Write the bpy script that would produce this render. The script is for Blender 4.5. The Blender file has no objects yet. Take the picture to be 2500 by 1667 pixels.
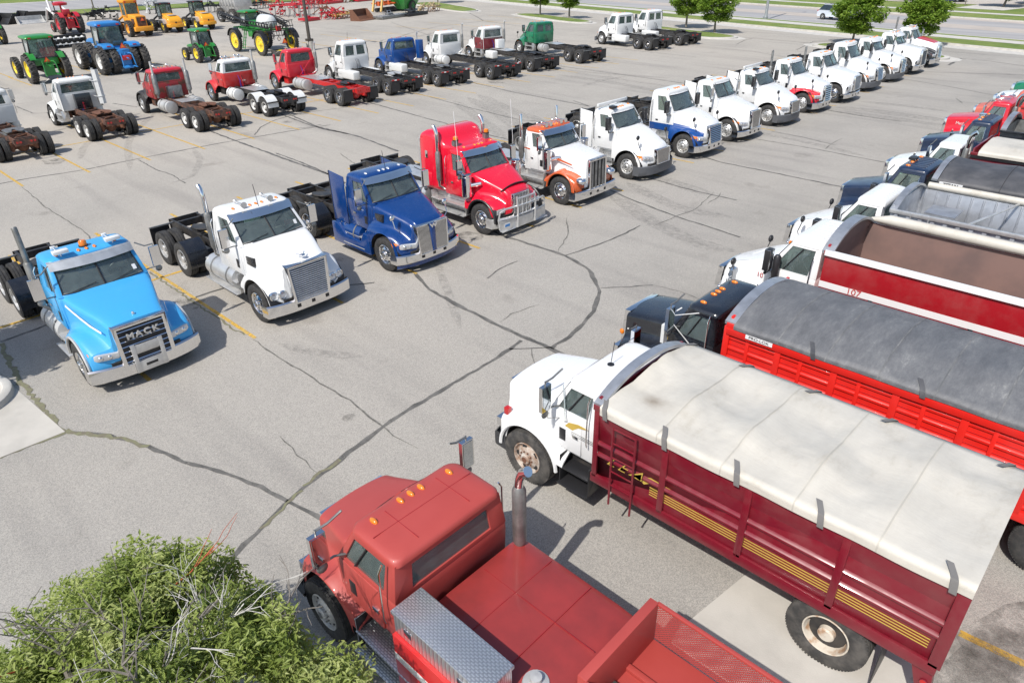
import bpy, bmesh, math, random
from mathutils import Vector, Matrix
R = math.radians; PI = math.pi
random.seed(7)
C = bpy.context.scene.collection
# ------------------------------------------------------------ camera, sky, sun, exposure
cam = bpy.data.cameras.new('camera'); co = bpy.data.objects.new('camera', cam); C.objects.link(co)
cam.sensor_width = 36; cam.lens = 24.48; cam.clip_end = 3000; cam.clip_start = .1
_y, _p, _r = R(134), R(29.8), R(-1.0)
fw = Vector((math.cos(_y)*math.cos(_p), math.sin(_y)*math.cos(_p), -math.sin(_p)))
rt = Vector((math.cos(_y-PI/2), math.sin(_y-PI/2), 0)); up = rt.cross(fw)
r2 = rt*math.cos(_r)+up*math.sin(_r); u2 = -rt*math.sin(_r)+up*math.cos(_r)
M = Matrix((r2, u2, -fw)).transposed().to_4x4(); M.translation = (0, 0, 8.5)
co.matrix_world = M
bpy.context.scene.camera = co
SUN_EL, SUN_AZ = 50.5, -80           # the sun stands towards -y: shadows fall to +y
wd = bpy.data.worlds.new('World'); bpy.context.scene.world = wd; wd.use_nodes = True
nt = wd.node_tree; bg = nt.nodes['Background']
sky = nt.nodes.new('ShaderNodeTexSky'); sky.sky_type = 'NISHITA'; sky.sun_disc = False
sky.sun_elevation = R(SUN_EL); sky.sun_rotation = R(90-SUN_AZ); sky.dust_density = 1.5
nt.links.new(sky.outputs[0], bg.inputs[0]); bg.inputs[1].default_value = .13
sl = bpy.data.lights.new('sun', 'SUN'); sl.energy = 4.1; sl.angle = R(.55); sl.color = (1, .955, .89)
so = bpy.data.objects.new('sun', sl); C.objects.link(so)
sd = Vector((math.cos(R(SUN_AZ))*math.cos(R(SUN_EL)), math.sin(R(SUN_AZ))*math.cos(R(SUN_EL)), math.sin(R(SUN_EL))))
so.rotation_euler = sd.to_track_quat('Z', 'Y').to_euler(); so.location = (0, 0, 60)
vs = bpy.context.scene.view_settings; vs.view_transform = 'Standard'; vs.look = 'None'; vs.gamma = 1; vs.exposure = .26
# ------------------------------------------------------------ materials
MT = {}
def _new(name):
    m = bpy.data.materials.new(name); m.use_nodes = True
    return m, m.node_tree, m.node_tree.nodes['Principled BSDF']
def noise(nt, scale, detail=3, rough=.5, coord='Object', stretch=None):
    tc = nt.nodes.new('ShaderNodeTexCoord'); n = nt.nodes.new('ShaderNodeTexNoise')
    n.inputs['Scale'].default_value = scale; n.inputs['Detail'].default_value = detail; n.inputs['Roughness'].default_value = rough
    src = tc.outputs[coord]
    if stretch:
        mp = nt.nodes.new('ShaderNodeMapping'); mp.inputs['Scale'].default_value = stretch
        nt.links.new(src, mp.inputs[0]); src = mp.outputs[0]
    nt.links.new(src, n.inputs['Vector'])
    return n.outputs[0]
def ramp(nt, src, stops):
    r = nt.nodes.new('ShaderNodeValToRGB'); e = r.color_ramp.elements
    while len(e) < len(stops): e.new(.5)
    for i, (p, c) in enumerate(stops):
        e[i].position = p; e[i].color = (*c, 1) if len(c) == 3 else c
    nt.links.new(src, r.inputs[0]); return r.outputs[0]
def mixc(nt, f, a, b, mode='MIX'):
    m = nt.nodes.new('ShaderNodeMix'); m.data_type = 'RGBA'; m.blend_type = mode
    for k, v in ((0, f), (6, a), (7, b)):
        if isinstance(v, bpy.types.NodeSocket): nt.links.new(v, m.inputs[k])
        elif k == 0: m.inputs[0].default_value = v
        else: m.inputs[k].default_value = (*v, 1)
    return m.outputs[2]
def bump(nt, p, src, s, d=.01):
    b = nt.nodes.new('ShaderNodeBump'); b.inputs['Strength'].default_value = s; b.inputs['Distance'].default_value = d
    nt.links.new(src, b.inputs['Height']); nt.links.new(b.outputs[0], p.inputs['Normal'])
def mat(name, col, rough=.5, metal=0, var=.12, scale=3, coat=0, bmp=0, bscale=40, c2=None, stretch=None, lo=.4, hi=.65, spec=.5):
    if name in MT: return MT[name]
    m, t, p = _new(name)
    p.inputs['Roughness'].default_value = rough; p.inputs['Metallic'].default_value = metal
    p.inputs['Coat Weight'].default_value = coat; p.inputs['Coat Roughness'].default_value = .06
    p.inputs['Specular IOR Level'].default_value = spec
    n = noise(t, scale, 5, .6, stretch=stretch)
    c2 = c2 or tuple(max(0, v*(1-var)) for v in col)
    t.links.new(mixc(t, ramp(t, n, [(lo, (0, 0, 0)), (hi, (1, 1, 1))]), col, c2), p.inputs['Base Color'])
    if bmp: bump(t, p, noise(t, bscale, 3), bmp)
    MT[name] = m; return m
def paint(name, col, rough=.3, coat=.6, dust=.10):
    if name in MT: return MT[name]
    m, t, p = _new(name)
    p.inputs['Coat Weight'].default_value = coat; p.inputs['Coat Roughness'].default_value = .08
    d = (col[0]*.8+.06, col[1]*.8+.055, col[2]*.8+.045) if max(col) < .6 else tuple(v*.86 for v in col)
    n = ramp(t, noise(t, 2.2, 6, .65), [(.42, (0, 0, 0)), (.72, (1, 1, 1))])
    f = t.nodes.new('ShaderNodeMath'); f.operation = 'MULTIPLY'; f.inputs[1].default_value = dust*4
    t.links.new(n, f.inputs[0])
    t.links.new(mixc(t, f.outputs[0], col, d), p.inputs['Base Color'])
    r = t.nodes.new('ShaderNodeMapRange'); r.inputs[3].default_value = rough*.8; r.inputs[4].default_value = rough*1.5
    t.links.new(n, r.inputs[0]); t.links.new(r.outputs[0], p.inputs['Roughness'])
    MT[name] = m; return m
WHITE = paint('white paint', (.74, .745, .74), .32)
OWHITE = paint('old white paint', (.66, .67, .66), .5, .15, .2)
SKYBLUE = paint('sky blue paint', (.05, .345, .68), .42, .3)
BLUE = paint('metallic blue paint', (.002, .036, .165), .25, .8, .02)
BLUE2 = paint('mid blue paint', (.005, .055, .23), .35, .5, .04)
NAVY = paint('navy paint', (.010, .022, .055), .35, .5)
BLACKP = paint('black paint', (.010, .012, .017), .28, .7, .05)
KRED = paint('bright red paint', (.70, .008, .032), .25, .8, .04)
RED = paint('red paint', (.52, .018, .018), .38, .4)
MRED = paint('crimson paint', (.58, .012, .03), .35, .5)
MAROON = paint('maroon paint', (.165, .007, .017), .38, .4)
DRED = paint('dark red paint', (.30, .010, .016), .35, .5)
BRED = paint('box red paint', (.64, .018, .012), .45, .2)
FADED = mat('faded red paint', (.40, .062, .052), .5, 0, .1, 1.4, .15, c2=(.36, .05, .042), lo=.3, hi=.8)
ORANGE = paint('orange paint', (.55, .10, .025), .3, .6)
GREEN = paint('dark green paint', (.004, .16, .075), .3, .6)
JGREEN = paint('tractor green paint', (.02, .22, .035), .4, .3)
TBLUE = paint('tractor blue paint', (.02, .20, .52), .4, .3)
TRED = paint('tractor red paint', (.48, .015, .03), .4, .3)
YEL = paint('machine yellow paint', (.80, .36, .02), .4, .3)
OYEL = paint('old machine yellow paint', (.72, .30, .02), .6, .05, .2)
RIMY = paint('rim yellow paint', (.78, .58, .03), .45, .2)
SALMON = paint('sun bleached red paint', (.55, .14, .10), .6, .05)
DECKR = mat('worn deck red', (.30, .035, .032), .42, 0, .1, 2.0, .3, c2=(.20, .028, .026), lo=.35, hi=.75)
RUSTRED = mat('rust stained red paint', (.34, .03, .035), .6, 0, .1, 2.6, .05, c2=(.13, .055, .035), lo=.5, hi=.62)
GREYP = mat('grey bumper plastic', (.09, .095, .105), .5)
CHROME = mat('chrome', (.80, .80, .80), .10, 1, .05, spec=.5)
ALU = mat('aluminium', (.66, .66, .65), .36, .62, .2, 4)
GALV = mat('galvanised steel', (.50, .52, .55), .45, .75, .25, 3)
STEEL = mat('dull steel', (.30, .30, .29), .5, .7, .35, 5)
TANK = mat('grey tank paint', (.52, .52, .51), .45, .3, .2)
BLACK = mat('black chassis', (.018, .018, .02), .5, 0, .4, 6, c2=(.05, .045, .04))
RUSTY = mat('rusty chassis', (.045, .032, .027), .8, 0, .1, 4, c2=(.17, .075, .045))
RUST = mat('rust', (.16, .07, .04), .85, 0, .3, 6)
RUBBER = mat('rubber', (.024, .024, .025), .75, 0, .1, 9, c2=(.05, .048, .045), bmp=.3, bscale=90)
MUDR = mat('dusty rubber', (.035, .034, .033), .85, 0, .1, 6, c2=(.09, .083, .075))
PLAST = mat('black plastic', (.02, .02, .022), .42)
INTER = mat('cab interior', (.24, .235, .22), .8, 0, .3)
SEAT = mat('seat cloth', (.34, .33, .30), .9)
AMBER = mat('amber lens', (.75, .20, .01), .2, coat=.8)
LRED = mat('red lens', (.45, .01, .01), .2, coat=.8)
LENS = mat('headlight lens', (.62, .64, .66), .08, .35, .1, coat=1)
DLENS = mat('dark lens', (.16, .17, .17), .06, .3, .1, coat=1)
WRIM = mat('white rim paint', (.66, .66, .64), .45, 0, .1, 8, c2=(.45, .40, .34), lo=.55, hi=.8)
RRIM = mat('rusty rim', (.30, .19, .13), .7, .2, .3, 9, c2=(.55, .52, .47))
HOSEB = mat('blue hose', (.02, .05, .45), .4); HOSER = mat('red hose', (.5, .02, .04), .4)
CRIM = mat('cream dusty rim', (.55, .50, .42), .6, 0, .1, 7, c2=(.36, .22, .13), lo=.5, hi=.68)
CONC = mat('concrete', (.48, .455, .41), .9, 0, .14, 1.3, bmp=.25, bscale=60)
KERB = mat('kerb concrete', (.52, .50, .46), .9, 0, .18, 2.2, bmp=.2)
BARK = mat('bark', (.20, .18, .155), .9, 0, .4, 12, bmp=.6, bscale=30)
TWIG = mat('bare twig', (.58, .56, .52), .8, 0, .25, 9)
RTWIG = mat('red twig', (.42, .09, .04), .7)
YLINE = None
def glassmat():
    m = bpy.data.materials.new('cab glass'); m.use_nodes = True; t = m.node_tree; t.nodes.clear()
    o = t.nodes.new('ShaderNodeOutputMaterial'); tr = t.nodes.new('ShaderNodeBsdfTransparent'); gl = t.nodes.new('ShaderNodeBsdfGlossy')
    tr.inputs[0].default_value = (.60, .73, .69, 1); gl.inputs[0].default_value = (.92, .96, 1, 1); gl.inputs[1].default_value = .02
    fr = t.nodes.new('ShaderNodeFresnel'); fr.inputs[0].default_value = 1.85
    mx = t.nodes.new('ShaderNodeMixShader'); t.links.new(fr.outputs[0], mx.inputs[0]); t.links.new(tr.outputs[0], mx.inputs[1]); t.links.new(gl.outputs[0], mx.inputs[2])
    df = t.nodes.new('ShaderNodeBsdfDiffuse'); df.inputs[0].default_value = (.40, .50, .48, 1); m2 = t.nodes.new('ShaderNodeMixShader')
    dn = ramp(t, noise(t, 4, 5, .7), [(.3, (.11, .11, .11)), (.8, (.22, .22, .22))]); t.links.new(dn, m2.inputs[0]); t.links.new(mx.outputs[0], m2.inputs[1]); t.links.new(df.outputs[0], m2.inputs[2])
    t.links.new(m2.outputs[0], o.inputs[0]); MT['glass'] = m; return m
GLASS = glassmat()
# ------------------------------------------------------------ mesh builder
class MB:
    def __init__(s): s.v = []; s.f = []; s.m = []
    def add(s, vs, fs, mi=0):
        b = len(s.v); s.v += [tuple(v) for v in vs]
        for f in fs: s.f.append([b+i for i in f]); s.m.append(mi)
        return s
    def box(s, x0, x1, y0, y1, z0, z1, mi=0):
        v = [(x, y, z) for z in (z0, z1) for y in (y0, y1) for x in (x0, x1)]
        return s.add(v, [(0, 2, 3, 1), (4, 5, 7, 6), (0, 1, 5, 4), (2, 6, 7, 3), (0, 4, 6, 2), (1, 3, 7, 5)], mi)
    def hexa(s, b, t, mi=0):
        return s.add(list(b)+list(t), [(3, 2, 1, 0), (4, 5, 6, 7), (0, 1, 5, 4), (1, 2, 6, 5), (2, 3, 7, 6), (3, 0, 4, 7)], mi)
    def slab(s, q, th, mi=0):
        q = [Vector(p) for p in q]; n = (q[1]-q[0]).cross(q[-1]-q[0]).normalized()*th
        k = len(q); return s.add(q+[p-n for p in q], [tuple(range(k)), tuple(range(2*k-1, k-1, -1))]+[(i, k+i, k+(i+1) % k, (i+1) % k) for i in range(k)], mi)
    def prism(s, pts, ax, a0, a1, mi=0):
        def w(p, a): return (p[0], a, p[1]) if ax == 'y' else (a, p[0], p[1]) if ax == 'x' else (p[0], p[1], a)
        k = len(pts)
        return s.add([w(p, a0) for p in pts]+[w(p, a1) for p in pts], [tuple(range(k)), tuple(range(2*k-1, k-1, -1))]+[(i, k+i, k+(i+1) % k, (i+1) % k) for i in range(k)], mi)
    def tube(s, path, r, n=8, mi=0, r1=None, closed=False):
        P = [Vector(p) for p in path]; L = len(P); b = len(s.v); prev = None
        for i, p in enumerate(P):
            if closed: d = P[(i+1) % L]-P[i-1]
            else: d = P[min(i+1, L-1)]-P[max(i-1, 0)]
            d = d.normalized() if d.length > 1e-9 else Vector((0, 0, 1))
            if prev is None: u = d.orthogonal().normalized()
            else:
                u = prev-d*prev.dot(d); u = u.normalized() if u.length > 1e-6 else d.orthogonal().normalized()
            prev = u; w = d.cross(u); rr = r if r1 is None else r+(r1-r)*i/(L-1)
            if isinstance(r, (list, tuple)): rr = r[i]
            s.v += [tuple(p+(u*math.cos(2*PI*k/n)+w*math.sin(2*PI*k/n))*rr) for k in range(n)]
        for i in range(L if closed else L-1):
            j = (i+1) % L
            for k in range(n): s.f.append([b+i*n+k, b+i*n+(k+1) % n, b+j*n+(k+1) % n, b+j*n+k]); s.m.append(mi)
        if not closed:
            s.f.append([b+k for k in range(n)][::-1]); s.m.append(mi); s.f.append([b+(L-1)*n+k for k in range(n)]); s.m.append(mi)
        return s
    def cyl(s, a, b, r, n=16, mi=0): return s.tube([a, b], r, n, mi)
    def lathe(s, prof, c=(0, 0, 0), ax='y', n=24, mi=0, a0=0, a1=2*PI):
        full = abs(a1-a0-2*PI) < 1e-6; N = n if full else n+1; b = len(s.v); K = len(prof)
        for i in range(N):
            t = a0+(a1-a0)*i/n; cs, sn = math.cos(t), math.sin(t)
            for r, a in prof:
                s.v.append((c[0]+r*cs, c[1]+a, c[2]+r*sn) if ax == 'y' else (c[0]+a, c[1]+r*cs, c[2]+r*sn) if ax == 'x' else (c[0]+r*cs, c[1]+r*sn, c[2]+a))
        for i in range(n):
            j = (i+1) % N
            for k in range(K-1): s.f.append([b+i*K+k, b+i*K+k+1, b+j*K+k+1, b+j*K+k]); s.m.append(mi)
        return s
    def loft(s, secs, closed=True, caps=True, mi=0, mf=None):
        b = len(s.v); K = len(secs[0])
        for q in secs: s.v += [tuple(p) for p in q]
        for i in range(len(secs)-1):
            for k in range(K if closed else K-1):
                s.f.append([b+i*K+k, b+i*K+(k+1) % K, b+(i+1)*K+(k+1) % K, b+(i+1)*K+k]); s.m.append(mf(i, k) if mf else mi)
        if caps and closed:
            s.f.append([b+k for k in range(K)][::-1]); s.m.append(mi); s.f.append([b+(len(secs)-1)*K+k for k in range(K)]); s.m.append(mi)
        return s
    def ball(s, c, r, mi=0, sc=(1, 1, 1), n=10):
        pr = [(math.sin(PI*i/n), -math.cos(PI*i/n)) for i in range(n+1)]; b = len(s.v)
        s.lathe(pr, (0, 0, 0), 'z', n*2, mi)
        for i in range(b, len(s.v)): v = s.v[i]; s.v[i] = (c[0]+v[0]*r*sc[0], c[1]+v[1]*r*sc[1], c[2]+v[2]*r*sc[2])
        return s
    def panel(s, q, l, r, b, t, th, mi=0):
        """frame of four slabs round an opening; q = bl, br, tr, tl; margins in metres; returns the inner quad"""
        q = [Vector(p) for p in q]; W = ((q[1]-q[0]).length+(q[2]-q[3]).length)/2; H = ((q[3]-q[0]).length+(q[2]-q[1]).length)/2
        def at(u, v): return (q[0]*(1-u)+q[1]*u)*(1-v)+(q[3]*(1-u)+q[2]*u)*v
        u0, u1, v0, v1 = l/W, 1-r/W, b/H, 1-t/H
        A, B, D, E = at(u0, v0), at(u1, v0), at(u1, v1), at(u0, v1)
        n = (q[1]-q[0]).cross(q[3]-q[0]).normalized()*th
        o = q+[p-n for p in q]; i = [A, B, D, E]+[p-n for p in (A, B, D, E)]
        vs = o+i
        fs = []
        for k in range(4):
            j = (k+1) % 4
            fs += [(k, j, 8+j, 8+k), (4+j, 4+k, 12+k, 12+j), (8+k, 8+j, 12+j, 12+k), (j, k, 4+k, 4+j)]
        s.add(vs, fs, mi); return [A-n*.45, B-n*.45, D-n*.45, E-n*.45]
    def mirror(s):
        k = len(s.v); nf = len(s.f)
        s.v += [(x, -y, z) for x, y, z in s.v]
        for i in range(nf): s.f.append([k+j for j in s.f[i][::-1]]); s.m.append(s.m[i])
        return s
    def xf(s, m, start=0):
        for i in range(start, len(s.v)): s.v[i] = tuple(m @ Vector(s.v[i]))
        return s
    def mesh(s, name, mats, bevel=0, smooth=35, seg=2):
        me = bpy.data.meshes.new(name); me.from_pydata(s.v, [], s.f)
        mats = mats if isinstance(mats, (list, tuple)) else [mats]
        for m in mats: me.materials.append(m)
        me.polygons.foreach_set('material_index', s.m)
        bm = bmesh.new(); bm.from_mesh(me)
        bmesh.ops.remove_doubles(bm, verts=bm.verts, dist=1e-5) if bevel else None
        bmesh.ops.recalc_face_normals(bm, faces=bm.faces)
        if bevel:
            es = [e for e in bm.edges if len(e.link_faces) == 2 and e.calc_face_angle(0) > .5]
            bmesh.ops.bevel(bm, geom=es, offset=bevel, segments=seg, affect='EDGES', profile=.5, clamp_overlap=True, harden_normals=False)
        bm.to_mesh(me); bm.free()
        if smooth:
            me.shade_smooth(); me.set_sharp_from_angle(angle=R(smooth))
        return me
    def build(s, name, mats, parent=None, bevel=0, smooth=35, seg=2, label=None):
        o = bpy.data.objects.new(name, s.mesh(name, mats, bevel, smooth, seg)); C.objects.link(o)
        if parent: o.parent = parent
        if label: o['label'] = label
        return o
def tag(o, label=None, cat=None, group=None, kind=None):
    if label: o['label'] = label
    if cat: o['category'] = cat
    if group: o['group'] = group
    if kind: o['kind'] = kind
    return o
def empty(name, label, cat, loc=(0, 0, 0), rz=0, group=None):
    o = bpy.data.objects.new(name, None); C.objects.link(o); o.location = loc; o.rotation_euler = (0, 0, rz); o.empty_display_size = .3
    return tag(o, label, cat, group)
def inst(me, name, parent, loc=(0, 0, 0), rot=(0, 0, 0), scale=1):
    o = bpy.data.objects.new(name, me); C.objects.link(o); o.parent = parent; o.location = loc; o.rotation_euler = rot
    if scale != 1: o.scale = (scale,)*3
    return o
_tc = {}
def textmesh(txt, size, depth, m, bold=0, shear=0):
    k = (txt, size, depth, m.name, bold, shear)
    if k in _tc: return _tc[k]
    cu = bpy.data.curves.new('lettering', 'FONT'); cu.body = txt; cu.size = size; cu.extrude = depth; cu.align_x = 'CENTER'; cu.align_y = 'CENTER'; cu.offset = bold; cu.shear = shear
    o = bpy.data.objects.new('lettering', cu); C.objects.link(o); dg = bpy.context.evaluated_depsgraph_get()
    me = bpy.data.meshes.new_from_object(o.evaluated_get(dg)); me.materials.clear(); me.materials.append(m)
    bpy.data.objects.remove(o); _tc[k] = me; return me
def text(txt, size, m, parent, loc, face, depth=.003, sx=1, bold=0, tilt=0, roll=0, shear=0):
    """face: '+x','-x','+y','-y' the way the lettering looks"""
    rz = {'+x': PI/2, '-x': -PI/2, '-y': 0, '+y': PI}[face]
    o = inst(textmesh(txt, size, depth, m, bold, shear), 'lettering', parent, loc)
    o.matrix_local = Matrix.Translation(loc) @ Matrix.Rotation(rz, 4, 'Z') @ Matrix.Rotation(PI/2-tilt, 4, 'X') @ Matrix.Rotation(roll, 4, 'Z') @ Matrix.Diagonal((sx, 1, 1, 1))
    return o
def rrect(x0, x1, y0, y1, r, z, n=4):
    r = min(r, (x1-x0)/2-.001, (y1-y0)/2-.001); out = []
    for cx, cy, a in ((x1-r, y1-r, 0), (x0+r, y1-r, 90), (x0+r, y0+r, 180), (x1-r, y0+r, 270)):
        for i in range(n+1):
            t = R(a+90*i/n); out.append((cx+r*math.cos(t), cy+r*math.sin(t), z))
    return out
# ------------------------------------------------------------ ground and paving
def G(x, y, z=0.0):
    """a point of the paving (photo pixels at 2352 wide) as lot coordinates"""
    X = (x*2500/2352-1250)/1700; Y = (y*2500/2352-833.5)/1700
    d = fw+r2*X-u2*Y; t = (z-8.5)/d.z
    return Vector((d.x*t, d.y*t, z))
def z1(x, y): return (x*.33999, y*.33999)
def z2(x, y): return (658.6+x*.4, y*.4)
def z3(x, y): return (1599.4+x*.32, y*.32)
def zk(x, y): return ((1400+x/2.94)*.9408, (100+y/2.94)*.9408)
def asphalt():
    m, t, p = _new('weathered asphalt')
    big = ramp(t, noise(t, .16, 7, .68), [(.30, (.366, .348, .318)), (.52, (.328, .312, .286)), (.74, (.280, .268, .247))])
    warm = mixc(t, ramp(t, noise(t, .045, 3), [(.5, (0, 0, 0)), (.62, (1, 1, 1))]), big, (.365, .342, .308))
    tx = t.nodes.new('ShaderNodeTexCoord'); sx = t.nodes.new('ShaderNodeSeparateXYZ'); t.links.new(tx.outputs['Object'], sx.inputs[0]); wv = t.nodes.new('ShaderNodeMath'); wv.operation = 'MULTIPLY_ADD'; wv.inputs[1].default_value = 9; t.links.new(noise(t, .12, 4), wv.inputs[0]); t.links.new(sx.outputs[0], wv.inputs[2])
    mr = t.nodes.new('ShaderNodeMapRange'); mr.inputs[1].default_value = -14; mr.inputs[2].default_value = -38; t.links.new(wv.outputs[0], mr.inputs[0])      # base colour turns paler and warmer towards the back of the lot
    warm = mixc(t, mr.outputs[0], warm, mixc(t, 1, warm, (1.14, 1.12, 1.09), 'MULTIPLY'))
    tc = t.nodes.new('ShaderNodeTexCoord'); mp = t.nodes.new('ShaderNodeMapping'); mp.inputs['Rotation'].default_value = (0, 0, .22); mp.inputs['Scale'].default_value = (.14, 1.5, 1)
    st = t.nodes.new('ShaderNodeTexNoise'); st.inputs['Scale'].default_value = .6; st.inputs['Detail'].default_value = 5
    t.links.new(tc.outputs['Object'], mp.inputs[0]); t.links.new(mp.outputs[0], st.inputs['Vector'])
    streak = ramp(t, st.outputs[0], [(.52, (1, 1, 1)), (.72, (.84, .84, .85))])
    c = mixc(t, 1, warm, streak, 'MULTIPLY')
    vo = t.nodes.new('ShaderNodeTexVoronoi'); vo.inputs['Scale'].default_value = 70; t.links.new(tc.outputs['Object'], vo.inputs['Vector'])
    sp = ramp(t, vo.outputs['Color'], [(.1, (.70, .70, .70)), (.5, (1.0, 1.0, 1.0)), (.9, (1.28, 1.26, 1.22))])
    c = mixc(t, .8, c, sp, 'MULTIPLY')
    sp2 = ramp(t, noise(t, 130, 2, .7), [(.35, (.66, .66, .66)), (.65, (1.26, 1.26, 1.25))])
    c = mixc(t, .75, c, sp2, 'MULTIPLY')
    oil = ramp(t, noise(t, .55, 3, .5), [(.66, (1, 1, 1)), (.74, (.70, .69, .68))])
    c = mixc(t, .6, c, oil, 'MULTIPLY')
    t.links.new(c, p.inputs['Base Color']); p.inputs['Roughness'].default_value = .92; p.inputs['Specular IOR Level'].default_value = .25
    bump(t, p, noise(t, 60, 3, .7), .5, .006)
    return m
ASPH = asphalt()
def road_mat():
    m, t, p = _new('road surface')
    c = ramp(t, noise(t, .35, 5, .6, stretch=(.08, 1.6, 1)), [(.36, (.36, .35, .34)), (.6, (.29, .285, .285))])
    t.links.new(c, p.inputs['Base Color']); p.inputs['Roughness'].default_value = .9
    return m
ROADM = road_mat()
ROADC = mat('tan concrete lanes', (.42, .375, .33), .9, 0, .12, .4)
def grassmat():
    m, t, p = _new('mown grass')
    a = ramp(t, noise(t, .28, 7, .75), [(.34, (.10, .165, .03)), (.52, (.17, .225, .045)), (.66, (.26, .27, .09)), (.8, (.33, .29, .14))])
    b = ramp(t, noise(t, 25, 3, .7), [(.3, (.6, .6, .6)), (.7, (1.25, 1.25, 1.2))])
    t.links.new(mixc(t, .8, a, b, 'MULTIPLY'), p.inputs['Base Color']); p.inputs['Roughness'].default_value = .95
    bump(t, p, noise(t, 30, 3), .8, .05)
    return m
GRASS = grassmat()
CRACK = mat('open crack', (.10, .095, .085), .95, 0, .3, 8, c2=(.2, .19, .17))
MOSS = mat('weeds in the joint', (.19, .19, .11), .95, 0, .3, 9, c2=(.15, .13, .10))
def yline():
    m = bpy.data.materials.new('worn yellow paint'); m.use_nodes = True; t = m.node_tree; p = t.nodes['Principled BSDF']; p.inputs['Roughness'].default_value = .8
    c = ramp(t, noise(t, 3, 5), [(.4, (.62, .37, .045)), (.7, (.55, .38, .11))]); t.links.new(c, p.inputs['Base Color'])
    tr = t.nodes.new('ShaderNodeBsdfTransparent'); mx = t.nodes.new('ShaderNodeMixShader')
    f = ramp(t, noise(t, 14, 6, .75), [(.36, (0, 0, 0)), (.50, (.92, .92, .92))])
    t.links.new(f, mx.inputs[0]); t.links.new(tr.outputs[0], mx.inputs[1]); t.links.new(p.outputs[0], mx.inputs[2]); t.links.new(mx.outputs[0], t.nodes['Material Output'].inputs[0])
    return m
YLINE = yline()
def scuffmat(name, col, k, stretch=(1, 1, 1), sc=2.5):
    m = bpy.data.materials.new(name); m.use_nodes = True; t = m.node_tree; p = t.nodes['Principled BSDF']
    p.inputs['Base Color'].default_value = (*col, 1); p.inputs['Roughness'].default_value = .9
    tr = t.nodes.new('ShaderNodeBsdfTransparent'); mx = t.nodes.new('ShaderNodeMixShader')
    f = ramp(t, noise(t, sc, 6, .75, stretch=stretch), [(.42, (0, 0, 0)), (.80, (k, k, k))])
    t.links.new(f, mx.inputs[0]); t.links.new(tr.outputs[0], mx.inputs[1]); t.links.new(p.outputs[0], mx.inputs[2]); t.links.new(mx.outputs[0], t.nodes['Material Output'].inputs[0])
    return m
def sealmat():
    m = bpy.data.materials.new('crack sealant'); m.use_nodes = True; t = m.node_tree; p = t.nodes['Principled BSDF']
    t.links.new(ramp(t, noise(t, 2.5, 4, .6), [(.35, (.075, .073, .068)), (.7, (.17, .162, .148))]), p.inputs['Base Color']); p.inputs['Roughness'].default_value = .8
    tr = t.nodes.new('ShaderNodeBsdfTransparent'); mx = t.nodes.new('ShaderNodeMixShader'); f = ramp(t, noise(t, 5, 8, .8), [(.34, (.15, .15, .15)), (.46, (1, 1, 1))])
    t.links.new(f, mx.inputs[0]); t.links.new(tr.outputs[0], mx.inputs[1]); t.links.new(p.outputs[0], mx.inputs[2]); t.links.new(mx.outputs[0], t.nodes['Material Output'].inputs[0]); return m
SEAL = sealmat()
SCUFF = scuffmat('tyre scuff', (.13, .125, .12), .42, (1, 1, 1), 5)
WET = scuffmat('damp stain', (.07, .063, .055), .9, sc=.9)
def sheet(name, pts, z, m, parent=None, kind='structure', label=None):
    o = MB().add([(p[0], p[1], z) for p in pts], [tuple(range(len(pts)))]).build(name, m, parent, smooth=0)
    if not parent: tag(o, label, None, None, kind)
    return o
def grid(name, x0, x1, y0, y1, z, m):
    o = MB().add([(x0, y0, z), (x1, y0, z), (x1, y1, z), (x0, y1, z)], [(0, 1, 2, 3)]).build(name, m, smooth=0)
    return tag(o, kind='structure')
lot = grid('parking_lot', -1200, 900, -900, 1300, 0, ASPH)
lot['label'] = 'weathered grey asphalt lot with sealed cracks and faded yellow stall lines'
def strip(pts, w, z, jit=0, taper=False, seg=.5):
    """flat ribbon along a polyline"""
    P = [Vector((p[0], p[1], 0)) for p in pts]; Q = []
    for a, b in zip(P, P[1:]):
        n = max(1, int((b-a).length/seg))
        Q += [a.lerp(b, i/n) for i in range(n)]
    Q.append(P[-1]); mb = MB(); vs = []; L = len(Q)
    for it in range(2):
        Q = [Q[0]]+[(Q[i-1]+Q[i]*2+Q[i+1])/4 for i in range(1, L-1)]+[Q[-1]]
    for i, q in enumerate(Q):
        d = (Q[min(i+1, L-1)]-Q[max(i-1, 0)]).normalized(); n = Vector((-d.y, d.x, 0))
        ww = w*(1+random.uniform(-.35, .35)*(jit > 0))*.5; off = random.uniform(-jit, jit)
        if taper: ww *= min(1, 8*min(i, L-1-i)/L+.15)
        vs += [tuple(q+n*(off+ww)+Vector((0, 0, z))), tuple(q+n*(off-ww)+Vector((0, 0, z)))]
    return mb.add(vs, [(2*i, 2*i+1, 2*i+3, 2*i+2) for i in range(L-1)])
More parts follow.
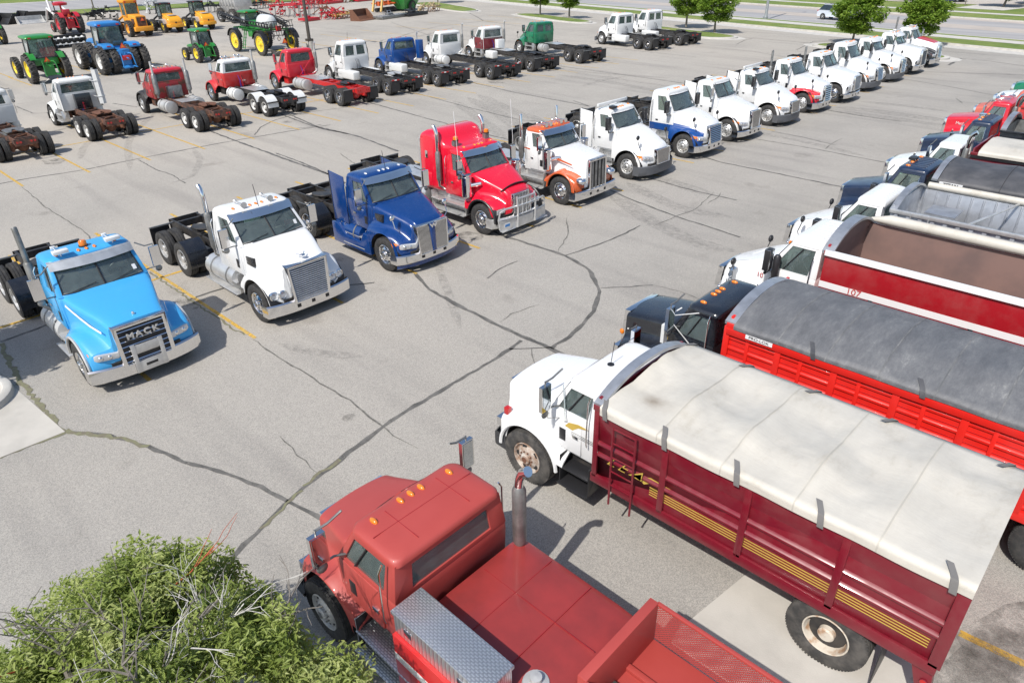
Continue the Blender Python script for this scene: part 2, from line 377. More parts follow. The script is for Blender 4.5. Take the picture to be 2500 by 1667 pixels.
seals = [  # (pixels of the photo at 2352 wide, width)
 ([(955, 628), (985, 665), (1060, 705), (1130, 740), (1197, 772), (1265, 800), (1335, 835), (1420, 880)], .17),
 ([(1197, 782), (1130, 830), (1040, 880), (900, 965), (800, 1040), (700, 1118), (560, 1250), (440, 1400)], .15),
 ([(1265, 800), (1320, 765), (1365, 715), (1378, 670), (1355, 620), (1300, 587), (1240, 568), (1150, 540), (1060, 495), (960, 470)], .16),
 ([(1300, 587), (1380, 560), (1430, 540), (1470, 518)], .09),
 ([(1380, 662), (1430, 660), (1500, 655)], .06), ([(1170, 802), (1220, 800), (1265, 797)], .07),
 ([(150, 990), (250, 1000), (340, 1025), (420, 1060), (500, 1082), (600, 1118), (760, 1200)], .13),
 ([z1(-60, 1255), z1(110, 1220), z1(560, 1150), z1(1000, 1060), z1(1560, 955), z1(2000, 880), z1(2230, 845)], .13),
 ([z1(1400, 880), z1(1600, 955), z1(1900, 1065), z1(2250, 1190), (860, 460), (960, 500)], .17),
 ([z1(935, 1080), z1(1060, 1150), z1(1160, 1180), z1(1250, 1240)], .07),
 ([z1(110, 720), z1(230, 770), z1(340, 760), z1(500, 720)], .10), ([z1(760, 700), z1(930, 725)], .12),
 ([z1(1720, 915), z1(1760, 860), z1(1850, 815), z1(2000, 770), z1(2352, 725)], .10),
 ([z1(1890, 770), z1(2100, 850), z1(2352, 905)], .17),
 ([z2(20, 660), z2(200, 740), z2(400, 780), z2(560, 840), z2(640, 870)], .17),
 ([z2(0, 740), z2(120, 735), z2(200, 715)], .08),
 ([z2(-60, 880), z2(100, 940), z2(260, 1010)], .13),
 ([z2(420, 575), z2(800, 680), z2(1100, 760), z2(1460, 850)], .13),
 ([z2(720, 530), z2(1050, 620), z2(1340, 690), z2(1480, 700)], .10),
 ([z2(1040, 470), z2(1300, 530), z2(1740, 612)], .13),
 ([z2(540, 250), z2(700, 195), z2(860, 155), z2(1130, 122)], .16), ([z2(600, 220), z2(760, 210), z2(960, 160)], .14),
 ([z2(1050, 78), z2(1095, 100), z2(1130, 122), z2(1320, 150), z2(1480, 162)], .18),
 ([z2(600, 130), z2(820, 205), z2(1060, 235)], .12),
 ([z2(1560, 380), z2(2000, 440), z2(2352, 490)], .14), ([z2(1800, 270), z2(2352, 330)], .1),
 ([zk(560, 990), zk(840, 1070), zk(1170, 1145)], .10), ([zk(820, 800), zk(1050, 870), zk(1450, 950), zk(1930, 1050), zk(2200, 1100)], .13),
 ([zk(1310, 705), zk(1700, 770), zk(2270, 880)], .09), ([zk(1420, 650), zk(1640, 690), zk(1880, 750)], .08),
 ([zk(1780, 490), zk(2100, 545), zk(2352, 580)], .13), ([zk(0, 430), zk(110, 470)], .1),
 ([z3(1490, 570), z3(1800, 620), z3(2160, 690)], .09), ([z3(0, 330), z3(400, 370), z3(740, 430)], .09),
 ([z3(720, 360), z3(840, 300), z3(1100, 290)], .13), ([z3(740, 440), z3(860, 370)], .13),
 ([z3(290, 320), z3(350, 290), z3(410, 275)], .12), ([z3(410, 275), z3(700, 300), z3(1000, 330)], .12),
 ([z3(1810, 470), z3(1900, 420)], .3), ([z3(1900, 420), z3(2100, 440), z3(2352, 475)], .12),
 ([z3(1520, 515), z3(1900, 525), z3(2352, 540)], .13),
 ([(1390, 430), (1440, 455), (1560, 500), (1700, 545)], .13),
 ([(0, 785), (60, 765), (110, 745)], .12), ([(430, 690), (500, 665), (560, 650)], .10), ([(790, 655), (860, 650)], .12),
 ([(1120, 640), (1150, 615), (1190, 600)], .06), ([(0, 300), (40, 320), (70, 345)], .08),
]
ms = MB()
for px, w in seals:
    s_ = strip([G(*p) for p in px], w*.70, .005, .022, False, .22); ms.add(s_.v, s_.f)
ms.build('crack_seal', SEAL, lot, smooth=0)
fine = [([(45, 425), (110, 480), (190, 530), (250, 585), (330, 640)], .03), ([(578, 778), (640, 820), (720, 870), (820, 930), (900, 1000), (960, 1030)], .03),
 ([zk(280, 560), zk(150, 610), zk(60, 680)], .03), ([(1300, 500), (1305, 540), (1280, 580)], .03),
 ([zk(1800, 780), zk(1850, 740), zk(1930, 700)], .03), ([(1640, 440), (1600, 480), (1560, 495), (1500, 520)], .03),
 ([(1500, 655), (1560, 668), (1610, 690)], .02), ([z2(1900, 560), z2(1960, 640)], .03), ([z2(300, 880), z2(420, 960)], .03),
 ([z1(1100, 780), z1(1180, 800)], .03), ([zk(960, 1170), zk(1040, 1120), zk(1060, 1090)], .03), ([(640, 1000), (700, 1060), (730, 1090)], .02),
 ([(1150, 740), (1170, 720), (1240, 700)], .025), ([(1220, 800), (1225, 830), (1240, 850)], .02), ([z3(1860, 705), z3(1910, 745)], .06), ([z1(420, 380), z1(600, 420)], .04)]
mf = MB()
for px, w in fine:
    s_ = strip([G(*p) for p in px], w*1.3, .004, .03, True, .25); mf.add(s_.v, s_.f)
mf.build('fine_crack', CRACK, lot, smooth=0)
mm = MB()
for px, w in (([(0, 790), (40, 870), (90, 930), (148, 990)], .11), ([(0, 1052), (60, 1025), (150, 992)], .08), ([(150, 990), (250, 1001), (340, 1026)], .10),
              ([(345, 625), (440, 690), (500, 730), (560, 770)], .05), ([(700, 1118), (740, 1085), (780, 1055)], .07), (([(690, 1125), (600, 1215)]), .07)):
    s_ = strip([G(*p) for p in px], w, .008, .05, False, .12); mm.add(s_.v, s_.f)
mm.build('joint_weeds', MOSS, lot, smooth=0)
# painted stall lines
def yl(x0, x1, y0, y1):
    MB().add([(x0, y0, .006), (x1, y0, .006), (x1, y1, .006), (x0, y1, .006)], [(0, 1, 2, 3)]).build('stall_line', YLINE, lot, smooth=0)
for k in range(0, 22):
    y = 3.88+2.612*k
    if 4.0 < y < 6: pass
    yl(-26.2, -15.2, y-.05, y+.05)
for k in range(-1, 19):
    y = 3.85+2.62*k; yl(-46.2, -34.4, y-.05, y+.05)
yl(-20.78, -20.66, -3, 60); yl(-40.62, -40.50, 0, 52)
MB().add([(.02, 8.85, .006), (6, 9.25, .006), (6, 9.37, .006), (.02, 8.98, .006)], [(0, 1, 2, 3)]).build('stall_line', YLINE, lot, smooth=0)
sheet('concrete_slab', [(-2.9, 6.2), (-1.0, 5.0), (-.2, 7.4), (.1, 8.7), (-.6, 9.5), (-2.5, 9.0)], .005, CONC, lot)
for k in range(2, 14): yl(-68, -62, 3.9+5.24*k, 4.0+5.24*k)
for k in range(-1, 18):
    y = 4+5.24*k; yl(-73, -67, y, y+.1)
# tyre marks swept over the aisle
mt = MB()
for px, w in ([z2(1040, 560), z2(1200, 640), z2(1340, 740), z2(1440, 860)], .9), ([z2(1100, 545), z2(1300, 640), z2(1480, 700)], .8), ([z2(960, 580), z2(1120, 690), z2(1260, 800)], .7), \
             ([z2(1700, 495), z2(1820, 460), z2(1945, 440)], .45), ([z2(1560, 430), z2(1900, 480), z2(2300, 560)], .8), ([z2(1600, 410), z2(2000, 470), z2(2352, 520)], .5), ([z2(1540, 395), z2(1760, 420), z2(2200, 450)], .6), \
             ([(1400, 440), (1480, 500), (1600, 560), (1700, 580)], .7), ([(1440, 420), (1560, 480), (1680, 500)], .6), ([zk(300, 930), zk(600, 980), zk(1000, 1110)], .7), \
             ([z1(720, 860), z1(560, 1000), z1(540, 1080)], .35), ([z1(1050, 760), z1(900, 900), z1(860, 980), z1(880, 1150)], .35), ([z1(1300, 1000), z1(1360, 1080), z1(1300, 1200), z1(1150, 1240)], .3), \
             ([z3(1000, 770), z3(1300, 800), z3(1800, 870)], 1.1), ([z3(980, 800), z3(1400, 850), z3(1800, 905)], .8), ([(640, 790), (740, 815), (840, 820)], .3), ([z3(1180, 730), z3(1500, 760), z3(1800, 800)], .6), \
             ([z1(1900, 410), z1(2100, 430), z1(2352, 470)], .7), ([z2(300, 330), z2(700, 340), z2(900, 320)], .8), ([z3(300, 930), z3(700, 1000), z3(1200, 1120)], .5), ([(980, 520), (1010, 620), (1060, 760)], .25):
    s_ = strip([G(*p) for p in px], w, .007, .0, True, .4); mt.add(s_.v, s_.f)
mt.build('tyre_mark', SCUFF, lot, smooth=0)
q = G(434, 370); MB().lathe([(0, .009), (.33, .009)], (q.x, q.y, 0), 'z', 14).build('oil_spot', WET, lot, smooth=0)
q = G(803, 960); MB().lathe([(0, .009), (.16, .009)], (q.x, q.y, 0), 'z', 9).build('oil_spot', WET, lot, smooth=0)
OIL = scuffmat('oil drip stain', (.06, .055, .05), .75, sc=3)
rs = random.Random(11)
for k in range(46):
    row = rs.choice(('A', 'B', 'A', 'C')); x = {'A': rs.uniform(-21, -15.5), 'B': rs.uniform(-45, -35), 'C': rs.uniform(-6.6, -3)}[row]; y = rs.uniform(2, 60) if row != 'C' else rs.uniform(5, 40); r_ = rs.uniform(.2, .75)
    MB().add([(x, y, .0085)]+[(x+r_*rs.uniform(.7, 1.1)*math.cos(i*.628), y+r_*rs.uniform(.5, .9)*math.sin(i*.628), .0085) for i in range(10)], [(0, i+1, (i+1) % 10+1) for i in range(10)]).build('oil_spot', OIL, lot, smooth=0)
# damp runoff at the rear of the near grain truck
s_ = strip([(.1, 7.6), (.35, 8.6), (.9, 9.6), (1.4, 11)], .8, .010, .08); s_.build('damp_patch', WET, lot, smooth=0)
# concrete apron at the left edge
a_, b_, c_ = G(150, 992), G(0, 1052), G(0, 860)
dir1 = (c_-a_).normalized(); dir2 = (b_-a_).normalized()
pad = MB().add([tuple(a_+Vector((0, 0, .012))), tuple(a_+dir1*9+Vector((0, 0, .012))), tuple(a_+dir1*9+dir2*9+Vector((0, 0, .012))), tuple(a_+dir2*9+Vector((0, 0, .012)))], [(0, 1, 2, 3)]).build('concrete_apron', CONC, smooth=0)
tag(pad, kind='structure')
kc = G(-92, 930)
kb = MB().lathe([(.0, .0), (1.02, .0), (1.0, .13), (.97, .15), (.84, .15), (.81, .12), (.81, .05), (0, .05)], (kc.x, kc.y, .012), 'z', 40).build('kerb_ring', KERB, smooth=40)
tag(kb, kind='structure')
# verge, pavement and road beyond the lot (they run almost along -x/+y)
def band(name, a, b, z, m, x0=-420, x1=420):
    """a, b: (y at x=-30, slope)"""
    f = lambda c, x: c[0]+c[1]*(x+30)
    o = MB().add([(x0, f(a, x0), z), (x1, f(a, x1), z), (x1, f(b, x1), z), (x0, f(b, x0), z)], [(0, 1, 2, 3)]).build(name, m, smooth=0)
    return tag(o, kind='structure')
def kerbband(name, a, w, h, x0=-420, x1=420):
    f = lambda x, d: a[0]+a[1]*(x+30)+d
    mb = MB(); mb.hexa([(x0, f(x0, 0), -.02), (x1, f(x1, 0), -.02), (x1, f(x1, w), -.02), (x0, f(x0, w), -.02)], [(x0, f(x0, 0), h), (x1, f(x1, 0), h), (x1, f(x1, w), h), (x0, f(x0, w), h)])
    return tag(mb.build(name, KERB, smooth=0), kind='structure')
S_ = -.215
band('gutter', (75.6, S_), (77.6, S_), .008, KERB)
kerbband('kerb', (77.6, S_), .25, .15)
band('verge', (77.8, S_), (81.6, S_), .12, GRASS)
band('pavement', (81.5, S_), (83.6, S_), .135, KERB)
band('verge', (83.5, S_), (84.7, S_), .125, GRASS)
kerbband('kerb', (84.6, S_), .25, .13)
band('road', (84.8, S_), (102.2, S_), .012, ROADM)
band('turning_lane', (91.3, S_), (95.2, S_), .017, ROADC)
band('parking_lane', (100.3, S_), (102.2, S_), .017, ROADC)
for x in (-48, -36, -14, 10, 34, -60, -84): band('lane_marking', (88.0, S_), (88.16, S_), .022, WHITE, x, x+6)
for x in (-58, -34, -10, 14): band('lane_marking', (98.0, S_), (98.16, S_), .022, WHITE, x, x+6)
kerbband('kerb', (102.2, S_), .25, .15)
band('verge', (102.4, S_), (108.2, S_), .12, GRASS)
band('pavement', (108.0, S_), (109.8, S_), .135, KERB)
band('verge', (109.7, S_), (600, S_), .13, GRASS)
band('far_lot', (120.5, -.06), (170, -.06), .15, mat('far lot concrete', (.46, .42, .37), .9), -90, 60)
# road at the left edge of the lot
def vband(name, a, b, z, m, s=.2, y0=-400, y1=110):
    f = lambda c, y: c+s*(y-45)
    return tag(MB().add([(f(a, y0), y0, z), (f(b, y0), y0, z), (f(b, y1), y1, z), (f(a, y1), y1, z)], [(0, 1, 2, 3)]).build(name, m, smooth=0), kind='structure')
vband('verge', -127, -137, .10, GRASS, .2, -400, 84)
vband('side_road', -137, -163, .11, ROADM)
vband('gutter', -163, -165, .12, KERB)
vband('verge', -165, -700, .13, GRASS)
def island(pts, name='kerb_island'):
    """raised planting island: kerb ring with grass inside; pts counter-clockwise"""
    P = [Vector((p[0], p[1], 0)) for p in pts]; c = sum(P, Vector())/len(P)
    for _ in range(3):
        Q = []
        for i, p in enumerate(P):
            n = P[(i+1) % len(P)]; Q += [p*.75+n*.25, p*.25+n*.75]
        P = Q
    mb = MB(); ins = []
    for p in P:
        d = (c-p).normalized(); ins.append(p+d*.45)
    out2 = [p-(c-p).normalized()*.9 for p in P]
    K = len(P); mb.loft([[(p.x, p.y, .009) for p in out2], [(p.x, p.y, .011) for p in P], [(p.x, p.y, .14) for p in P], [(p.x, p.y, .14) for p in ins]], caps=False)
    o = tag(mb.build(name, KERB, smooth=0), kind='structure')
    MB().add([(p.x, p.y, .13) for p in ins], [tuple(range(K))]).build('grass_bed', GRASS, o, smooth=0)
island([(-71, 74.4), (-57.5, 70.6), (-55.6, 71.6), (-56.2, 73.6), (-69, 77.2), (-71, 76.3)])
island([(-99, 79.5), (-80.4, 73.4), (-79, 74.5), (-79.6, 77.6), (-97, 84), (-99, 83)])
island([(-50, 70), (-38, 66.3), (-34.9, 67.6), (-35, 69.8), (-48, 73.5), (-50, 72.5)])
island([(-27, 67), (-16.6, 64.2), (-15.2, 65.4), (-15.8, 67.4), (-26, 70), (-27.2, 68.6)])
# ------------------------------------------------------------ wheels
def tyre_mesh(Ro, Ri, w, m=RUBBER, groove=True, n=36):
    h = w/2; k = Ro-Ri
    pr = [(Ri, -h+.03), (Ri+.03, -h+.008), (Ri+k*.3, -h), (Ri+k*.62, -h+.002), (Ri+k*.88, -h+.018), (Ro-.012, -h+.032), (Ro, -h+.052)]
    if groove:
        for g in (-.24, 0, .24):
            y = g*w*1.25; pr += [(Ro, y-.013), (Ro-.016, y-.008), (Ro-.016, y+.008), (Ro, y+.013)]
    pr += [(Ro, h-.052), (Ro-.012, h-.032), (Ri+k*.88, h-.018), (Ri+k*.62, h-.002), (Ri+k*.3, h), (Ri+.03, h-.008), (Ri, h-.03)]
    mb = MB().lathe(pr, (0, 0, 0), 'y', n); b = Ro
    for i in range(n*2):                       # shoulder sipes
        t = 2*PI*i/(n*2)
        for sgn in (-1, 1):
            st = len(mb.v); mb.box(b-.03, b-.004, -.009, .009, -.012, .012)
            mb.xf(Matrix.Rotation(-t, 4, 'Y') @ Matrix.Translation((0, sgn*(h-.028), 0)), st)
    return mb.mesh('tyre', m, smooth=40)
def bolts(mb, n, r, y, br, h, mi):
    for i in range(n):
        t = 2*PI*i/n; mb.cyl((r*math.cos(t), y, r*math.sin(t)), (r*math.cos(t), y+h, r*math.sin(t)), br, 6, mi)
def rim_front(m, holes=10, hr=.026, hub=STEEL, w=.27):
    h = w/2; mb = MB()
    mb.lathe([(.285, -h+.03), (.298, h-.03), (.30, h-.012), (.292, h-.006), (.28, h-.012), (.272, h-.03), (.262, h-.055), (.235, h-.06), (.20, h-.035), (.165, h-.012), (.155, h-.008), (.10, h-.008), (.10, h+.03), (.085, h+.045), (.06, h+.05), (0, h+.052)], n=36)
    for i in range(holes):
        t = 2*PI*(i+.5)/holes; c = (.214*math.cos(t), h-.047, .214*math.sin(t)); mb.cyl(c, (c[0], c[1]+.009, c[2]), hr, 10, 1)
    bolts(mb, 10, .135, h-.01, .013, .03, 2); mb.cyl((0, h+.04, 0), (0, h+.058, 0), .055, 16, 2)
    return mb.mesh('rim', [m, PLAST, hub], smooth=30)
def rim_rear(m, holes=10, hr=.03, hub=STEEL, w=.26):
    h = w/2; mb = MB()
    mb.lathe([(.285, -h+.03), (.298, h-.03), (.30, h-.012), (.292, h-.006), (.28, h-.012), (.272, h-.05), (.262, h-.15), (.245, h-.175), (.20, h-.165), (.165, h-.16), (.12, h-.16), (.11, h-.16), (.105, h-.03), (.085, h-.01), (0, h-.008)], n=36)
    for i in range(holes):
        t = 2*PI*(i+.5)/holes; c = (.215*math.cos(t), h-.173, .215*math.sin(t)); mb.cyl(c, (c[0], c[1]+.009, c[2]), hr, 10, 1)
    bolts(mb, 10, .14, h-.162, .013, .035, 2)
    return mb.mesh('rim', [m, PLAST, hub], smooth=30)
TY = tyre_mesh(.52, .295, .27); TYM = tyre_mesh(.53, .295, .27, MUDR)
_h = MB(); _h.cyl((0, -.12, 0), (0, .03, 0), .24, 20); HUB = _h.mesh('wheel', BLACK)
RF = {'chrome': rim_front(CHROME), 'alu': rim_front(ALU), 'white': rim_front(WRIM, 5, .036, WRIM), 'rust': rim_front(RRIM, 5, .05, RUST), 'grey': rim_front(TANK)}
RR = {'chrome': rim_rear(CHROME), 'alu': rim_rear(ALU), 'white': rim_rear(WRIM, 5, .034, WRIM), 'rust': rim_rear(CRIM, 5, .05, CRIM), 'red': rim_rear(CHROME, 10, .03, TRED), 'grey': rim_rear(TANK)}
def wheel(t, x, side, kind, rim, R0=.52, steer=0, y=None, tm=None):
    sc = R0/.52; rz = (0 if side > 0 else PI)+steer
    if kind == 'f':
        w = inst(HUB, 'wheel', t, (x, side*(y or 1.02), R0), (0, random.uniform(0, 1), rz), sc)
        inst(tm or TY, 'tyre', w); inst(RF[rim], 'rim', w)
    else:
        w = inst(HUB, 'wheel', t, (x, side*(y or 1.06), R0), (0, random.uniform(0, 1), rz), sc)
        inst(tm or TY, 'tyre', w); inst(RR[rim], 'rim', w); inst(tm or TY, 'tyre', w, (0, -.33, 0))
    return w
# ------------------------------------------------------------ truck
def lerp(a, b, t): return a+(b-a)*t
def ease(t): t = max(0, min(1, t)); return t*t*(3-2*t)
D = dict(xb=.85, xc=-.75, xr=-1.95, xt=None, zfl=.98, zb=1.84, zt=2.47, wb=.98, wt=.89, zh0=1.87, zh1=1.58, wh0=.91, wh1=.60, zf=1.26, zf1=1.02, wf=1.145, wf1=1.06, aero=0, sweep=.12, zn=.56,
         base=4.5, tand=1.32, drive=2, R=.52, p1=WHITE, p2=None, pf=None, proof=None, chassis=BLACK, fr='chrome', rr='chrome', grille=('h', 14), gw=(.40, .36), gz=(.68, 1.5), gm=CHROME, gb=PLAST, bump=CHROME, bz=(.30, .64), bsweep=.24,
         light='dual', mirror='west', visor=None, marks=5, stacks=(), tank=(-2.9, -1.5), tankm=ALU, tanks=1, visorz=0, rearwin='one', fifth=1, flaps=1, quarter=0, fullf=None, ext=None, sleeper=None, split=True, cleaner=0, horns=0, ant=0, seats=1,
         steer=0, roofh=.13, rooflights=AMBER, hoodmir=0, deck=0, tyre=None, wsl=.12, cmarg=.09, stripe=None, bars=None, beacon=0, hoses=1, vent=0, step=1, plate=None)
def hood(t, s):
    xn = s['xb']-.10; xw = s['xc']+.10; xc = min(xw, -.84); Ra = s['R']+.13; xs = []
    base = [xc, xc+.1, -.86, -.80, -.79, -Ra-.004, -Ra+.004]+[-Ra+Ra*2*i/22 for i in range(1, 22)]+[Ra-.004, Ra+.004]+[lerp(Ra, xn, i/6) for i in range(1, 7)]+[xn-.03]
    xs = sorted(set(round(x, 4) for x in base if xc <= x <= xn)); secs = []; cz = s['R']; wells = []
    for x in xs:
        u = max(0, (x-xw)/(xn-xw)); zh = lerp(s['zh0'], s['zh1'], u**1.15)-(.09*s['aero']*max(0, (u-.90)/.10)**2); wh = lerp(s['wh0'], s['wh1'], ease(u)*.6+u*.4)
        ae = s['aero']
        if x < xw-.02: zh = min(zh, s['zb']-.02)
        if x >= 0: zf = lerp(s['zf'], s['zf1'], min(1, x/max(.1, xn))**1.7)
        else: zf = lerp(s['zf']-(.34*min(1, abs(x)/.8)**2.0), lerp(s['zf'], s.get('zfr', s['zh0']-.42), min(1, -x/abs(xc))), ae)
        wf = lerp(s['wf'], s['wf1'], max(0, x/xn)**2.2) if x > -.795 else lerp(wh+.03, s['wb']+.03, ae)
        if x <= -.795: zl = s['zfl']+.06; zf = lerp(min(zf, 1.25), zf, ae)
        elif abs(x) < Ra: zl = cz+math.sqrt(Ra*Ra-x*x)
        elif x > 0: zl = s['zn']
        else: zl = .74
        if x < 0 and x > -.795 and not ae: zf = max(zf, zl+.07)
        ro = .09+.12*ae; rf = .13+.06*ae
        zj = min(zf+.05, zh-ro-.01); fl = .02+.04*ae
        y6 = min(wh+fl, wf-.02); y8 = min(wh+fl+.08, wf-.015); y9 = max(y8+.003, wf-rf); z9 = zf if zf > zl+.02 else zl+.02
        pts = [(0, zh+.03), (wh*.45, zh+.025), (wh*.75, zh+.012), (max(.05, wh-ro), zh), (wh-.3*ro, zh-.22*ro), (wh-.05*ro, zh-.62*ro), (wh, zh-ro*1.1), (y6, max(zj+.03, z9)), (y8, max(min(zf+.02, zh), z9)), (min(y9, wf-.01), z9), (wf-.3*rf if y9 < wf-.3*rf else wf-.008, max(zl+.015, z9-.28*rf)), (wf-.002, max(zl+.01, z9-rf)), (wf, max(zl, z9-rf-.03) if zl > z9-rf-.03 else zl)]
        rp = max(0, x/xn)
        def X(y): return x-s['sweep']*(rp**1.6)*(abs(y)/wf)**2
        full = [(X(y), -y, z) for y, z in pts[::-1]]+[(X(y), y, z) for y, z in pts[1:]]
        ch = [full[0]]
        for a_, b_ in zip(full, full[1:]): ch += [tuple(.75*p+.25*q for p, q in zip(a_, b_)), tuple(.25*p+.75*q for p, q in zip(a_, b_))]
        secs.append(ch+[full[-1]])
    last = secs[-1]; secs.append([(p[0]+.004, p[1], min(p[2], s['zn']+.0) if True else 0) for p in last])
    mb = MB(); pf = s['pf']; kz = 4
    K = len(secs[0])
    def mf(i, k):
        kk = min(k, K-2-k)
        return 1 if (pf and kk < 2*s.get('fk', 5)+1) else 0
    mb.loft(secs, closed=False, caps=False, mf=mf)
    h = mb.build('hood', [s['p1'], pf or s['p1']], t, smooth=62)
    for sg in (-1, 1):                              # wheel wells
        wl = MB(); a = [(Ra*math.cos(R(th)), cz+Ra*math.sin(R(th))) for th in range(-5, 190, 13)]
        wl.loft([[(x, sg*.50, z) for x, z in a], [(x, sg*(s['wf']-.02), z) for x, z in a]], closed=False, caps=False)
        wl.add([(x, sg*.5, z) for x, z in a]+[(0, sg*.5, .5)], [tuple(range(len(a)+1))])
        if s.get('lip'):
            wl.tube([(Ra*math.cos(R(th)), sg*(s['wf']+.0), cz+Ra*math.sin(R(th))) for th in range(0, 178, 8)], .035, 6, 1)
        wl.build('wheel_well', [PLAST, s.get('lip') or PLAST], t, smooth=50)
    return xn
def bumper(t, s):
    z0, z1 = s['bz']; xb = s['xb']; W = s.get('bw', 1.22); n = 16; A = []; sw = s['bsweep']
    for i in range(-n, n+1):
        y = W*i/n; A.append((xb-sw*(abs(i)/n)**3.2, y))
    A = [(xb-sw-.28, -W-.01)]+A+[(xb-sw-.28, W+.01)]
    def prof(x, y): return [(x-.03, y, z0), (x, y, z0+.03), (x+.004, y, (z0+z1)/2), (x, y, z1-.03), (x-.04, y, z1)]
    mb = MB(); mb.loft([prof(x, y) for x, y in A], closed=False, caps=False)
    b = mb.build('bumper', s['bump'], t, smooth=40)
    h = MB()
    for y in (-.42, 0, .42) if s.get('holes', 1) else ():
        h.box(xb+.002, xb+.010, y-.05, y+.05, (z0+z1)/2-.045, (z0+z1)/2+.045)
    if h.v: h.build('tow_hole', PLAST, b, smooth=0)
    u = MB(); u.box(xb-.55, xb-.10, -.75, .75, z0+.1, z1+.06); u.build('frame_front', BLACK, t, smooth=0)
    return b
def grille(t, s, xn):
    z0, z1 = s['gz']; z1 = min(z1, s['zh1']-.09*s['aero']-.02); w0, w1 = s['gw']; st = s['grille'][0]; n = s['grille'][1]; tl = s.get('gtilt', .06); x = xn+.03+tl
    def q(u, v, d=0): w = lerp(w0, w1, v); return (x+d-tl*v, (u*2-1)*w, lerp(z0, z1, v))
    bt = s.get('bt', .16); mb = MB(); mb.slab([q(0, 0), q(1, 0), q(1, 1), q(0, 1)], .06, 1)
    if st == 'h':
        for i in range(n): v = (i+.5)/n; mb.hexa([q(0, v-bt/n, .005), q(1, v-bt/n, .005), q(1, v-bt/n, .035), q(0, v-bt/n, .035)], [q(0, v+bt/n, .005), q(1, v+bt/n, .005), q(1, v+bt/n, .02), q(0, v+bt/n, .02)])
    elif st == 'v':
        for i in range(n): u = (i+.5)/n; mb.hexa([q(u-.24/n, 0, .005), q(u+.24/n, 0, .005), q(u+.24/n, 0, .03), q(u-.24/n, 0, .03)], [q(u-.24/n, 1, .005), q(u+.24/n, 1, .005), q(u+.24/n, 1, .03), q(u-.24/n, 1, .03)])
    g = mb.build('grille', [s['gm'], s['gb']], t, smooth=30)
    fr = MB(); fw_ = s.get('gf', .05)
    pts = [q(0, 0, .02), q(0, 1, .02), q(1, 1, .02), q(1, 0, .02)]
    o = [(x+.045-tl*v-0, (u*2-1)*(lerp(w0, w1, v)+fw_), lerp(z0, z1, v)+dz) for u, v, dz in ((0, 0, -.03), (0, 1, fw_), (1, 1, fw_), (1, 0, -.03))]
    i_ = [(x+.045-tl*v, (u*2-1)*(lerp(w0, w1, v)-.004), lerp(z0, z1, v)) for u, v in ((0, 0), (0, 1), (1, 1), (1, 0))]
    ob = [(p[0]-s.get('gd', .14), p[1], p[2]) for p in o]; ib = [(p[0]-.1, p[1], p[2]) for p in i_]
    fr.add(o+i_+ob+ib, [(k, (k+1) % 4, 4+(k+1) % 4, 4+k) for k in range(4)]+[(k, 8+k, 8+(k+1) % 4, (k+1) % 4) for k in range(4)]+[(4+k, 4+(k+1) % 4, 12+(k+1) % 4, 12+k) for k in range(4)])
    if st == 'w':            # two groups of vertical bars round a painted centre
        mb2 = MB()
        for sg in (-1, 1):
            for i in range(11): u = .5+sg*(.09+.038*i); mb2.hexa([q(u-.010, 0, .005), q(u+.010, 0, .005), q(u+.010, 0, .035), q(u-.010, 0, .035)], [q(u-.010, 1, .005), q(u+.010, 1, .005), q(u+.010, 1, .035), q(u-.010, 1, .035)])
        mb2.build('grille_bars', CHROME, g, smooth=30)
        c_ = MB(); c_.hexa([q(.44, 0, 0), q(.56, 0, 0), q(.56, 0, .07), q(.44, 0, .07)], [q(.42, 1.04, 0), q(.58, 1.04, 0), q(.58, 1.04, .07), q(.42, 1.04, .07)]); c_.build('grille_divider', s['p1'], g, bevel=.01)
    fr.build('grille_surround', s.get('gfm', CHROME), g, bevel=.012)
    return g
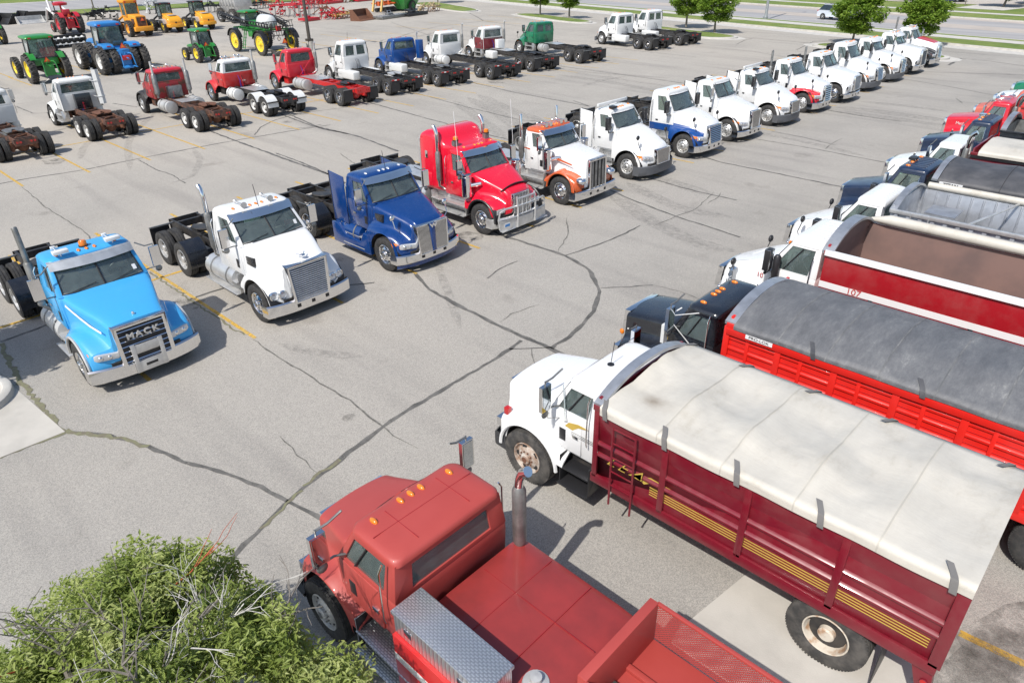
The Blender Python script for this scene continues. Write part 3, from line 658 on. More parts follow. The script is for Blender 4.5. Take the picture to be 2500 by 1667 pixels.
def lights(t, s, xn):
    k = s['light']; zc = s['zf1']-.14
    for sg in (-1, 1):
        mb = MB(); yy = .84; x = xn-s['sweep']*(yy/s['wf'])**2
        if k == 'dual':
            mb.lathe([(0, -.03), (.13, -.03), (.125, .03), (.10, .045), (.098, .02)], (x, sg*.74, zc), 'x', 20, 0); mb.lathe([(.105, .012), (0, .04)], (x, sg*.74, zc), 'x', 20, 1)
            mb.lathe([(0, -.03), (.13, -.03), (.125, .03), (.10, .045), (.098, .02)], (x-.05, sg*.96, zc+.01), 'x', 20, 0); mb.lathe([(.105, .012), (0, .04)], (x-.05, sg*.96, zc+.01), 'x', 20, 1)
        elif k == 'rect':
            x += .02; mb.box(x-.08, x+.03, sg*.84-.2, sg*.84+.2, zc-.1, zc+.08, 0); mb.box(x+.02, x+.04, sg*.84-.17, sg*.84+.0, zc-.07, zc+.055, 1); mb.box(x+.02, x+.04, sg*.84+.02, sg*.84+.18, zc-.07, zc+.055, 1)
        elif k == 'pod':
            mb.ball((x+.05, sg*.86, zc+.16), .16, 0, (1.3, 1.25, .8)); mb.lathe([(.13, 0), (.10, .03), (0, .045)], (x+.16, sg*.86, zc+.16), 'x', 18, 1); mb.cyl((x-.2, sg*.6, zc+.1), (x, sg*.86, zc+.1), .025, 8, 0)
        else:                                   # lens wrapped round the corner of the fender
            n = 8; A = []
            for i in range(n+1):
                y = lerp(.55, s['wf1']-.005, i/n); xx = xn+.012-s['sweep']*(y/s['wf'])**2-(.10*max(0, (i/n-.7)/.3)**2)
                A.append([(xx, sg*y, zc-.085+.05*i/n), (xx+.018, sg*y, zc-.04+.05*i/n), (xx+.01, sg*y, zc+.05+.06*i/n), (xx-.03, sg*y, zc+.085+.06*i/n)])
            A.append([(p[0]-.20, sg*(s['wf1']+.012), p[2]+.03) for p in A[-1]])
            mb.loft(A, closed=False, caps=False, mf=lambda i, k_: 2 if i >= n-1 else 1); mb.ball((A[3][1][0]-.03, sg*.72, zc), .065, 0, (.8, 1, 1)); mb.ball((A[5][1][0]-.03, sg*.9, zc+.02), .06, 0, (.8, 1, 1))
        mb.build('headlight', [CHROME, LENS if k != 'dark' else DLENS, AMBER if s.get('amb', 1) else LENS], t, smooth=40)
def cab(t, s):
    xc, xr, zb, zt, wb, wt = s['xc'], s['xr'], s['zb'], s['zt'], s['wb'], s['wt']; xt = s['xt'] if s['xt'] is not None else xc-.42; bu = s['wsl']
    p1 = s['p1']; p2 = s['p2'] or p1; pr = s['proof'] or p2
    mb = MB(); n = 6
    def ring(z, w, x0, x1, b):
        fr = [(x1+b*(1-(2*i/n-1)**2), w*(2*i/n-1), z) for i in range(n+1)]
        return [(x0, -w, z)]+fr+[(x0, w, z)]
    zs = s.get('zsplit', 0)
    secs = [ring(s['zfl'], wb-.02, xr, xc+.10, 0.02)]+([ring(zs, wb+.008, xr, xc+.10, .02)] if zs else [])+[ring(zb-.12, wb+.01, xr, xc+.07, bu*.6), ring(zb, wb, xr, xc, bu)]
    mb.loft(secs, mf=lambda i, k: 1 if (s.get('p_low') and i == 0) else 0)
    body = mb.build('cab', [p1, s.get('p_low') or p1], t, bevel=.025)
    g = MB(); gl = MB()
    mg = s['cmarg']
    for sg in (-1, 1):                          # side frames
        q = [(xr, sg*wb, zb), (xc, sg*wb, zb), (xt, sg*wt, zt), (xr+.03, sg*wt, zt)]
        if sg > 0: q = q[::-1]; q = [q[1], q[0], q[3], q[2]]; q = [(xc, wb, zb), (xr, wb, zb), (xr+.03, wt, zt), (xt, wt, zt)]
        l, r = (s.get('bp', .34), mg) if sg < 0 else (mg, s.get('bp', .34))
        i_ = g.panel(q, l, r, .03, .09, .06); gl.slab(i_, .006)
    rw = s['rearwin']; q = [(xr, wb, zb-.0), (xr, -wb, zb), (xr+.03, -wt, zt), (xr+.03, wt, zt)]
    if rw == 'one': i_ = g.panel(q, .26, .26, .06, .12, .05); gl.slab(i_, .006)
    elif rw == 'two':
        m_ = [(xr, 0, zb), (xr+.03, 0, zt)]
        i_ = g.panel([q[0], m_[0], m_[1], q[3]], .2, .1, .04, .14, .05); gl.slab(i_, .006); i_ = g.panel([m_[0], q[1], q[2], m_[1]], .1, .2, .04, .14, .05); gl.slab(i_, .006)
    elif rw == 'wide': i_ = g.panel(q, .14, .14, .04, .10, .05); gl.slab(i_, .006)
    else: g.slab(q, .05)
    def ws(u, v, d=0): y = (2*u-1)*lerp(wb, wt, v); return Vector((lerp(xc, xt, v)+bu*(1-(2*u-1)**2)+d, y, lerp(zb, zt, v)))
    for a, b in ((0, 1), ) if 1 else (): pass
    A = 10
    for i in range(A):                          # windscreen in strips, posts and rails round it
        u0, u1 = lerp(.055, .945, i/A), lerp(.055, .945, (i+1)/A)
        gl.add([ws(u0, .07), ws(u1, .07), ws(u1, .93), ws(u0, .93)], [(0, 1, 2, 3)])
        for v0, v1 in ((-.02, .07), (.93, 1.0)): g.slab([ws(u0, v0, .01), ws(u1, v0, .01), ws(u1, v1, .01), ws(u0, v1, .01)], .05)
    for u0, u1 in ((0, .055), (.945, 1)): g.slab([ws(u0, -.02, .012), ws(u1, -.02, .012), ws(u1, 1, .012), ws(u0, 1, .012)], .06)
    g.build('cab_frame', [p2], body, bevel=.008, smooth=35)
    gk = MB()
    def loop(pts, r): gk.tube(pts, r, 5, 0, closed=True)
    loop([ws(.055, .07, .02)]+[ws(u/10, .07, .02) for u in range(1, 10)]+[ws(.945, .07, .02), ws(.945, .93, .02)]+[ws(u/10, .93, .02) for u in range(9, 0, -1)]+[ws(.055, .93, .02)], .013)
    if s['split']: gk.tube([ws(.5, .07, .01), ws(.5, .93, .01)], .022, 6)
    for a, b in (((.15, .09), (.42, .22)), ((.58, .09), (.85, .22))): gk.tube([ws(a[0], a[1], .03), ws(b[0], b[1], .03)], .008, 5)
    for sg in (-1, 1):                          # vent window post
        gk.cyl((lerp(xc, xt, .15)-.30, sg*(wb-.01), zb+.05), (xt-.27, sg*(wt+.005), zt-.10), .014, 6)
    gk.build('window_seal', PLAST, body, smooth=40)
    gl.build('window_glass', GLASS, body, smooth=0)
    rf = MB(); xf_ = xt+bu+.02; h = s['roofh']       # roof
    yw = wt+.015
    def rr(z, ins, r): return [(x-(bu*.8*(abs(y)/yw)**2 if x > (xr+xt)/2 else 0), y, zz) for x, y, zz in rrect(xr+.0+ins, xf_-ins, -yw+ins, yw-ins, r, z, 5)]
    rf.loft([rr(zt-.03, 0, .10), rr(zt+h*.35, 0.0, .13), rr(zt+h*.65, .03, .16), rr(zt+h*.88, .10, .2), rr(zt+h, .26, .22)])
    ro = rf.build('roof', pr, body, smooth=60)
    if s.get('ribs'):
        rb = MB()
        for i in range(7): y = -.6+.2*i; rb.box(xr+.15, xf_-.3, y-.02, y+.02, zt+h*.85, zt+h+.014)
        rb.build('roof_rib', pr, ro, bevel=.008)
    if s['visor']:
        v = MB(); V = []
        for i in range(13):
            u = i/12; a = ws(u, 1.0, .03); V.append([tuple(a+Vector((-.03, 0, .065))), tuple(a+Vector((.05, 0, .055))), tuple(a+Vector((.15+s['visorz'], 0, -.105))), tuple(a+Vector((.145+s['visorz'], 0, -.112))), tuple(a+Vector((.04, 0, .03)))])
        v.loft(V, closed=True); v.build('sun_visor', s['visor'], t, smooth=30)
    for i in range(s['marks']):
        y = (-.62, -.17, 0, .17, .62)[i] if s['marks'] == 5 else 0
        m_ = MB(); xx = xf_-.22-bu*.8*(y/yw)**2; m_.ball((xx, y, zt+h*.95), .05, 0, (1.5, .75, .8), 6); m_.build('marker_light', s['rooflights'], t, smooth=60)
    # doors
    for sg in (-1, 1):
        d = MB(); x0, x1 = xr+.30, xc-.02; y = sg*(wb+.012)
        o = [(x0, s['zfl']+.06), (x1-.02, s['zfl']+.06), (x1+.02, zb-.14), (x1-.04, zb-.012), (x0, zb-.012)]
        d.prism(o, 'y', y-sg*.03, y+sg*.006)
        dm = s['p1'] if not s.get('p_low') else s['p1']
        do = d.build('door', [dm], t, bevel=.012)
        if s.get('p_low'):
            dl = MB(); dl.prism([(x0, s['zfl']+.06), (x1, s['zfl']+.06), (x1, zs), (x0, zs)], 'y', y, y+sg*.009); dl.build('door_lower', s['p_low'], do, smooth=0)
        hd = MB(); hd.box(x0+.05, x0+.17, y-.02, y+sg*.03, zb-.42, zb-.36); hd.build('door_handle', PLAST if s['mirror'] == 'aero' else CHROME, do, bevel=.006)
        if s.get('peep', 1): pw = MB(); pw.box(x1-.30, x1-.16, y-.005, y+sg*.012, 1.2, 1.44); pw.build('peep_window', PLAST, do, bevel=.01)
        gr = MB(); gr.tube([(xr+.14, sg*(wb+.07), 1.35), (xr+.14, sg*(wb+.09), 1.45), (xr+.14, sg*(wb+.08), 2.2), (xr+.14, sg*(wb+.02), 2.3)], .013, 6); gr.build('grab_handle', CHROME if s['mirror'] != 'aero' else PLAST, t)
    if s['seats']:
        it = MB(); it.box(xc-.28, xc+.02, -wb+.1, wb-.1, zb-.05, zb+.06); it.box(xr+.06, xc-.05, -wb+.06, wb-.06, zb-.02, zb+.004); it.build('dashboard', INTER, body, bevel=.02)
        for sg in (-1, 1):
            se = MB(); se.box(xr+.28, xr+.42, sg*.5-.24, sg*.5+.24, zb, zb+.34); se.box(xr+.28, xr+.38, sg*.5-.13, sg*.5+.13, zb+.34, zb+.50); se.build('seat', SEAT, body, bevel=.04)
        sw = MB(); c = Vector((xc-.42, .5, zb+.10)); sw.tube([c+Vector((.08*math.cos(a)*.6, .22*math.sin(a), .2*math.cos(a))) for a in [2*PI*i/20 for i in range(20)]], .014, 5, closed=True)
        sw.tube([c+Vector((0, -.2, 0)), c+Vector((0, .2, 0))], .014, 5); sw.tube([c, c+Vector((.25, 0, -.12))], .03, 6); sw.build('steering_wheel', PLAST, body)
    return body, xf_
def mirror(t, s):
    xc, wb = s['xc'], s['wb']; k = s['mirror']
    for sg in (-1, 1):
        mb = MB(); y = sg*(wb+.30); x = xc-.10
        if k == 'west':
            mb.box(x-.035, x+.035, y-.11, y+.11, 1.88, 2.36, 0); mb.box(x-.041, x-.034, y-.09, y+.09, 1.90, 2.34, 1)
            for z in (1.86, 2.42): mb.tube([(x, y, z), (x-.0, sg*(wb+.12), z), (x-.06, sg*(wb-.06), z+(.12 if z > 2 else -.04))], .016, 6, 2)
            mb.cyl((x, y, 1.84), (x, y, 2.44), .012, 6, 2); mb.ball((x, y, 1.80), .08, 2, (.45, 1, 1), 8)
        elif k == 'aero':
            mb.box(x-.08, x+.06, y-.12, y+.10, 1.86, 2.36, 3); mb.box(x-.086, x-.079, y-.1, y+.08, 1.90, 2.32, 1); mb.tube([(x, y, 1.86), (x+.02, y, 1.76), (x+.05, sg*(wb+.02), 1.74)], .035, 6, 3)
        mb.build('mirror', [CHROME if s.get('mirm', 1) else s['p1'], GLASSMIR, STEEL, PLAST], t, bevel=.012 if k == 'aero' else 0, smooth=40)
    if s['hoodmir']:
        for sg in (-1, 1):
            mb = MB(); x = .35; y = sg*1.0; z = 1.62
            mb.tube([(x+.1, sg*.86, s['zf']+.02), (x+.08, y, s['zf']+.16), (x, y, z)], .013, 6, 0); mb.ball((x, y, z+.07), .10, 0, (.55, 1, .95), 8); mb.build('hood_mirror', CHROME if s['hoodmir'] == 2 else PLAST, t, smooth=50)
GLASSMIR = mat('mirror glass', (.55, .6, .65), .03, 1)
def chassis(t, s):
    xe = -s['base']-(s['tand'] if s['drive'] == 2 else 0); xend = xe-s.get('over', .95); m = s['chassis']; mb = MB(); zr = s.get('zrail', (.78, 1.04))
    for sg in (-1, 1):
        y = sg*.43; mb.box(xend, s['xb']-.25, y-.012, y+.012, *zr); mb.box(xend, s['xb']-.3, y-.05 if sg > 0 else y, y if sg > 0 else y+.05, zr[1]-.012, zr[1]+.001); mb.box(xend, s['xb']-.3, y-.05 if sg > 0 else y, y if sg > 0 else y+.05, zr[0], zr[0]+.012)
    x = s['xr']+.1
    while x > xend+.1: mb.box(x-.05, x+.05, -.42, .42, zr[0]+.03, zr[1]-.03); x -= .85
    mb.box(xend-.01, xend+.03, -.48, .48, zr[0]-.04, zr[1]+.005)
    mb.box(-1.5, .45, -.36, .36, .55, 1.0)       # engine mass
    fr = mb.build('frame', m, t, smooth=0)
    ax = [-s['base']]+([xe] if s['drive'] == 2 else [])
    for x in ax:
        a = MB(); Rz = s['R']; a.cyl((x, -.85, Rz), (x, .85, Rz), .085, 12); a.ball((x, 0, Rz), .24, 0, (1, 1.1, .95), 10); a.cyl((x+.1, 0, Rz+.02), (x+.5, 0, Rz+.1), .07, 8)
        for sg in (-1, 1): a.cyl((x-.28, sg*.5, Rz-.05), (x-.28, sg*.5, zr[0]+.05), .12, 14); a.box(x-.4, x+.5, sg*.5-.05, sg*.5+.05, Rz-.1, Rz-.03)
        a.tube([(x+.25, -.35, zr[1]-.05), (x+.1, .1, zr[1]-.08), (x-.1, .38, zr[1]-.2)], .035, 6)
        a.build('drive_axle', m if m is not RUSTY else RUST, t, smooth=40)
    a = MB(); a.cyl((0, -.9, s['R']), (0, .9, s['R']), .06, 8); a.build('front_axle', BLACK, t)
    g = MB(); g.box(-1.3, -.7, .46, .8, .5, .9); g.cyl((-1.2, -.2, .7), (-s['base']+.2, -.0, .62), .055, 8); g.build('drive_shaft', m, t, smooth=40)
    if s['fifth']:
        x = -s['base']-s['tand']*.42 if s['drive'] == 2 else -s['base']; f = MB(); z = zr[1]+.16
        o = [(x+.46*math.cos(R(a)), .46*math.sin(R(a))) for a in range(-148, 149, 16)]+[(x-.30, .14), (x-.02, .06), (x+.04, 0), (x-.02, -.06), (x-.30, -.14)]
        vv = [(px, py, z+(.0 if px > x-.2 else -.05)) for px, py in o]; f.slab(vv[::-1], -.04)
        for sg in (-1, 1): f.prism([(x+.2, zr[1]), (x+.12, z-.04), (x-.12, z-.04), (x-.2, zr[1])], 'y', sg*.36-.05, sg*.36+.05)
        f.box(x-.5, x+.5, -.47, -.40, zr[1]+.002, zr[1]+.03); f.box(x-.5, x+.5, .40, .47, zr[1]+.002, zr[1]+.03)
        f.build('fifth_wheel', s.get('fifthm', STEEL if m is RUSTY else BLACK), t, smooth=30)
    for x in ax:
        for sg in (-1, 1): wheel(t, x, sg, 'r', s['rr'], s['R'], tm=s['tyre'])
    for sg in (-1, 1): wheel(t, 0, sg, 'f', s['fr'], s['R'], s['steer'], tm=s['tyre'])
    if s['flaps']:
        for sg in (-1, 1):
            f = MB(); f.box(xe-.70, xe-.685, sg*.9-.30, sg*.9+.30, .30, .98); f.box(xe-.72, xe-.66, min(sg*.44, sg*1.2), max(sg*.44, sg*1.2), .98, 1.02, 1); f.build('mud_flap', [PLAST, STEEL], t, smooth=0)
            if s['flaps'] == 2: lr = MB(); lr.box(xe-.725, xe-.70, sg*.9-.29, sg*.9+.29, .955, 1.03, 0); lr.box(xe-.727, xe-.70, sg*.9-.08, sg*.9+.08, .956, 1.029, 1); lr.build('reflector_strip', [LRED, WHITE], t, smooth=0)
    if s['quarter']:
        for sg in (-1, 1):
            f = MB(); Rq = s['R']+.09; a = [(-s['base']+Rq*math.cos(R(th)), s['R']+Rq*math.sin(R(th))) for th in range(-12, 84, 8)]; a2 = [(-s['base']+(Rq+.012)*math.cos(R(th)), s['R']+(Rq+.012)*math.sin(R(th))) for th in range(76, -20, -8)]
            f.loft([[(x, sg*y, z) for x, z in a+a2] for y in (.60, 1.20)]); f.build('quarter_fender', s['quarter'], t, smooth=50)
    if s['fullf']:
        for x in ax:
            for sg in (-1, 1):
                f = MB(); Rq = s['R']+.10; a = [(x+Rq*math.cos(R(th)), s['R']+Rq*math.sin(R(th))) for th in range(22, 172, 10)]; a2 = [(p[0]+(p[0]-x)*.03, p[1]+.015) for p in a[::-1]]
                f.loft([[(px, sg*y, z) for px, z in a+a2] for y in (.58, 1.22)]); f.build('full_fender', s['fullf'], t, smooth=50)
        for sg in (-1, 1): f = MB(); f.box(xe-.6, xe-.57, sg*.9-.32, sg*.9+.32, .55, .80); f.box(xe-.64, xe-.60, min(sg*.3, sg*1.25), max(sg*.3, sg*1.25), .80, .87, 1); f.build('mud_flap', [s['fullf'], BLACK], t, smooth=0)
    tl = MB()
    for y in (-.36, -.22, .22, .36): tl.cyl((xend-.012, y, .90), (xend-.03, y, .90), .05, 12)
    tl.build('tail_light', LRED, t)
    x0, x1 = s['tank']
    for sg in ((-1, 1) if s['tanks'] else ()):
        k = MB(); y = sg*.80; r = s.get('tr', .31); z = .72
        if s.get('tanksq'): k.box(x0, x1, y-.3, y+.3, .42, .98); k.build('fuel_tank', s['tankm'], t, bevel=.1, seg=4)
        else:
            k.lathe([(0, x0-.03), (r*.7, x0-.02), (r, x0), (r, x1), (r*.7, x1+.02), (0, x1+.03)], (0, y, z), 'x', 28)
            for xx in (lerp(x0, x1, .22), lerp(x0, x1, .78)): k.lathe([(r+.002, xx-.03), (r+.010, xx-.03), (r+.010, xx+.03), (r+.002, xx+.03)], (0, y, z), 'x', 28, 1)
            k.cyl((x1-.2, y+sg*.1, z+r*.9), (x1-.2, y+sg*.12, z+r+.05), .045, 10, 1); k.build('fuel_tank', [s['tankm'], STEEL], t, smooth=40)
    if s['step']:
        for sg in (-1, 1):
            k = MB(); a0, a1 = s.get('stepx', (s['xr']+.25, -.80)); k.box(a0, a1, sg*.98-.19, sg*.98+.19, .40, .43); k.box(a0+.02, a1, sg*.94-.17, sg*.94+.17, .72, .75); k.box(a0, a0+.02, sg*.9-.15, sg*.9+.2, .40, .98, 1); k.box(a1-.02, a1, sg*.9-.15, sg*.9+.2, .40, .98, 1)
            k.box(a0, a1, min(sg*.72, sg*.75), max(sg*.72, sg*.75), .42, .98, 1)
            k.build('step', [s.get('stepm', ALU), s.get('stepb', ALU)], t, bevel=.006)
    if s['deck']:
        k = MB(); k.box(s['deck'][0], s['deck'][1], -.46, .46, zr[1]+.004, zr[1]+.016); k.build('deck_plate', ALU, t, smooth=0)
    if s['hoses']:
        k = MB(); x = s['xr']-.06 if not s['sleeper'] else s['sleeper'][0]-.06
        k.tube([(x+.02, .12, 1.65), (x-.14, .14, 1.45)]+[(x-.22+.04*math.cos(i*1.5), .14+.04*math.sin(i*1.5), 1.42-.020*i) for i in range(24)]+[(x-.3, .1, 1.0)], .010, 5, 0)
        k.tube([(x+.02, -.02, 1.65), (x-.18, 0, 1.40)]+[(x-.28+.04*math.cos(i*1.5), .03+.04*math.sin(i*1.5), 1.38-.018*i) for i in range(20)]+[(x-.4, .1, 1.06)], .010, 5, 1)
        k.tube([(x+.02, -.12, 1.60), (x-.2, -.1, 1.3), (x-.3, -.05, 1.1), (x-.7, .0, 1.10)], .014, 5, 2)
        k.build('air_hose', s.get('hosem', [HOSEB, HOSER, PLAST]), t)
def stack(t, x, y, zt, kind, m=None):
    mb = MB(); m = m or CHROME; z0 = 1.15
    if kind == 'curve':
        mb.tube([(x+.1, y*.7, z0-.1), (x, y, z0+.1), (x, y, z0+.3)], .06, 10, 0); mb.tube([(x, y, z0+.25), (x, y, z0+.32), (x, y, 2.35), (x, y, 2.42)], [.07, .095, .095, .065], 16, 1)
        mb.tube([(x, y, 2.35), (x, y, zt-.3), (x-.02, y, zt-.18), (x-.07, y, zt-.07), (x-.16, y, zt)], [.062, .062, .064, .066, .07], 16, 0)
    elif kind == 'muffler':
        mb.tube([(x, y, z0-.05), (x, y, z0+.1), (x, y, z0+.18), (x, y, 2.3), (x, y, 2.4)], [.065, .07, .14, .14, .08], 18, 1); mb.tube([(x, y, 2.36), (x, y, zt)], .06, 14, 0)
    else:
        mb.tube([(x+.1, y*.8, z0-.1), (x, y, z0+.1), (x, y, z0+.3)], .065, 10, 0); mb.tube([(x, y, z0+.2), (x, y, z0+.28), (x, y, zt-.85), (x, y, zt-.80)], [.07, .10, .10, .07], 16, 1); mb.tube([(x, y, zt-.82), (x-.01, y, zt-.02), (x-.03, y, zt)], [.062, .062, .062], 14, 0)
    return mb.build('exhaust_stack', [m, STEEL if kind != 'dark' else STEEL], t, smooth=40)
def truck(name, label, s_, loc, rz=0, group=None, cat='semi truck'):
    s = dict(D); s.update(s_); t = empty(name, label, cat, (loc[0], loc[1], 0), rz, group)
    xn = hood(t, s); bumper(t, s); grille(t, s, xn); lights(t, s, xn); body, xf_ = cab(t, s); mirror(t, s)
    if s.get('nochassis'): pass
    chassis(t, s)
    for st in s['stacks']: stack(t, *st)
    if s['cleaner']:
        for sg in (-1, 1):
            k = MB(); x = s['xc']+.12; y = sg*(s['wh0']+.28); k.tube([(x, y, 1.15), (x, y, 1.2), (x, y, 1.85), (x, y, 1.86), (x, y, 1.93), (x, y, 1.96)], [.12, .17, .17, .155, .17, .10], 22); k.cyl((x+.05, y, 1.55), (x+.35, sg*(s['wh0']-.05), 1.62), .07, 12); k.build('air_cleaner', CHROME, t, smooth=40)
    if s['horns']:
        for y in ((-.38, .38) if s['horns'] == 1 else (-.55, -.3, .3, .55)):
            k = MB(); z = s['zt']+s['roofh']+.07; x = s['xt'] or s['xc']-.42; k.tube([(x-.45, y, z), (x-.40, y, z), (x-.05, y, z), (x+.03, y, z)], [.055, .02, .028, .085], 14); k.cyl((x-.2, y, z-.08), (x-.2, y, z), .015, 6); k.build('air_horn', CHROME if s['horns'] == 2 else ALU, t, smooth=60)
    if s['ant']:
        k = MB()
        for y in ((-1.3, 1.3) if s['ant'] == 2 else (-.2,)): k.cyl((s['xc']-.1, y, 2.3 if s['ant'] == 2 else 2.7), (s['xc']-.2, y, 3.9 if s['ant'] == 2 else 3.25), .008, 5)
        k.build('antenna', WHITE if s['ant'] == 2 else PLAST, t)
    if s['ext']:
        for sg in (-1, 1):
            k = MB(); x1 = s['xr']+.01; x0 = x1-s['ext'][0]; y = sg*(s['wb']+.02); k.prism([(x0, s['zfl']+.0), (x1, s['zfl']), (x1, s['zt']-.02), (x0, s['zt']+.05)], 'y', y-.015, y+.015, 0); k.box(x0-.06, x0, y-.02, y+.02, s['zfl'], s['zt']+.05, 1)
            k.build('side_extender', [s['ext'][1], PLAST], t, bevel=.006)
    if s['beacon']:
        k = MB(); x, y, z = s['beacon']; k.lathe([(.10, 0), (.10, .03), (0, .03)], (x, y, z), 'z', 16, 1); k.lathe([(.085, .03), (.085, .11), (.06, .14), (0, .145)], (x, y, z), 'z', 16, 0); k.build('beacon', [AMBER, PLAST], t, smooth=40)
    if s['vent']:
        for sg in (-1, 1):
            k = MB(); y = sg*(s['wh0']+.015); k.box(s['xc']+.16, s['xc']+.50, min(y, y-sg*.2), max(y, y-sg*.2), 1.40, 1.62, 0)
            for i in range(5): k.box(s['xc']+.15, s['xc']+.51, y-.004, y+.012, 1.415+.042*i, 1.435+.042*i, 1)
            k.build('hood_vent', [PLAST, CHROME], t, bevel=.006)
    return t, s
# ------------------------------------------------------------ front row, facing the aisle
GA = 'semi trucks parked nose out in the front row'
XA = -16.05
t, s = truck('semi_truck', 'sky blue day cab truck with an amber roof beacon and MACK on its grille', dict(p1=SKYBLUE, xb=.95, xc=-.78, wh0=.93, wh1=.60, zh1=1.52, zh0=1.87, zf=1.26, zf1=1.0, wf1=1.10, gw=(.48, .49), gz=(.60, 1.43), grille=('h', 7), gf=.085, bt=.07, gd=.2,
    light='lens', visor=ALU, stacks=((-2.12, -1.05, 3.15, 'straight', STEEL),), base=4.9, quarter=BLACKP, tank=(-2.7, -1.45), tanks=1, tankm=TANK, beacon=(-1.45, 0, 2.60), chassis=BLACK, flaps=1, lip=TANK, bsweep=.22, hoses=1, deck=0, stepm=ALU, stepb=PLAST, bump=CHROME, gm=CHROME, fr='chrome', steer=.0, rr='alu', wsl=.14, holes=0), (XA-.02, 4.02), 0, GA)
for k_, ch in enumerate('MACK'): text(ch, .185, ALU, t, (1.0, -.27+.18*k_, 1.25), '+x', .012, 1.1, .006, -.07)
b = MB(); x = .965
b.box(x, x+.04, -.34, -.25, .34, 1.02); b.box(x, x+.04, .25, .34, .34, 1.02); b.box(x, x+.035, -.25, .25, .80, 1.0); b.box(x, x+.03, -.25, .25, .34, .60); b.box(x+.03, x+.036, -.13, .13, .45, .52, 1)
b.build('bumper_guard', [ALU, PLAST], t, bevel=.01)
for y in (-.55, .55):
    b = MB(); b.box(-1.25, -1.10, y-.16, y+.16, 2.66, 2.74); b.cyl((-1.2, y, 2.58), (-1.2, y, 2.7), .015, 6); b.box(-1.75, -1.68, y-.05, y+.05, 2.60, 2.68); b.cyl((-1.75, y, 2.64), (-1.2, y, 2.64), .012, 6); b.build('work_light', WHITE, t, bevel=.01)
b = MB(); b.ball((.70, 0, 1.60), .035, 0, (1, 1, 1.6)); b.cyl((.70, 0, 1.53), (.70, 0, 1.60), .02, 8); b.build('hood_ornament', CHROME, t)
for sg in (-1, 1):
    b = MB(); b.prism([(-.66, 1.70), (-.52, 1.74), (.78, 1.30), (.80, 1.275), (-.40, 1.62)], 'y', sg*.90, sg*.95) if 0 else b.loft([[(x_, sg*(y_), z_+.022), (x_, sg*(y_+.012), z_-.022)] for x_, y_, z_ in ((-.6, .925, 1.70), (-.3, .895, 1.64), (0, .855, 1.57), (.35, .79, 1.47), (.66, .70, 1.38))], closed=False, caps=False); b.build('hood_stripe', WHITE, t)
t, s = truck('semi_truck', 'white day cab truck with twin round headlights, between the two blue trucks', dict(p1=WHITE, xb=.80, xc=-.72, xt=-1.30, xr=-2.12, zh0=1.87, zh1=1.53, wh0=.93, wh1=.64, zf=1.27, zf1=.98, wf1=1.08, gw=(.46, .52), gz=(.58, 1.49), gd=.2, grille=('h', 17), gf=.07, gtilt=.05, gm=ALU,
    light='dual', visor=CHROME, stacks=((-2.25, -.98, 3.1, 'curve', CHROME),), base=4.35, quarter=BLACKP, tank=(-2.9, -1.35), chassis=BLACK, horns=1, vent=CHROME, rr='alu', bsweep=.16, step=1, stepx=(-2.9, -1.1), hoses=0, ant=1), (XA+.15, 8.2), 0, GA)
b = MB(); b.ball((.62, 0, 1.69), .05, 0, (1.2, 1.6, .5)); b.tube([(.52, -.12, 1.72), (.64, 0, 1.68), (.52, .12, 1.72)], .014, 6); b.build('hood_ornament', CHROME, t)
b = MB(); b.slab([(-.86, .45, 1.99), (-.86, .72, 1.99), (-.93, .70, 2.10), (-.93, .47, 2.10)], .004); b.build('windshield_tag', LRED, t)
t, s = truck('semi_truck', 'metallic blue day cab truck with twin vertical bar grilles split by a blue strip', dict(p1=BLUE, aero=.55, xb=.92, xc=-.72, xr=-1.92, zh0=1.86, zh1=1.46, wh0=.93, wh1=.64, zf=1.24, zf1=.98, wf=1.16, wf1=1.12, sweep=.22, gd=.2, gw=(.50, .55), gz=(.58, 1.42), grille=('w', 0), gf=.05,
    light='lens', visor=CHROME, base=4.15, quarter=BLACKP, tank=(-2.6, -1.3), tankm=BLUE, ext=(.72, BLUE), rr='chrome', bz=(.36, .64), bsweep=.26, hoodmir=2, deck=0, marks=5, rooflights=LENS, vent=CHROME, stepm=ALU, stepb=BLUE, stepx=(-2.1, -1.0), ant=1, hoses=1), (XA, 12.4), 0, GA)
for sg in (-1, 1): b = MB(); b.prism([(-2.65, .30), (-2.65, .95), (-2.3, .98), (-1.95, .66), (-1.2, .60), (-1.0, .95), (-.74, .95), (-.70, .30)], 'y', sg*1.02, sg*1.16); b.build('side_skirt', BLUE, t, bevel=.03)
b = MB(); A = [(.82-.26*(abs(i)/8)**2.6, 1.19*i/8) for i in range(-8, 9)]; b.loft([[(x, y, .20), (x+.05, y, .24), (x+.05, y, .37), (x, y, .37)] for x, y in A], closed=False, caps=False); b.build('lower_valance', BLUE, t)
text('W', .16, CHROME, t, (.965, 0, 1.36), '+x', .012, 1.5, .008)
t, s = truck('semi_truck', 'bright red tall sleeper truck with aluminium bull bar and twin curved stacks', dict(p1=KRED, xb=.78, xc=-.72, xr=-1.92, aero=.35, zh0=1.90, zh1=1.42, wh0=.90, wh1=.55, zf=1.20, zf1=1.0, wf1=1.12, sweep=.20, gw=(.36, .34), gz=(.62, 1.30), grille=('v', 9), gf=.05, gm=ALU, gb=STEEL,
    light='rect', visor=CHROME, base=5.3, tank=(-4.0, -2.9), sleeper=(-3.0, -1.9), stacks=((-2.08, -1.08, 3.22, 'curve', CHROME), (-2.08, 1.08, 3.22, 'curve', CHROME)), cleaner=1, rr='chrome', rearwin=None, bump=ALU, lip=PLAST, hoses=0, ant=2, marks=5, bw=1.18, stepx=(-2.6, -.85), step=1, deck=(-6.2, -3.4)), (XA, 16.4), 0, GA)
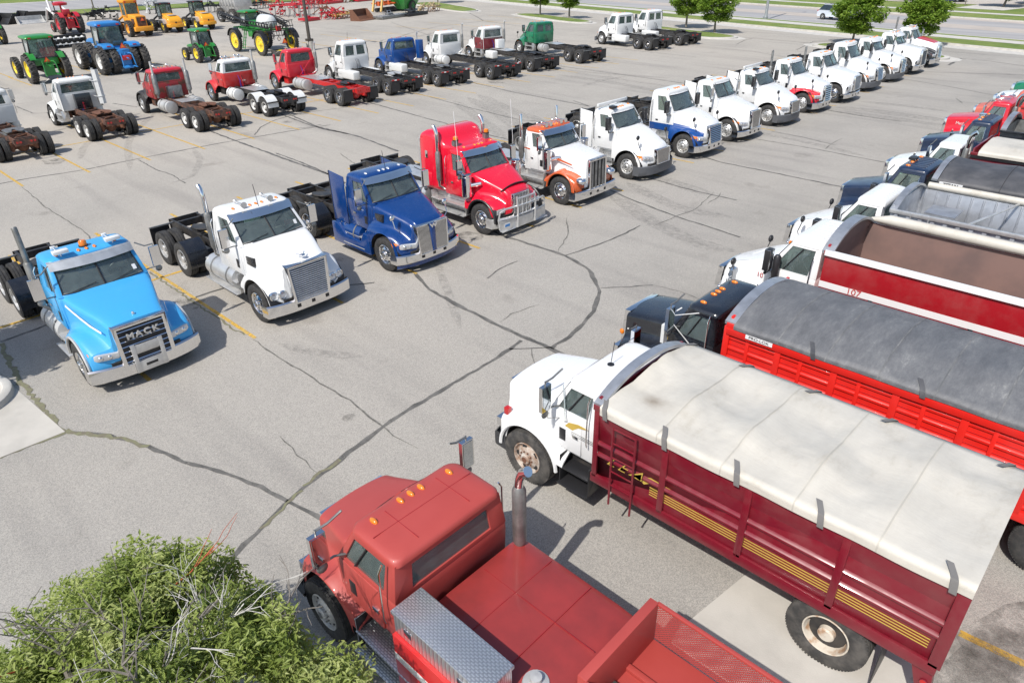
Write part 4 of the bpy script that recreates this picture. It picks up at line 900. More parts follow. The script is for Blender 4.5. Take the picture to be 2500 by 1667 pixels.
sl_ = MB(); S = []
for x, zt_, w in ((-3.02, 2.72, 1.06), (-2.98, 2.92, 1.07), (-2.75, 3.02, 1.07), (-2.45, 3.02, 1.07), (-2.22, 2.96, 1.05), (-2.06, 2.82, .98), (-1.95, 2.70, .93), (-1.6, 2.63, .90), (-1.25, 2.56, .86), (-1.12, 2.48, .84)):
    z0 = .98 if x < -1.93 else 2.46; r = .22 if x < -1.93 else .06
    S.append([(x, y, z) for y, z, _ in [(a, c, 0) for a, c, _ in rrect(-w, w, z0, zt_, r, 0, 5)]])
sl_.loft(S); sl_.build('sleeper', KRED, t, smooth=45)
for sg in (-1, 1): b = MB(); b.prism([(-2.85, 1.15), (-2.45, 1.15), (-2.45, 1.62), (-2.85, 1.62)], 'y', sg*1.075, sg*1.085); b.build('sleeper_hatch', KRED, t, bevel=.01); b = MB(); b.prism([(-2.75, 2.1), (-2.62, 2.1), (-2.62, 2.35), (-2.75, 2.35)], 'y', sg*1.075, sg*1.09); b.build('sleeper_vent', CHROME, t, bevel=.01)
b = MB(); x = .98
for sg in (-1, 1):
    b.tube([(x, sg*.42, .30), (x+.02, sg*.42, .9), (x-.03, sg*.42, 1.32)], .035, 10); b.tube([(x, sg*.42, 1.02), (x-.06, sg*.9, 1.02), (x-.16, sg*1.08, .92), (x-.2, sg*1.12, .66), (x-.16, sg*1.1, .34)], .032, 10); b.tube([(x, sg*.42, .68), (x-.05, sg*.8, .68), (x-.18, sg*1.12, .66)], .025, 8)
for z in (.72, 1.02, 1.26): b.tube([(x, -.42, z), (x+.02, 0, z), (x, .42, z)], .028, 10)
for y in (-.2, 0, .2): b.tube([(x+.01, y, .72), (x+.01, y, 1.26)], .020, 8)
b.loft([[(x-.02-.0*abs(y), y, .28), (x+.0-.12*abs(y)**2, y, .30), (x-.12*abs(y)**2, y, .62), (x-.03-.12*abs(y)**2, y, .64)] for y in [i*.14 for i in range(-8, 9)]], closed=False, caps=False)
b.build('bull_bar', ALU, t)
b = MB(); b.box(.955, .962, -1.02, -.76, .42, .56, 0); b.box(.963, .966, -1.0, -.78, .44, .52, 1); b.build('licence_plate', [WHITE, TBLUE], t)
b = MB(); b.loft([[(.34, y, 1.50-.10*(y/.6)**2), (.50, y, 1.62-.10*(y/.6)**2), (.52, y, 1.60-.10*(y/.6)**2), (.38, y, 1.47-.10*(y/.6)**2)] for y in [i*.06 for i in range(-10, 11)]]); b.build('bug_deflector', PLAST, t, smooth=40)
for y in (-.72, .72):
    b = MB(); b.lathe([(.10, 0), (.10, .04), (0, .04)], (-1.55, y, 2.78), 'z', 14, 1); b.lathe([(.085, .04), (.085, .12), (.05, .15), (0, .15)], (-1.55, y, 2.78), 'z', 14, 0); b.box(-1.62, -1.48, y-.12, y+.06, 2.50, 2.78, 2); b.build('beacon', [AMBER, PLAST, STEEL], t, smooth=30)
b = MB()
for i in range(9): b.box(-3.12, -3.06, -.98, .98, 1.1+.19*i, 1.24+.19*i)
b.box(-3.14, -3.05, -1.03, -.98, 1.0, 2.7); b.box(-3.14, -3.05, .98, 1.03, 1.0, 2.7); b.build('headache_rack', ALU, t, smooth=0)
t, s = truck('semi_truck', 'white day cab truck with orange roof and fenders and tall upright chrome grille', dict(p1=WHITE, pf=ORANGE, fk=4, proof=ORANGE, xb=.88, xc=-.80, xr=-1.92, aero=0, zh0=1.84, zh1=1.66, wh0=.80, wh1=.56, zf=1.18, zf1=.95, wf1=1.12, sweep=.16, gw=(.42, .42), gz=(.56, 1.58), grille=('v', 4), gf=.08, bt=.1, gm=STEEL, gtilt=.02,
    light='pod', visor=CHROME, visorz=.05, zt=2.42, base=5.0, tank=(-3.2, -2.1), stacks=((-2.05, -1.02, 2.95, 'straight', CHROME), (-2.05, 1.02, 2.95, 'straight', CHROME)), cleaner=1, rr='chrome', bz=(.27, .60), bsweep=.10, horns=2, lip=ORANGE, hoses=1, ant=0, stepx=(-2.5, -.9), deck=(-4.4, -2.2), rooflights=AMBER), (XA, 20.45), 0, GA)
b = MB()
for sg in (-1, 1): b.loft([[(x, sg*(y), z), (x, sg*(y), z-h)] for x, y, z, h in ((-1.9, .995, 1.80, .05), (-.8, .995, 1.74, .06), (-.78, .93, 1.70, .09), (-.2, .865, 1.58, .07), (.25, .80, 1.47, .05))], closed=False, caps=False)
b.build('side_stripe', ORANGE, t)
WT = dict(p1=WHITE, aero=1, sweep=.30, mirror='aero', fr='alu', rr='alu', split=False, light='lens', wf1=1.08, hoodmir=1, cleaner=0, marks=5, hoses=1, peep=0)
def WTd(**k): d = dict(WT); d.update(k); return d
t, s = truck('semi_truck', 'white rounded day cab truck with grey bumper, between the orange roofed and blue striped trucks', WTd(xb=.98, xc=-.80, zh0=1.84, zh1=1.28, wh0=.92, wh1=.58, zf=1.18, zf1=1.02, gw=(.40, .44), gz=(.66, 1.24), grille=('v', 12), gf=.045, bump=GREYP, bz=(.24, .62), bsweep=.34, holes=0, ext=(.62, WHITE), base=4.6, zt=2.42, xb_=0), (XA, 24.65), 0, GA)
b = MB(); b.box(-1.75, -1.66, -1.0, 1.0, 2.62, 2.74); b.build('roof_rail', OWHITE, t, bevel=.01); b = MB(); b.box(-1.35, -1.1, -.72, -.45, 2.58, 2.66); b.build('roof_light', PLAST, t, bevel=.01)
t, s = truck('semi_truck', 'white and blue day cab truck with blue lower body and fenders', WTd(pf=BLUE2, fk=5, p_low=BLUE2, zsplit=1.32, zfr=1.26, xb=.92, xc=-.78, zh0=1.86, zh1=1.46, wh0=.90, wh1=.64, zf=1.20, zf1=1.0, gw=(.44, .50), gz=(.66, 1.40), grille=('h', 9), gf=.05, gtilt=.10, base=4.7, bz=(.32, .62), bsweep=.30, zt=2.54, roofh=.17, sweep=.24, chassis=BLACK), (XA, 28.9), 0, GA)
t, s = truck('semi_truck', 'white truck with tall vertical bar grille, just behind the white and blue one', WTd(xb=.90, xc=-.80, zh0=1.80, zh1=1.46, wh0=.84, wh1=.50, zf=1.16, zf1=.98, gw=(.34, .40), gz=(.62, 1.42), grille=('v', 7), gf=.06, mirror='west', ext=(.60, WHITE), base=4.7, bz=(.28, .56), bsweep=.26, hoodmir=0, peep=1, split=True), (XA, 32.8), 0, GA)
t, s = truck('semi_truck', 'white rounded day cab truck with grey bumper, just before the red fendered one', WTd(xb=.98, xc=-.80, zh0=1.84, zh1=1.28, wh0=.92, wh1=.58, zf=1.18, zf1=1.02, gw=(.40, .44), gz=(.66, 1.24), grille=('v', 12), gf=.045, bump=GREYP, bz=(.24, .62), bsweep=.34, holes=0, ext=(.62, WHITE), base=4.6, zt=2.42), (XA, 37.05), 0, GA)
b = MB(); b.box(-1.75, -1.66, -1.0, 1.0, 2.62, 2.74); b.build('roof_rail', OWHITE, t, bevel=.01); b = MB(); b.box(-1.35, -1.1, -.72, -.45, 2.58, 2.66); b.build('roof_light', PLAST, t, bevel=.01)
t, s = truck('semi_truck', 'white day cab truck with one red front fender and a black tipped stack', WTd(pf=MRED, fk=5, zfr=1.0, xb=.95, xc=-.82, zh0=1.82, zh1=1.48, wh0=.90, wh1=.58, zf=1.12, zf1=.98, gw=(.36, .40), gz=(.60, 1.42), grille=('h', 7), gf=.04, mirror='west', stacks=((-2.15, -1.0, 3.05, 'straight', STEEL),), bz=(.26, .60), bsweep=.3, base=4.9, peep=1), (XA, 41.2), 0, GA)
t, s = truck('semi_truck', 'white day cab truck with square silver mesh grille and orange roof lights', dict(p1=WHITE, xb=.90, xc=-.80, zh0=1.80, zh1=1.52, wh0=.88, wh1=.62, zf=1.12, zf1=1.0, wf1=1.12, aero=.7, sweep=.14, gw=(.42, .44), gz=(.72, 1.42), grille=('h', 22), gf=.04, gm=ALU, gb=ALU, light='rect', bz=(.30, .56), base=4.5, stacks=((-2.1, -1.0, 2.9, 'straight', STEEL),), fr='chrome', rr='white'), (XA+.25, 44.95), 0, GA)
t, s = truck('semi_truck', 'white tall roofed day cab truck with grey bumper in front of the bright green tree', WTd(xb=.92, xc=-.78, zh0=1.86, zh1=1.44, wh0=.90, wh1=.60, zf=1.18, zf1=1.0, gw=(.40, .46), gz=(.66, 1.38), grille=('h', 9), gf=.05, gtilt=.10, base=4.5, bump=GREYP, bz=(.26, .62), bsweep=.34, zt=2.56, roofh=.18, holes=0), (XA, 49.3), 0, GA)
t, s = truck('semi_truck', 'white round nosed truck with dark bumper, third from the row far end', WTd(xb=.95, xc=-.82, zh0=1.82, zh1=1.48, wh0=.90, wh1=.58, zf=1.15, zf1=.98, gw=(.34, .40), gz=(.60, 1.42), grille=('h', 8), gf=.04, bump=GREYP, bz=(.24, .58), bsweep=.32, holes=0, base=4.6, visor=WHITE), (XA, 53.6), 0, GA)
t, s = truck('semi_truck', 'white square hooded truck with chrome edged mesh grille, second from the far end', dict(p1=WHITE, xb=.9, xc=-.80, zh0=1.84, zh1=1.62, wh0=.86, wh1=.64, zf=1.15, zf1=.98, wf1=1.1, gw=(.46, .46), gz=(.62, 1.5), grille=('h', 18), gf=.06, gm=STEEL, base=4.5, light='rect', visor=WHITE, visorz=.1, horns=1), (XA+.1, 57.6), 0, GA)
t, s = truck('semi_truck', 'white truck with red hood top and black fenders at the row end', dict(p1=WHITE, pf=BLACKP, fk=5, xb=.95, xc=-.78, zh0=1.92, zh1=1.58, wh0=.90, wh1=.60, zf=1.22, zf1=.98, gw=(.40, .42), gz=(.70, 1.46), grille=('h', 8), gf=.05, light='lens', base=4.9, stacks=((-2.15, -1.0, 3.3, 'straight', STEEL),), horns=1), (XA, 61.45), 0, GA)
b = MB(); b.loft([[(x, y, z+.04-.03*(y/w)**2) for y in [w*i/6 for i in range(-6, 7)]] for x, z, w in ((-.62, 1.93, .78), (-.2, 1.84, .70), (.3, 1.72, .6), (.78, 1.58, .48))], closed=False, caps=False); b.build('hood_top', RED, t)
for o_ in [o for o in C.objects if o.get('group') == GA]:
    k = MB(); k.slab([(-.80, .70, 1.98), (-.80, .78, 1.98), (-.85, .77, 2.09), (-.85, .69, 2.09)], .004); k.build('windshield_sticker', WHITE, o_, smooth=0)
# ------------------------------------------------------------ second row, facing away
GB = 'semi trucks parked with their backs to the aisle'
def TB(label, front, rear, kw):
    """front/rear: ground points under the outer faces of the left wheels (front axle, last axle)"""
    f, r = Vector(front), Vector(rear); d = (f-r).normalized(); ang = math.atan2(d.y, d.x); nrm = Vector((-d.y, d.x)); c = f-nrm*1.15
    tand = kw.get('tand', 1.32); kw = dict(kw); kw['base'] = (f-r).length-tand
    return truck('semi_truck', label, kw, (c.x, c.y), ang, GB)
t, s = TB('old white truck cut by the left frame edge with tall grey muffler and brown frame', (-45.2, 6.85), (-39.5, 6.85), dict(p1=OWHITE, chassis=RUSTY, rearwin='one', stacks=((-2.2, 1.0, 2.95, 'muffler', TANK),), rr='white', fr='white', flaps=0, hoses=0, tank=(-2.9, -1.6), light='rect', tanks=0, zt=2.45))
TBp = [((-46.0, 11.17), (-40.53, 11.17)), ((-45.46, 15.86), (-38.16, 15.73)), ((-45.7, 20.25), (-38.73, 20.08)), ((-46.0, 24.9), (-37.86, 24.54)), ((-45.9, 29.15), (-38.37, 28.53)), ((-45.6, 33.35), (-38.23, 32.63)), ((-45.6, 37.9), (-37.35, 36.84)), ((-45.5, 42.5), (-37.46, 41.2)), ((-44.9, 48.0), (-37.12, 46.59))]
t, s = TB('dirty white day cab truck with black box behind the cab and brown rusty frame', *TBp[0], dict(p1=OWHITE, chassis=RUSTY, rearwin='wide', rr='white', fr='white', flaps=0, tanks=0, stacks=((-2.35, -.85, 3.0, 'muffler', TANK),), light='rect', zt=2.42, hosem=[HOSEB, HOSER, PLAST], wh1=.66, zh1=1.62, fifthm=RUST))
b = MB(); b.box(-2.28, -1.98, -.42, .36, 1.05, 1.80); b.build('headache_box', BLACKP, t, bevel=.01)
b = MB(); b.loft([[(-2.5+.0*z, -.70-.02, z), (-2.62, -.88, z), (-2.5, -1.06, z), (-2.3, -1.12, z)] for z in (1.2, 2.0, 2.8, 2.95)], closed=False, caps=False); b.tube([(-2.1, -.65, 1.6), (-2.5, -.66, 1.6), (-2.66, -.9, 1.6), (-2.5, -1.1, 1.6)], .015, 6); b.tube([(-2.1, -.65, 2.4), (-2.5, -.66, 2.4), (-2.66, -.9, 2.4), (-2.5, -1.1, 2.4)], .015, 6); b.build('stack_guard', OWHITE, t)
b = MB(); b.prism([(-2.05, 1.0), (-1.98, 2.52), (-1.75, 2.55), (-1.78, 1.0)], 'y', .99, 1.01); b.build('side_extender', OWHITE, t)
t, s = TB('faded red and rust day cab truck with two upright grey mufflers and black fenders', *TBp[1], dict(p1=RUSTRED, proof=TRED, pf=BLACK, fk=5, chassis=RUSTY, rr='white', fr='alu', flaps=0, stacks=((-2.3, .92, 3.05, 'muffler', TANK), (-2.3, -.92, 3.05, 'muffler', TANK)), tankm=TANK, tank=(-3.6, -2.4), tr=.33, light='rect', zt=2.42, fifthm=RUST, horns=1, deck=(-4.4, -3.2), lip=BLACK, step=0))
b = MB(); b.box(-2.30, -2.0, -.5, .30, 1.0, 1.62); b.build('headache_box', STEEL, t, bevel=.02)
t, s = TB('red truck with white upper cab, white full fenders over the tandem and thick muffler', *TBp[2], dict(p1=RED, p2=WHITE, proof=WHITE, rr='white', fr='chrome', fullf=OWHITE, flaps=0, stacks=((-2.25, -.90, 3.0, 'muffler', TANK),), tankm=OWHITE, tank=(-3.2, -2.2), tr=.33, light='dual', zt=2.45, horns=2, deck=(-4.6, -2.8), rearwin='wide', lip=RED, wh1=.6, xc=-.85, xr=-2.0, step=0))
b = MB(); b.box(-2.10, -1.99, -.30, -.1, 1.3, 1.35); b.build('grab_bar', CHROME, t)
t, s = TB('all red day cab truck with red painted frame and silver round fuel tank', *TBp[3], dict(p1=MRED, chassis=RED, rr='red', fr='chrome', stacks=((-2.15, -.98, 3.0, 'curve', TANK),), tankm=TANK, tank=(-3.9, -2.5), tr=.33, light='rect', zt=2.52, deck=(-4.6, -2.3), rearwin='one', wh0=.80, wh1=.56, zh0=1.80, lip=MRED, plate=1, step=0))
b = MB(); b.tube([(-2.3, .4, 1.1), (-2.15, -.6, 2.0), (-2.15, -.95, 2.05)], .02, 6); b.tube([(-2.1, -.95, 1.15), (-2.35, -.5, 1.08), (-2.35, .3, 1.08)], .04, 8); b.build('stack_brace', MRED, t)
t, s = TB('white tall roofed truck with two square rear windows and lettered mud flaps', *TBp[4], dict(p1=WHITE, rearwin='two', mirror='aero', split=False, light='lens', aero=1, sweep=.25, zh1=1.46, wh0=.90, wh1=.62, zf=1.18, rr='chrome', fr='alu', flaps=2, tankm=OWHITE, tanksq=1, tank=(-3.3, -1.2), zt=2.62, roofh=.17, ant=1, xc=-.72, xr=-2.1, cmarg=.1, hosem=[PLAST, PLAST, PLAST], fifthm=TANK, bump=GREYP))
t, s = TB('dark blue day cab truck with peeling roof paint and tall square blue side panel', *TBp[5], dict(p1=BLUE2, proof=BLUE2, rr='chrome', fr='chrome', flaps=2, stacks=((-2.2, -.95, 2.95, 'curve', TANK),), tankm=OWHITE, tanksq=1, tank=(-3.0, -1.3), zt=2.45, rearwin='wide', wh0=.78, wh1=.6, zh0=1.74, zh1=1.66, rooflights=LRED, hosem=[PLAST, PLAST, PLAST], chassis=BLACK, fifthm=STEEL, light='rect', bump=GREYP))
b = MB(); b.box(-2.75, -2.35, -1.12, -.72, 1.2, 2.45); b.build('side_box', BLUE2, t, bevel=.01)
t, s = TB('white day cab truck with long bare black frame and tall thin chrome stack', *TBp[6], dict(p1=WHITE, rearwin='one', bp=.3, rr='chrome', fr='chrome', flaps=2, stacks=((-2.1, -1.02, 3.15, 'curve', TANK),), tank=(-2.5, -1.2), tankm=OWHITE, zt=2.56, light='lens', aero=.6, zh1=1.5, chassis=BLACK, xr=-2.0, hoses=0, fifth=0))
t, s = TB('two tone truck with maroon lower cab and off white upper cab, white toolbox behind', *TBp[7], dict(p1=OWHITE, p_low=MAROON, zsplit=1.86, pf=OWHITE, rr='chrome', fr='chrome', stacks=((-2.1, -1.02, 3.0, 'curve', TANK),), tank=(-3.3, -2.3), tanksq=1, tankm=OWHITE, zt=2.50, light='lens', aero=.4, rearwin='wide', deck=(-4.4, -2.1), zh1=1.5))
b = MB(); b.box(-3.0, -2.55, -.4, .25, 1.12, 1.75); b.build('toolbox', OWHITE, t, bevel=.01)
b = MB(); b.loft([[(x, y, z+.035-.03*(y/w)**2) for y in [w*i/6 for i in range(-6, 7)]] for x, z, w in ((-.7, 1.93, .84), (-.2, 1.83, .76), (.3, 1.69, .62), (.72, 1.55, .5))], closed=False, caps=False); b.build('hood_top', MAROON, t)
t, s = TB('dark green sleeperless truck with black hoses on the rear of the cab', *TBp[8], dict(p1=GREEN, rearwin='two', mirror='aero', split=False, light='lens', aero=1, sweep=.3, zh1=1.30, wh0=.92, wh1=.58, zf=1.18, rr='chrome', fr='alu', tanksq=0, tankm=TANK, tank=(-3.4, -2.6), zt=2.5, xr=-2.15, hoodmir=1, deck=(-4.4, -2.6), bump=GREYP, hosem=[PLAST, PLAST, PLAST], roofh=.10))
GD = 'pair of white trucks standing on their own by the planting island'
for lab, f, r in (('white wide cab truck, the nearer of the pair by the planting island', (-42.9, 57.2), (-37.04, 56.23)), ('white wide cab truck, the farther of the pair by the planting island', (-42.6, 61.6), (-36.66, 60.6))):
    f, r = Vector(f), Vector(r); d = (f-r).normalized(); c = f-Vector((-d.y, d.x))*1.15
    truck('semi_truck', lab, dict(p1=WHITE, rearwin='two', mirror='aero', split=False, light='lens', aero=.8, sweep=.35, zh0=1.84, zh1=1.36, wh0=.95, wh1=.72, zf=1.22, zf1=1.05, rr='chrome', fr='alu', tankm=OWHITE, tank=(-3.1, -1.3), tanksq=1, zt=2.58, xc=-.6, xr=-1.95, base=(f-r).length-1.32, hosem=[PLAST, PLAST, PLAST], bump=GREYP, wb=1.04, wt=.94, xb=1.05), (c.x, c.y), math.atan2(d.y, d.x), GD)
from mathutils import noise as mn
# ------------------------------------------------------------ grain trucks
def tarpwhite(name, stain=None):
    m, t, p = _new(name); p.inputs['Roughness'].default_value = .55
    c = ramp(t, noise(t, 1.3, 7, .72, stretch=(1, .5, 1)), [(.32, (.55, .525, .465)), (.55, (.49, .465, .41)), (.72, (.38, .35, .29))])
    if stain:
        tc = t.nodes.new('ShaderNodeTexCoord'); mp = t.nodes.new('ShaderNodeMapping'); mp.vector_type = 'TEXTURE'; mp.inputs['Location'].default_value = stain; mp.inputs['Scale'].default_value = (.42, .26, 1)
        nz = t.nodes.new('ShaderNodeTexNoise'); nz.inputs['Scale'].default_value = 3; nz.inputs['Detail'].default_value = 7
        ad = t.nodes.new('ShaderNodeMix'); ad.data_type = 'VECTOR'; ad.inputs[0].default_value = .5; t.links.new(tc.outputs['Object'], nz.inputs['Vector'])
        t.links.new(tc.outputs['Object'], mp.inputs[0]); ln = t.nodes.new('ShaderNodeVectorMath'); ln.operation = 'LENGTH'; t.links.new(mp.outputs[0], ln.inputs[0])
        su = t.nodes.new('ShaderNodeMath'); su.operation = 'MULTIPLY_ADD'; t.links.new(nz.outputs[0], su.inputs[0]); su.inputs[1].default_value = 1.6; t.links.new(ln.outputs['Value'], su.inputs[2])
        f = ramp(t, su.outputs[0], [(.55, (.9, .9, .9)), (.80, (.35, .35, .35)), (1.0, (.12, .12, .12))]); f2 = ramp(t, su.outputs[0], [(.97, (1, 1, 1)), (1.0, (0, 0, 0))])
        m1 = t.nodes.new('ShaderNodeMapRange'); m1.inputs[1].default_value = .7; m1.inputs[2].default_value = 2.0; m1.inputs[3].default_value = .85; m1.inputs[4].default_value = 0; t.links.new(su.outputs[0], m1.inputs[0])
        pw = t.nodes.new('ShaderNodeMath'); pw.operation = 'POWER'; pw.inputs[1].default_value = 2.0; t.links.new(m1.outputs[0], pw.inputs[0])
        c = mixc(t, pw.outputs[0], c, (.17, .125, .08))
    t.links.new(c, p.inputs['Base Color']); bump(t, p, noise(t, 2.5, 6, .6, stretch=(.5, 1.4, 1)), .4, .03); return m
TARPW = tarpwhite('white tarp'); TARPS = tarpwhite('stained white tarp', (-2.15, .62, 2.6))
def tarpgrey():
    m, t, p = _new('grey dusty tarp'); p.inputs['Roughness'].default_value = .6
    a = ramp(t, noise(t, 2.6, 10, .82, stretch=(1, .28, 1)), [(.36, (.085, .088, .094)), (.50, (.12, .123, .13)), (.60, (.155, .158, .162)), (.72, (.29, .29, .28))])
    t.links.new(a, p.inputs['Base Color']); bump(t, p, noise(t, 14, 4), .35, .02); return m
TARPG = tarpgrey(); TARPB = mat('black tarp', (.05, .052, .058), .6, 0, .2, 2, c2=(.09, .09, .095))
STRAP = mat('grey strap', (.16, .155, .15), .8)
SEAM = mat('tarp seam', (.44, .42, .37), .8); SEAMG = mat('grey tarp seam', (.10, .105, .11), .8, c2=(.2, .2, .2)); SEAMB = mat('black tarp seam', (.03, .03, .035), .8)
WOOD = mat('bare box floor', (.17, .10, .075), .8, 0, .2, 1.5, c2=(.26, .13, .08), lo=.55, hi=.7)
INSIDE = mat('dirty steel lining', (.21, .13, .11), .75, 0, .3, 1.1, c2=(.15, .10, .09))
def tarp(t, x0, x1, hw, z, rise, m, nb=6, wr=.02, drop=.13, straps=(), sm=None, sag=.06):
    NX, NY = 90, 28; rows = []
    for i in range(NX+1):
        u = i/NX; x = lerp(x0, x1, u); s_ = abs(math.sin(PI*u*nb)); row = []
        for j in range(-NY//2, NY//2+1):
            v = j/(NY/2); a = abs(v)
            if a > .86: y = hw+.085+.008*math.sin(x*5); zz = z-drop*(a-.86)/.14
            else: q = a/.86; y = q*(hw+.085); zz = z+rise*(1-q**2.2)-sag*s_*(1-q*q)
            nz = mn.noise(Vector((x*.7, v*1.6, rise*9)))*wr*1.6-max(0, .16-abs(mn.noise(Vector((x*.8+v*1.7, v*1.1-x*.35, 9)))))*wr*2.6-max(0, .10-abs(mn.noise(Vector((x*1.9-v*1.2, v*1.0+x*.3, 19)))))*wr*2.2
            row.append((x, math.copysign(y, v)+0, zz+((nz+.012)*min(1, (.86-a)*2.5) if a < .86 else 0)))
        rows.append(row)
    mb = MB(); mb.loft(rows, closed=False, caps=False); o = mb.build('tarp', m, t, smooth=180)
    se = MB()
    for k in range(1, nb):
        i = min(NX-1, max(1, round(NX*k/nb))); w_ = .010; st = [(p[0]-w_, p[1]*1.001, p[2]+.005) for p in rows[i]]; en = [(p[0]+w_, p[1]*1.001, p[2]+.005) for p in rows[i]]; se.loft([st, en], closed=False, caps=False)
    if se.v: se.build('tarp_seam', SEAMG if m is TARPG else SEAMB if m is TARPB else SEAM, o, smooth=180)
    if straps:
        for sx in straps:
            for sg in (-1, 1):
                k = MB(); hh = hw+.085; pts = [(sx-.02, sg*(hh+.022), z-drop-.03), (sx, sg*(hh+.026), z-.01), (sx+.01, sg*(hh+.01), z+.02)]+[(sx+.03*k2, sg*hh*q2, z+rise*(1-q2**2.2)+.022) for k2, q2 in ((1, .97), (2, .93), (3, .89), (4, .85))]
                k.loft([[(p[0]-.04, p[1], p[2]), (p[0]+.04, p[1], p[2])] for p in pts], closed=False, caps=False); k.build('strap', sm or STRAP, o)
    return o
def bow(t, x, hw, z, rise, w, m, th=.05):
    n = 16; mb = MB(); S = []
    for i in range(-n, n+1):
        v = i/n; y = v*(hw+.03); zz = z+rise*(1-abs(v)**2.2); S.append([(x-w/2, y, zz+.012), (x+w/2, y, zz+.012), (x+w/2, y, zz-th), (x-w/2, y, zz-th)])
    mb.loft(S); return mb.build('bow', m, t, smooth=50)
def grainbox(t, x0, x1, hw, z0, z1, m, style, rise=.30, lining=None, rail=None):
    """x0 rear, x1 front"""
    b = MB(); th = .05
    b.box(x0, x1, -hw, -hw+th, z0, z1); b.box(x0, x1, hw-th, hw, z0, z1); b.box(x1-th, x1, -hw+th, hw-th, z0, z1+rise*.4); b.box(x0, x0+th, -hw+th, hw-th, z0, z1); b.box(x0+th, x1-th, -hw+th, hw-th, z0, z0+.05)
    L = x1-x0
    for sg in (-1, 1):
        y = sg*hw
        def bx(a0, a1, d, q0, q1, mi=0): b.box(a0, a1, min(y, y+sg*d), max(y, y+sg*d), q0, q1, mi)
        bx(x0-.02, x1+.02, .055, z1-.07, z1+.02); bx(x0-.02, x1+.02, .05, z0-.12, z0+.05)
        if style == 'smooth':
            for zz in (.34, .50): b.prism([(y, lerp(z0, z1, zz)-.05), (y+sg*.045, lerp(z0, z1, zz)-.015), (y+sg*.045, lerp(z0, z1, zz)+.015), (y, lerp(z0, z1, zz)+.05)], 'x', x0+.03, x1-.02)
            for k in range(5): xx = lerp(x1, x0, k/4); bx(xx-.05 if k else xx-.09, xx+.05 if k and k < 4 else xx+(.0 if not k else .09), .05, z0, z1)
            b.prism([(y, z1-.42), (y+sg*.05, z1-.07), (y, z1-.07)], 'x', x0, x1)
        elif style == 'ribbed':
            n = int(L/.95)
            for k in range(n+1):
                xx = lerp(x1, x0, k/n); bx(xx-.055, xx+.055, .05, z0, z1-.05)
                if k < n:
                    xm = lerp(x1, x0, (k+.42)/n); bx(xm-.03, xm+.03, .035, z0, z1-.2)
                    for q in range(6): zz = lerp(z0+.12, z1-.28, q/5); bx(xx-L/n+.05, xx-.05, .004, zz+.07, zz+.085, 1); b.prism([(y, zz-.04), (y+sg*.025, zz-.02), (y+sg*.025, zz+.02), (y, zz+.04)], 'x', xx-L/n+.05, xx-.05)
            b.prism([(y, z1-.24), (y+sg*.07, z1-.20), (y+sg*.085, z1-.07), (y, z1-.07)], 'x', x0, x1)
        elif style == 'corr':
            n = int(L/.28)
            for k in range(n): xx = x0+(k+.5)*L/n; b.prism([(xx-.07, y), (xx-.04, y+sg*.035), (xx+.04, y+sg*.035), (xx+.07, y)], 'z', z0+.04, z1-.07); b.prism([(xx-.03, y-sg*(th+.001)), (xx-.015, y-sg*(th+.03)), (xx+.015, y-sg*(th+.03)), (xx+.03, y-sg*(th+.001))], 'z', z0+.06, z1-.02)
        else:
            for k in range(2, 12): xx = lerp(x1, x0, k/12); bx(xx-.03, xx+.03, .0, z0, z0)
    o = b.build('grain_box', [m, DRED if style == 'ribbed' else m], t, bevel=.006)
    if lining:
        l = MB(); e = .008; l.add([(x0+th+e, hw-th-e, z0+.06), (x1-th-e, hw-th-e, z0+.06), (x1-th-e, hw-th-e, z1), (x0+th+e, hw-th-e, z1), (x0+th+e, -hw+th+e, z0+.06), (x1-th-e, -hw+th+e, z0+.06), (x1-th-e, -hw+th+e, z1), (x0+th+e, -hw+th+e, z1)], [(0, 1, 2, 3), (4, 5, 6, 7), (1, 5, 6, 2), (0, 4, 7, 3), (0, 1, 5, 4)]); l.build('box_lining', lining, o, smooth=0)
    u = MB(); 
    for sg in (-1, 1): u.box(x0+.1, x1-.1, sg*.5-.05, sg*.5+.05, z0-.2, z0-.01)
    for k in range(int(L/.5)): u.box(x0+.2+k*.5, x0+.26+k*.5, -hw+.06, hw-.06, z0-.1, z0-.006)
    u.build('under_frame', BLACK, o, smooth=0)
    return o
GC = 'grain trucks parked side by side facing the aisle'
def GT(label, y, kw, x=-6.6): return truck('grain_truck', label, dict(dict(fifth=0, hoses=0, drive=1, over=.7, flaps=0, xb=.95, xc=-.42, xr=-1.36, xt=-.72, zb=1.78, zt=2.30, zh0=1.80, zh1=1.60, wh0=.82, wh1=.72, wb=.96, wt=.86, zf=1.22, zf1=1.05, base=5.4, tank=(-1.3, -.75), tr=.22, tanks=0, step=1, stepx=(-1.35, -.72), stepm=PLAST, stepb=PLAST, roofh=.10, marks=0, light='rect', bp=.16, grille=('h', 10), gw=(.5, .5), gz=(.75, 1.5), chassis=BLACK, bump=BLACKP, holes=0, split=False, wsl=.08), **kw), (x, y), PI, GC, 'grain truck')
t, s = GT('white farm truck with maroon grain box under a stained white tarp, nearest the camera', 8.3, dict(p1=WHITE, fr='rust', rr='rust', base=5.35, tyre=TYM, R=.53, lip=WHITE, wf=1.12, wf1=1.04, bsweep=.12, bz=(.40, .72), bw=1.1))
o = grainbox(t, -6.55, -1.5, 1.2, 1.08, 2.42, MAROON, 'smooth')
tp = tarp(t, -6.6, -1.62, 1.2, 2.475, .10, TARPS, 5, .06, .15, (-1.72, -2.75, -3.85, -4.95, -6.4), sag=.10); bow(t, -1.55, 1.2, 2.46, .30, .16, GALV)
st_ = MB(); 
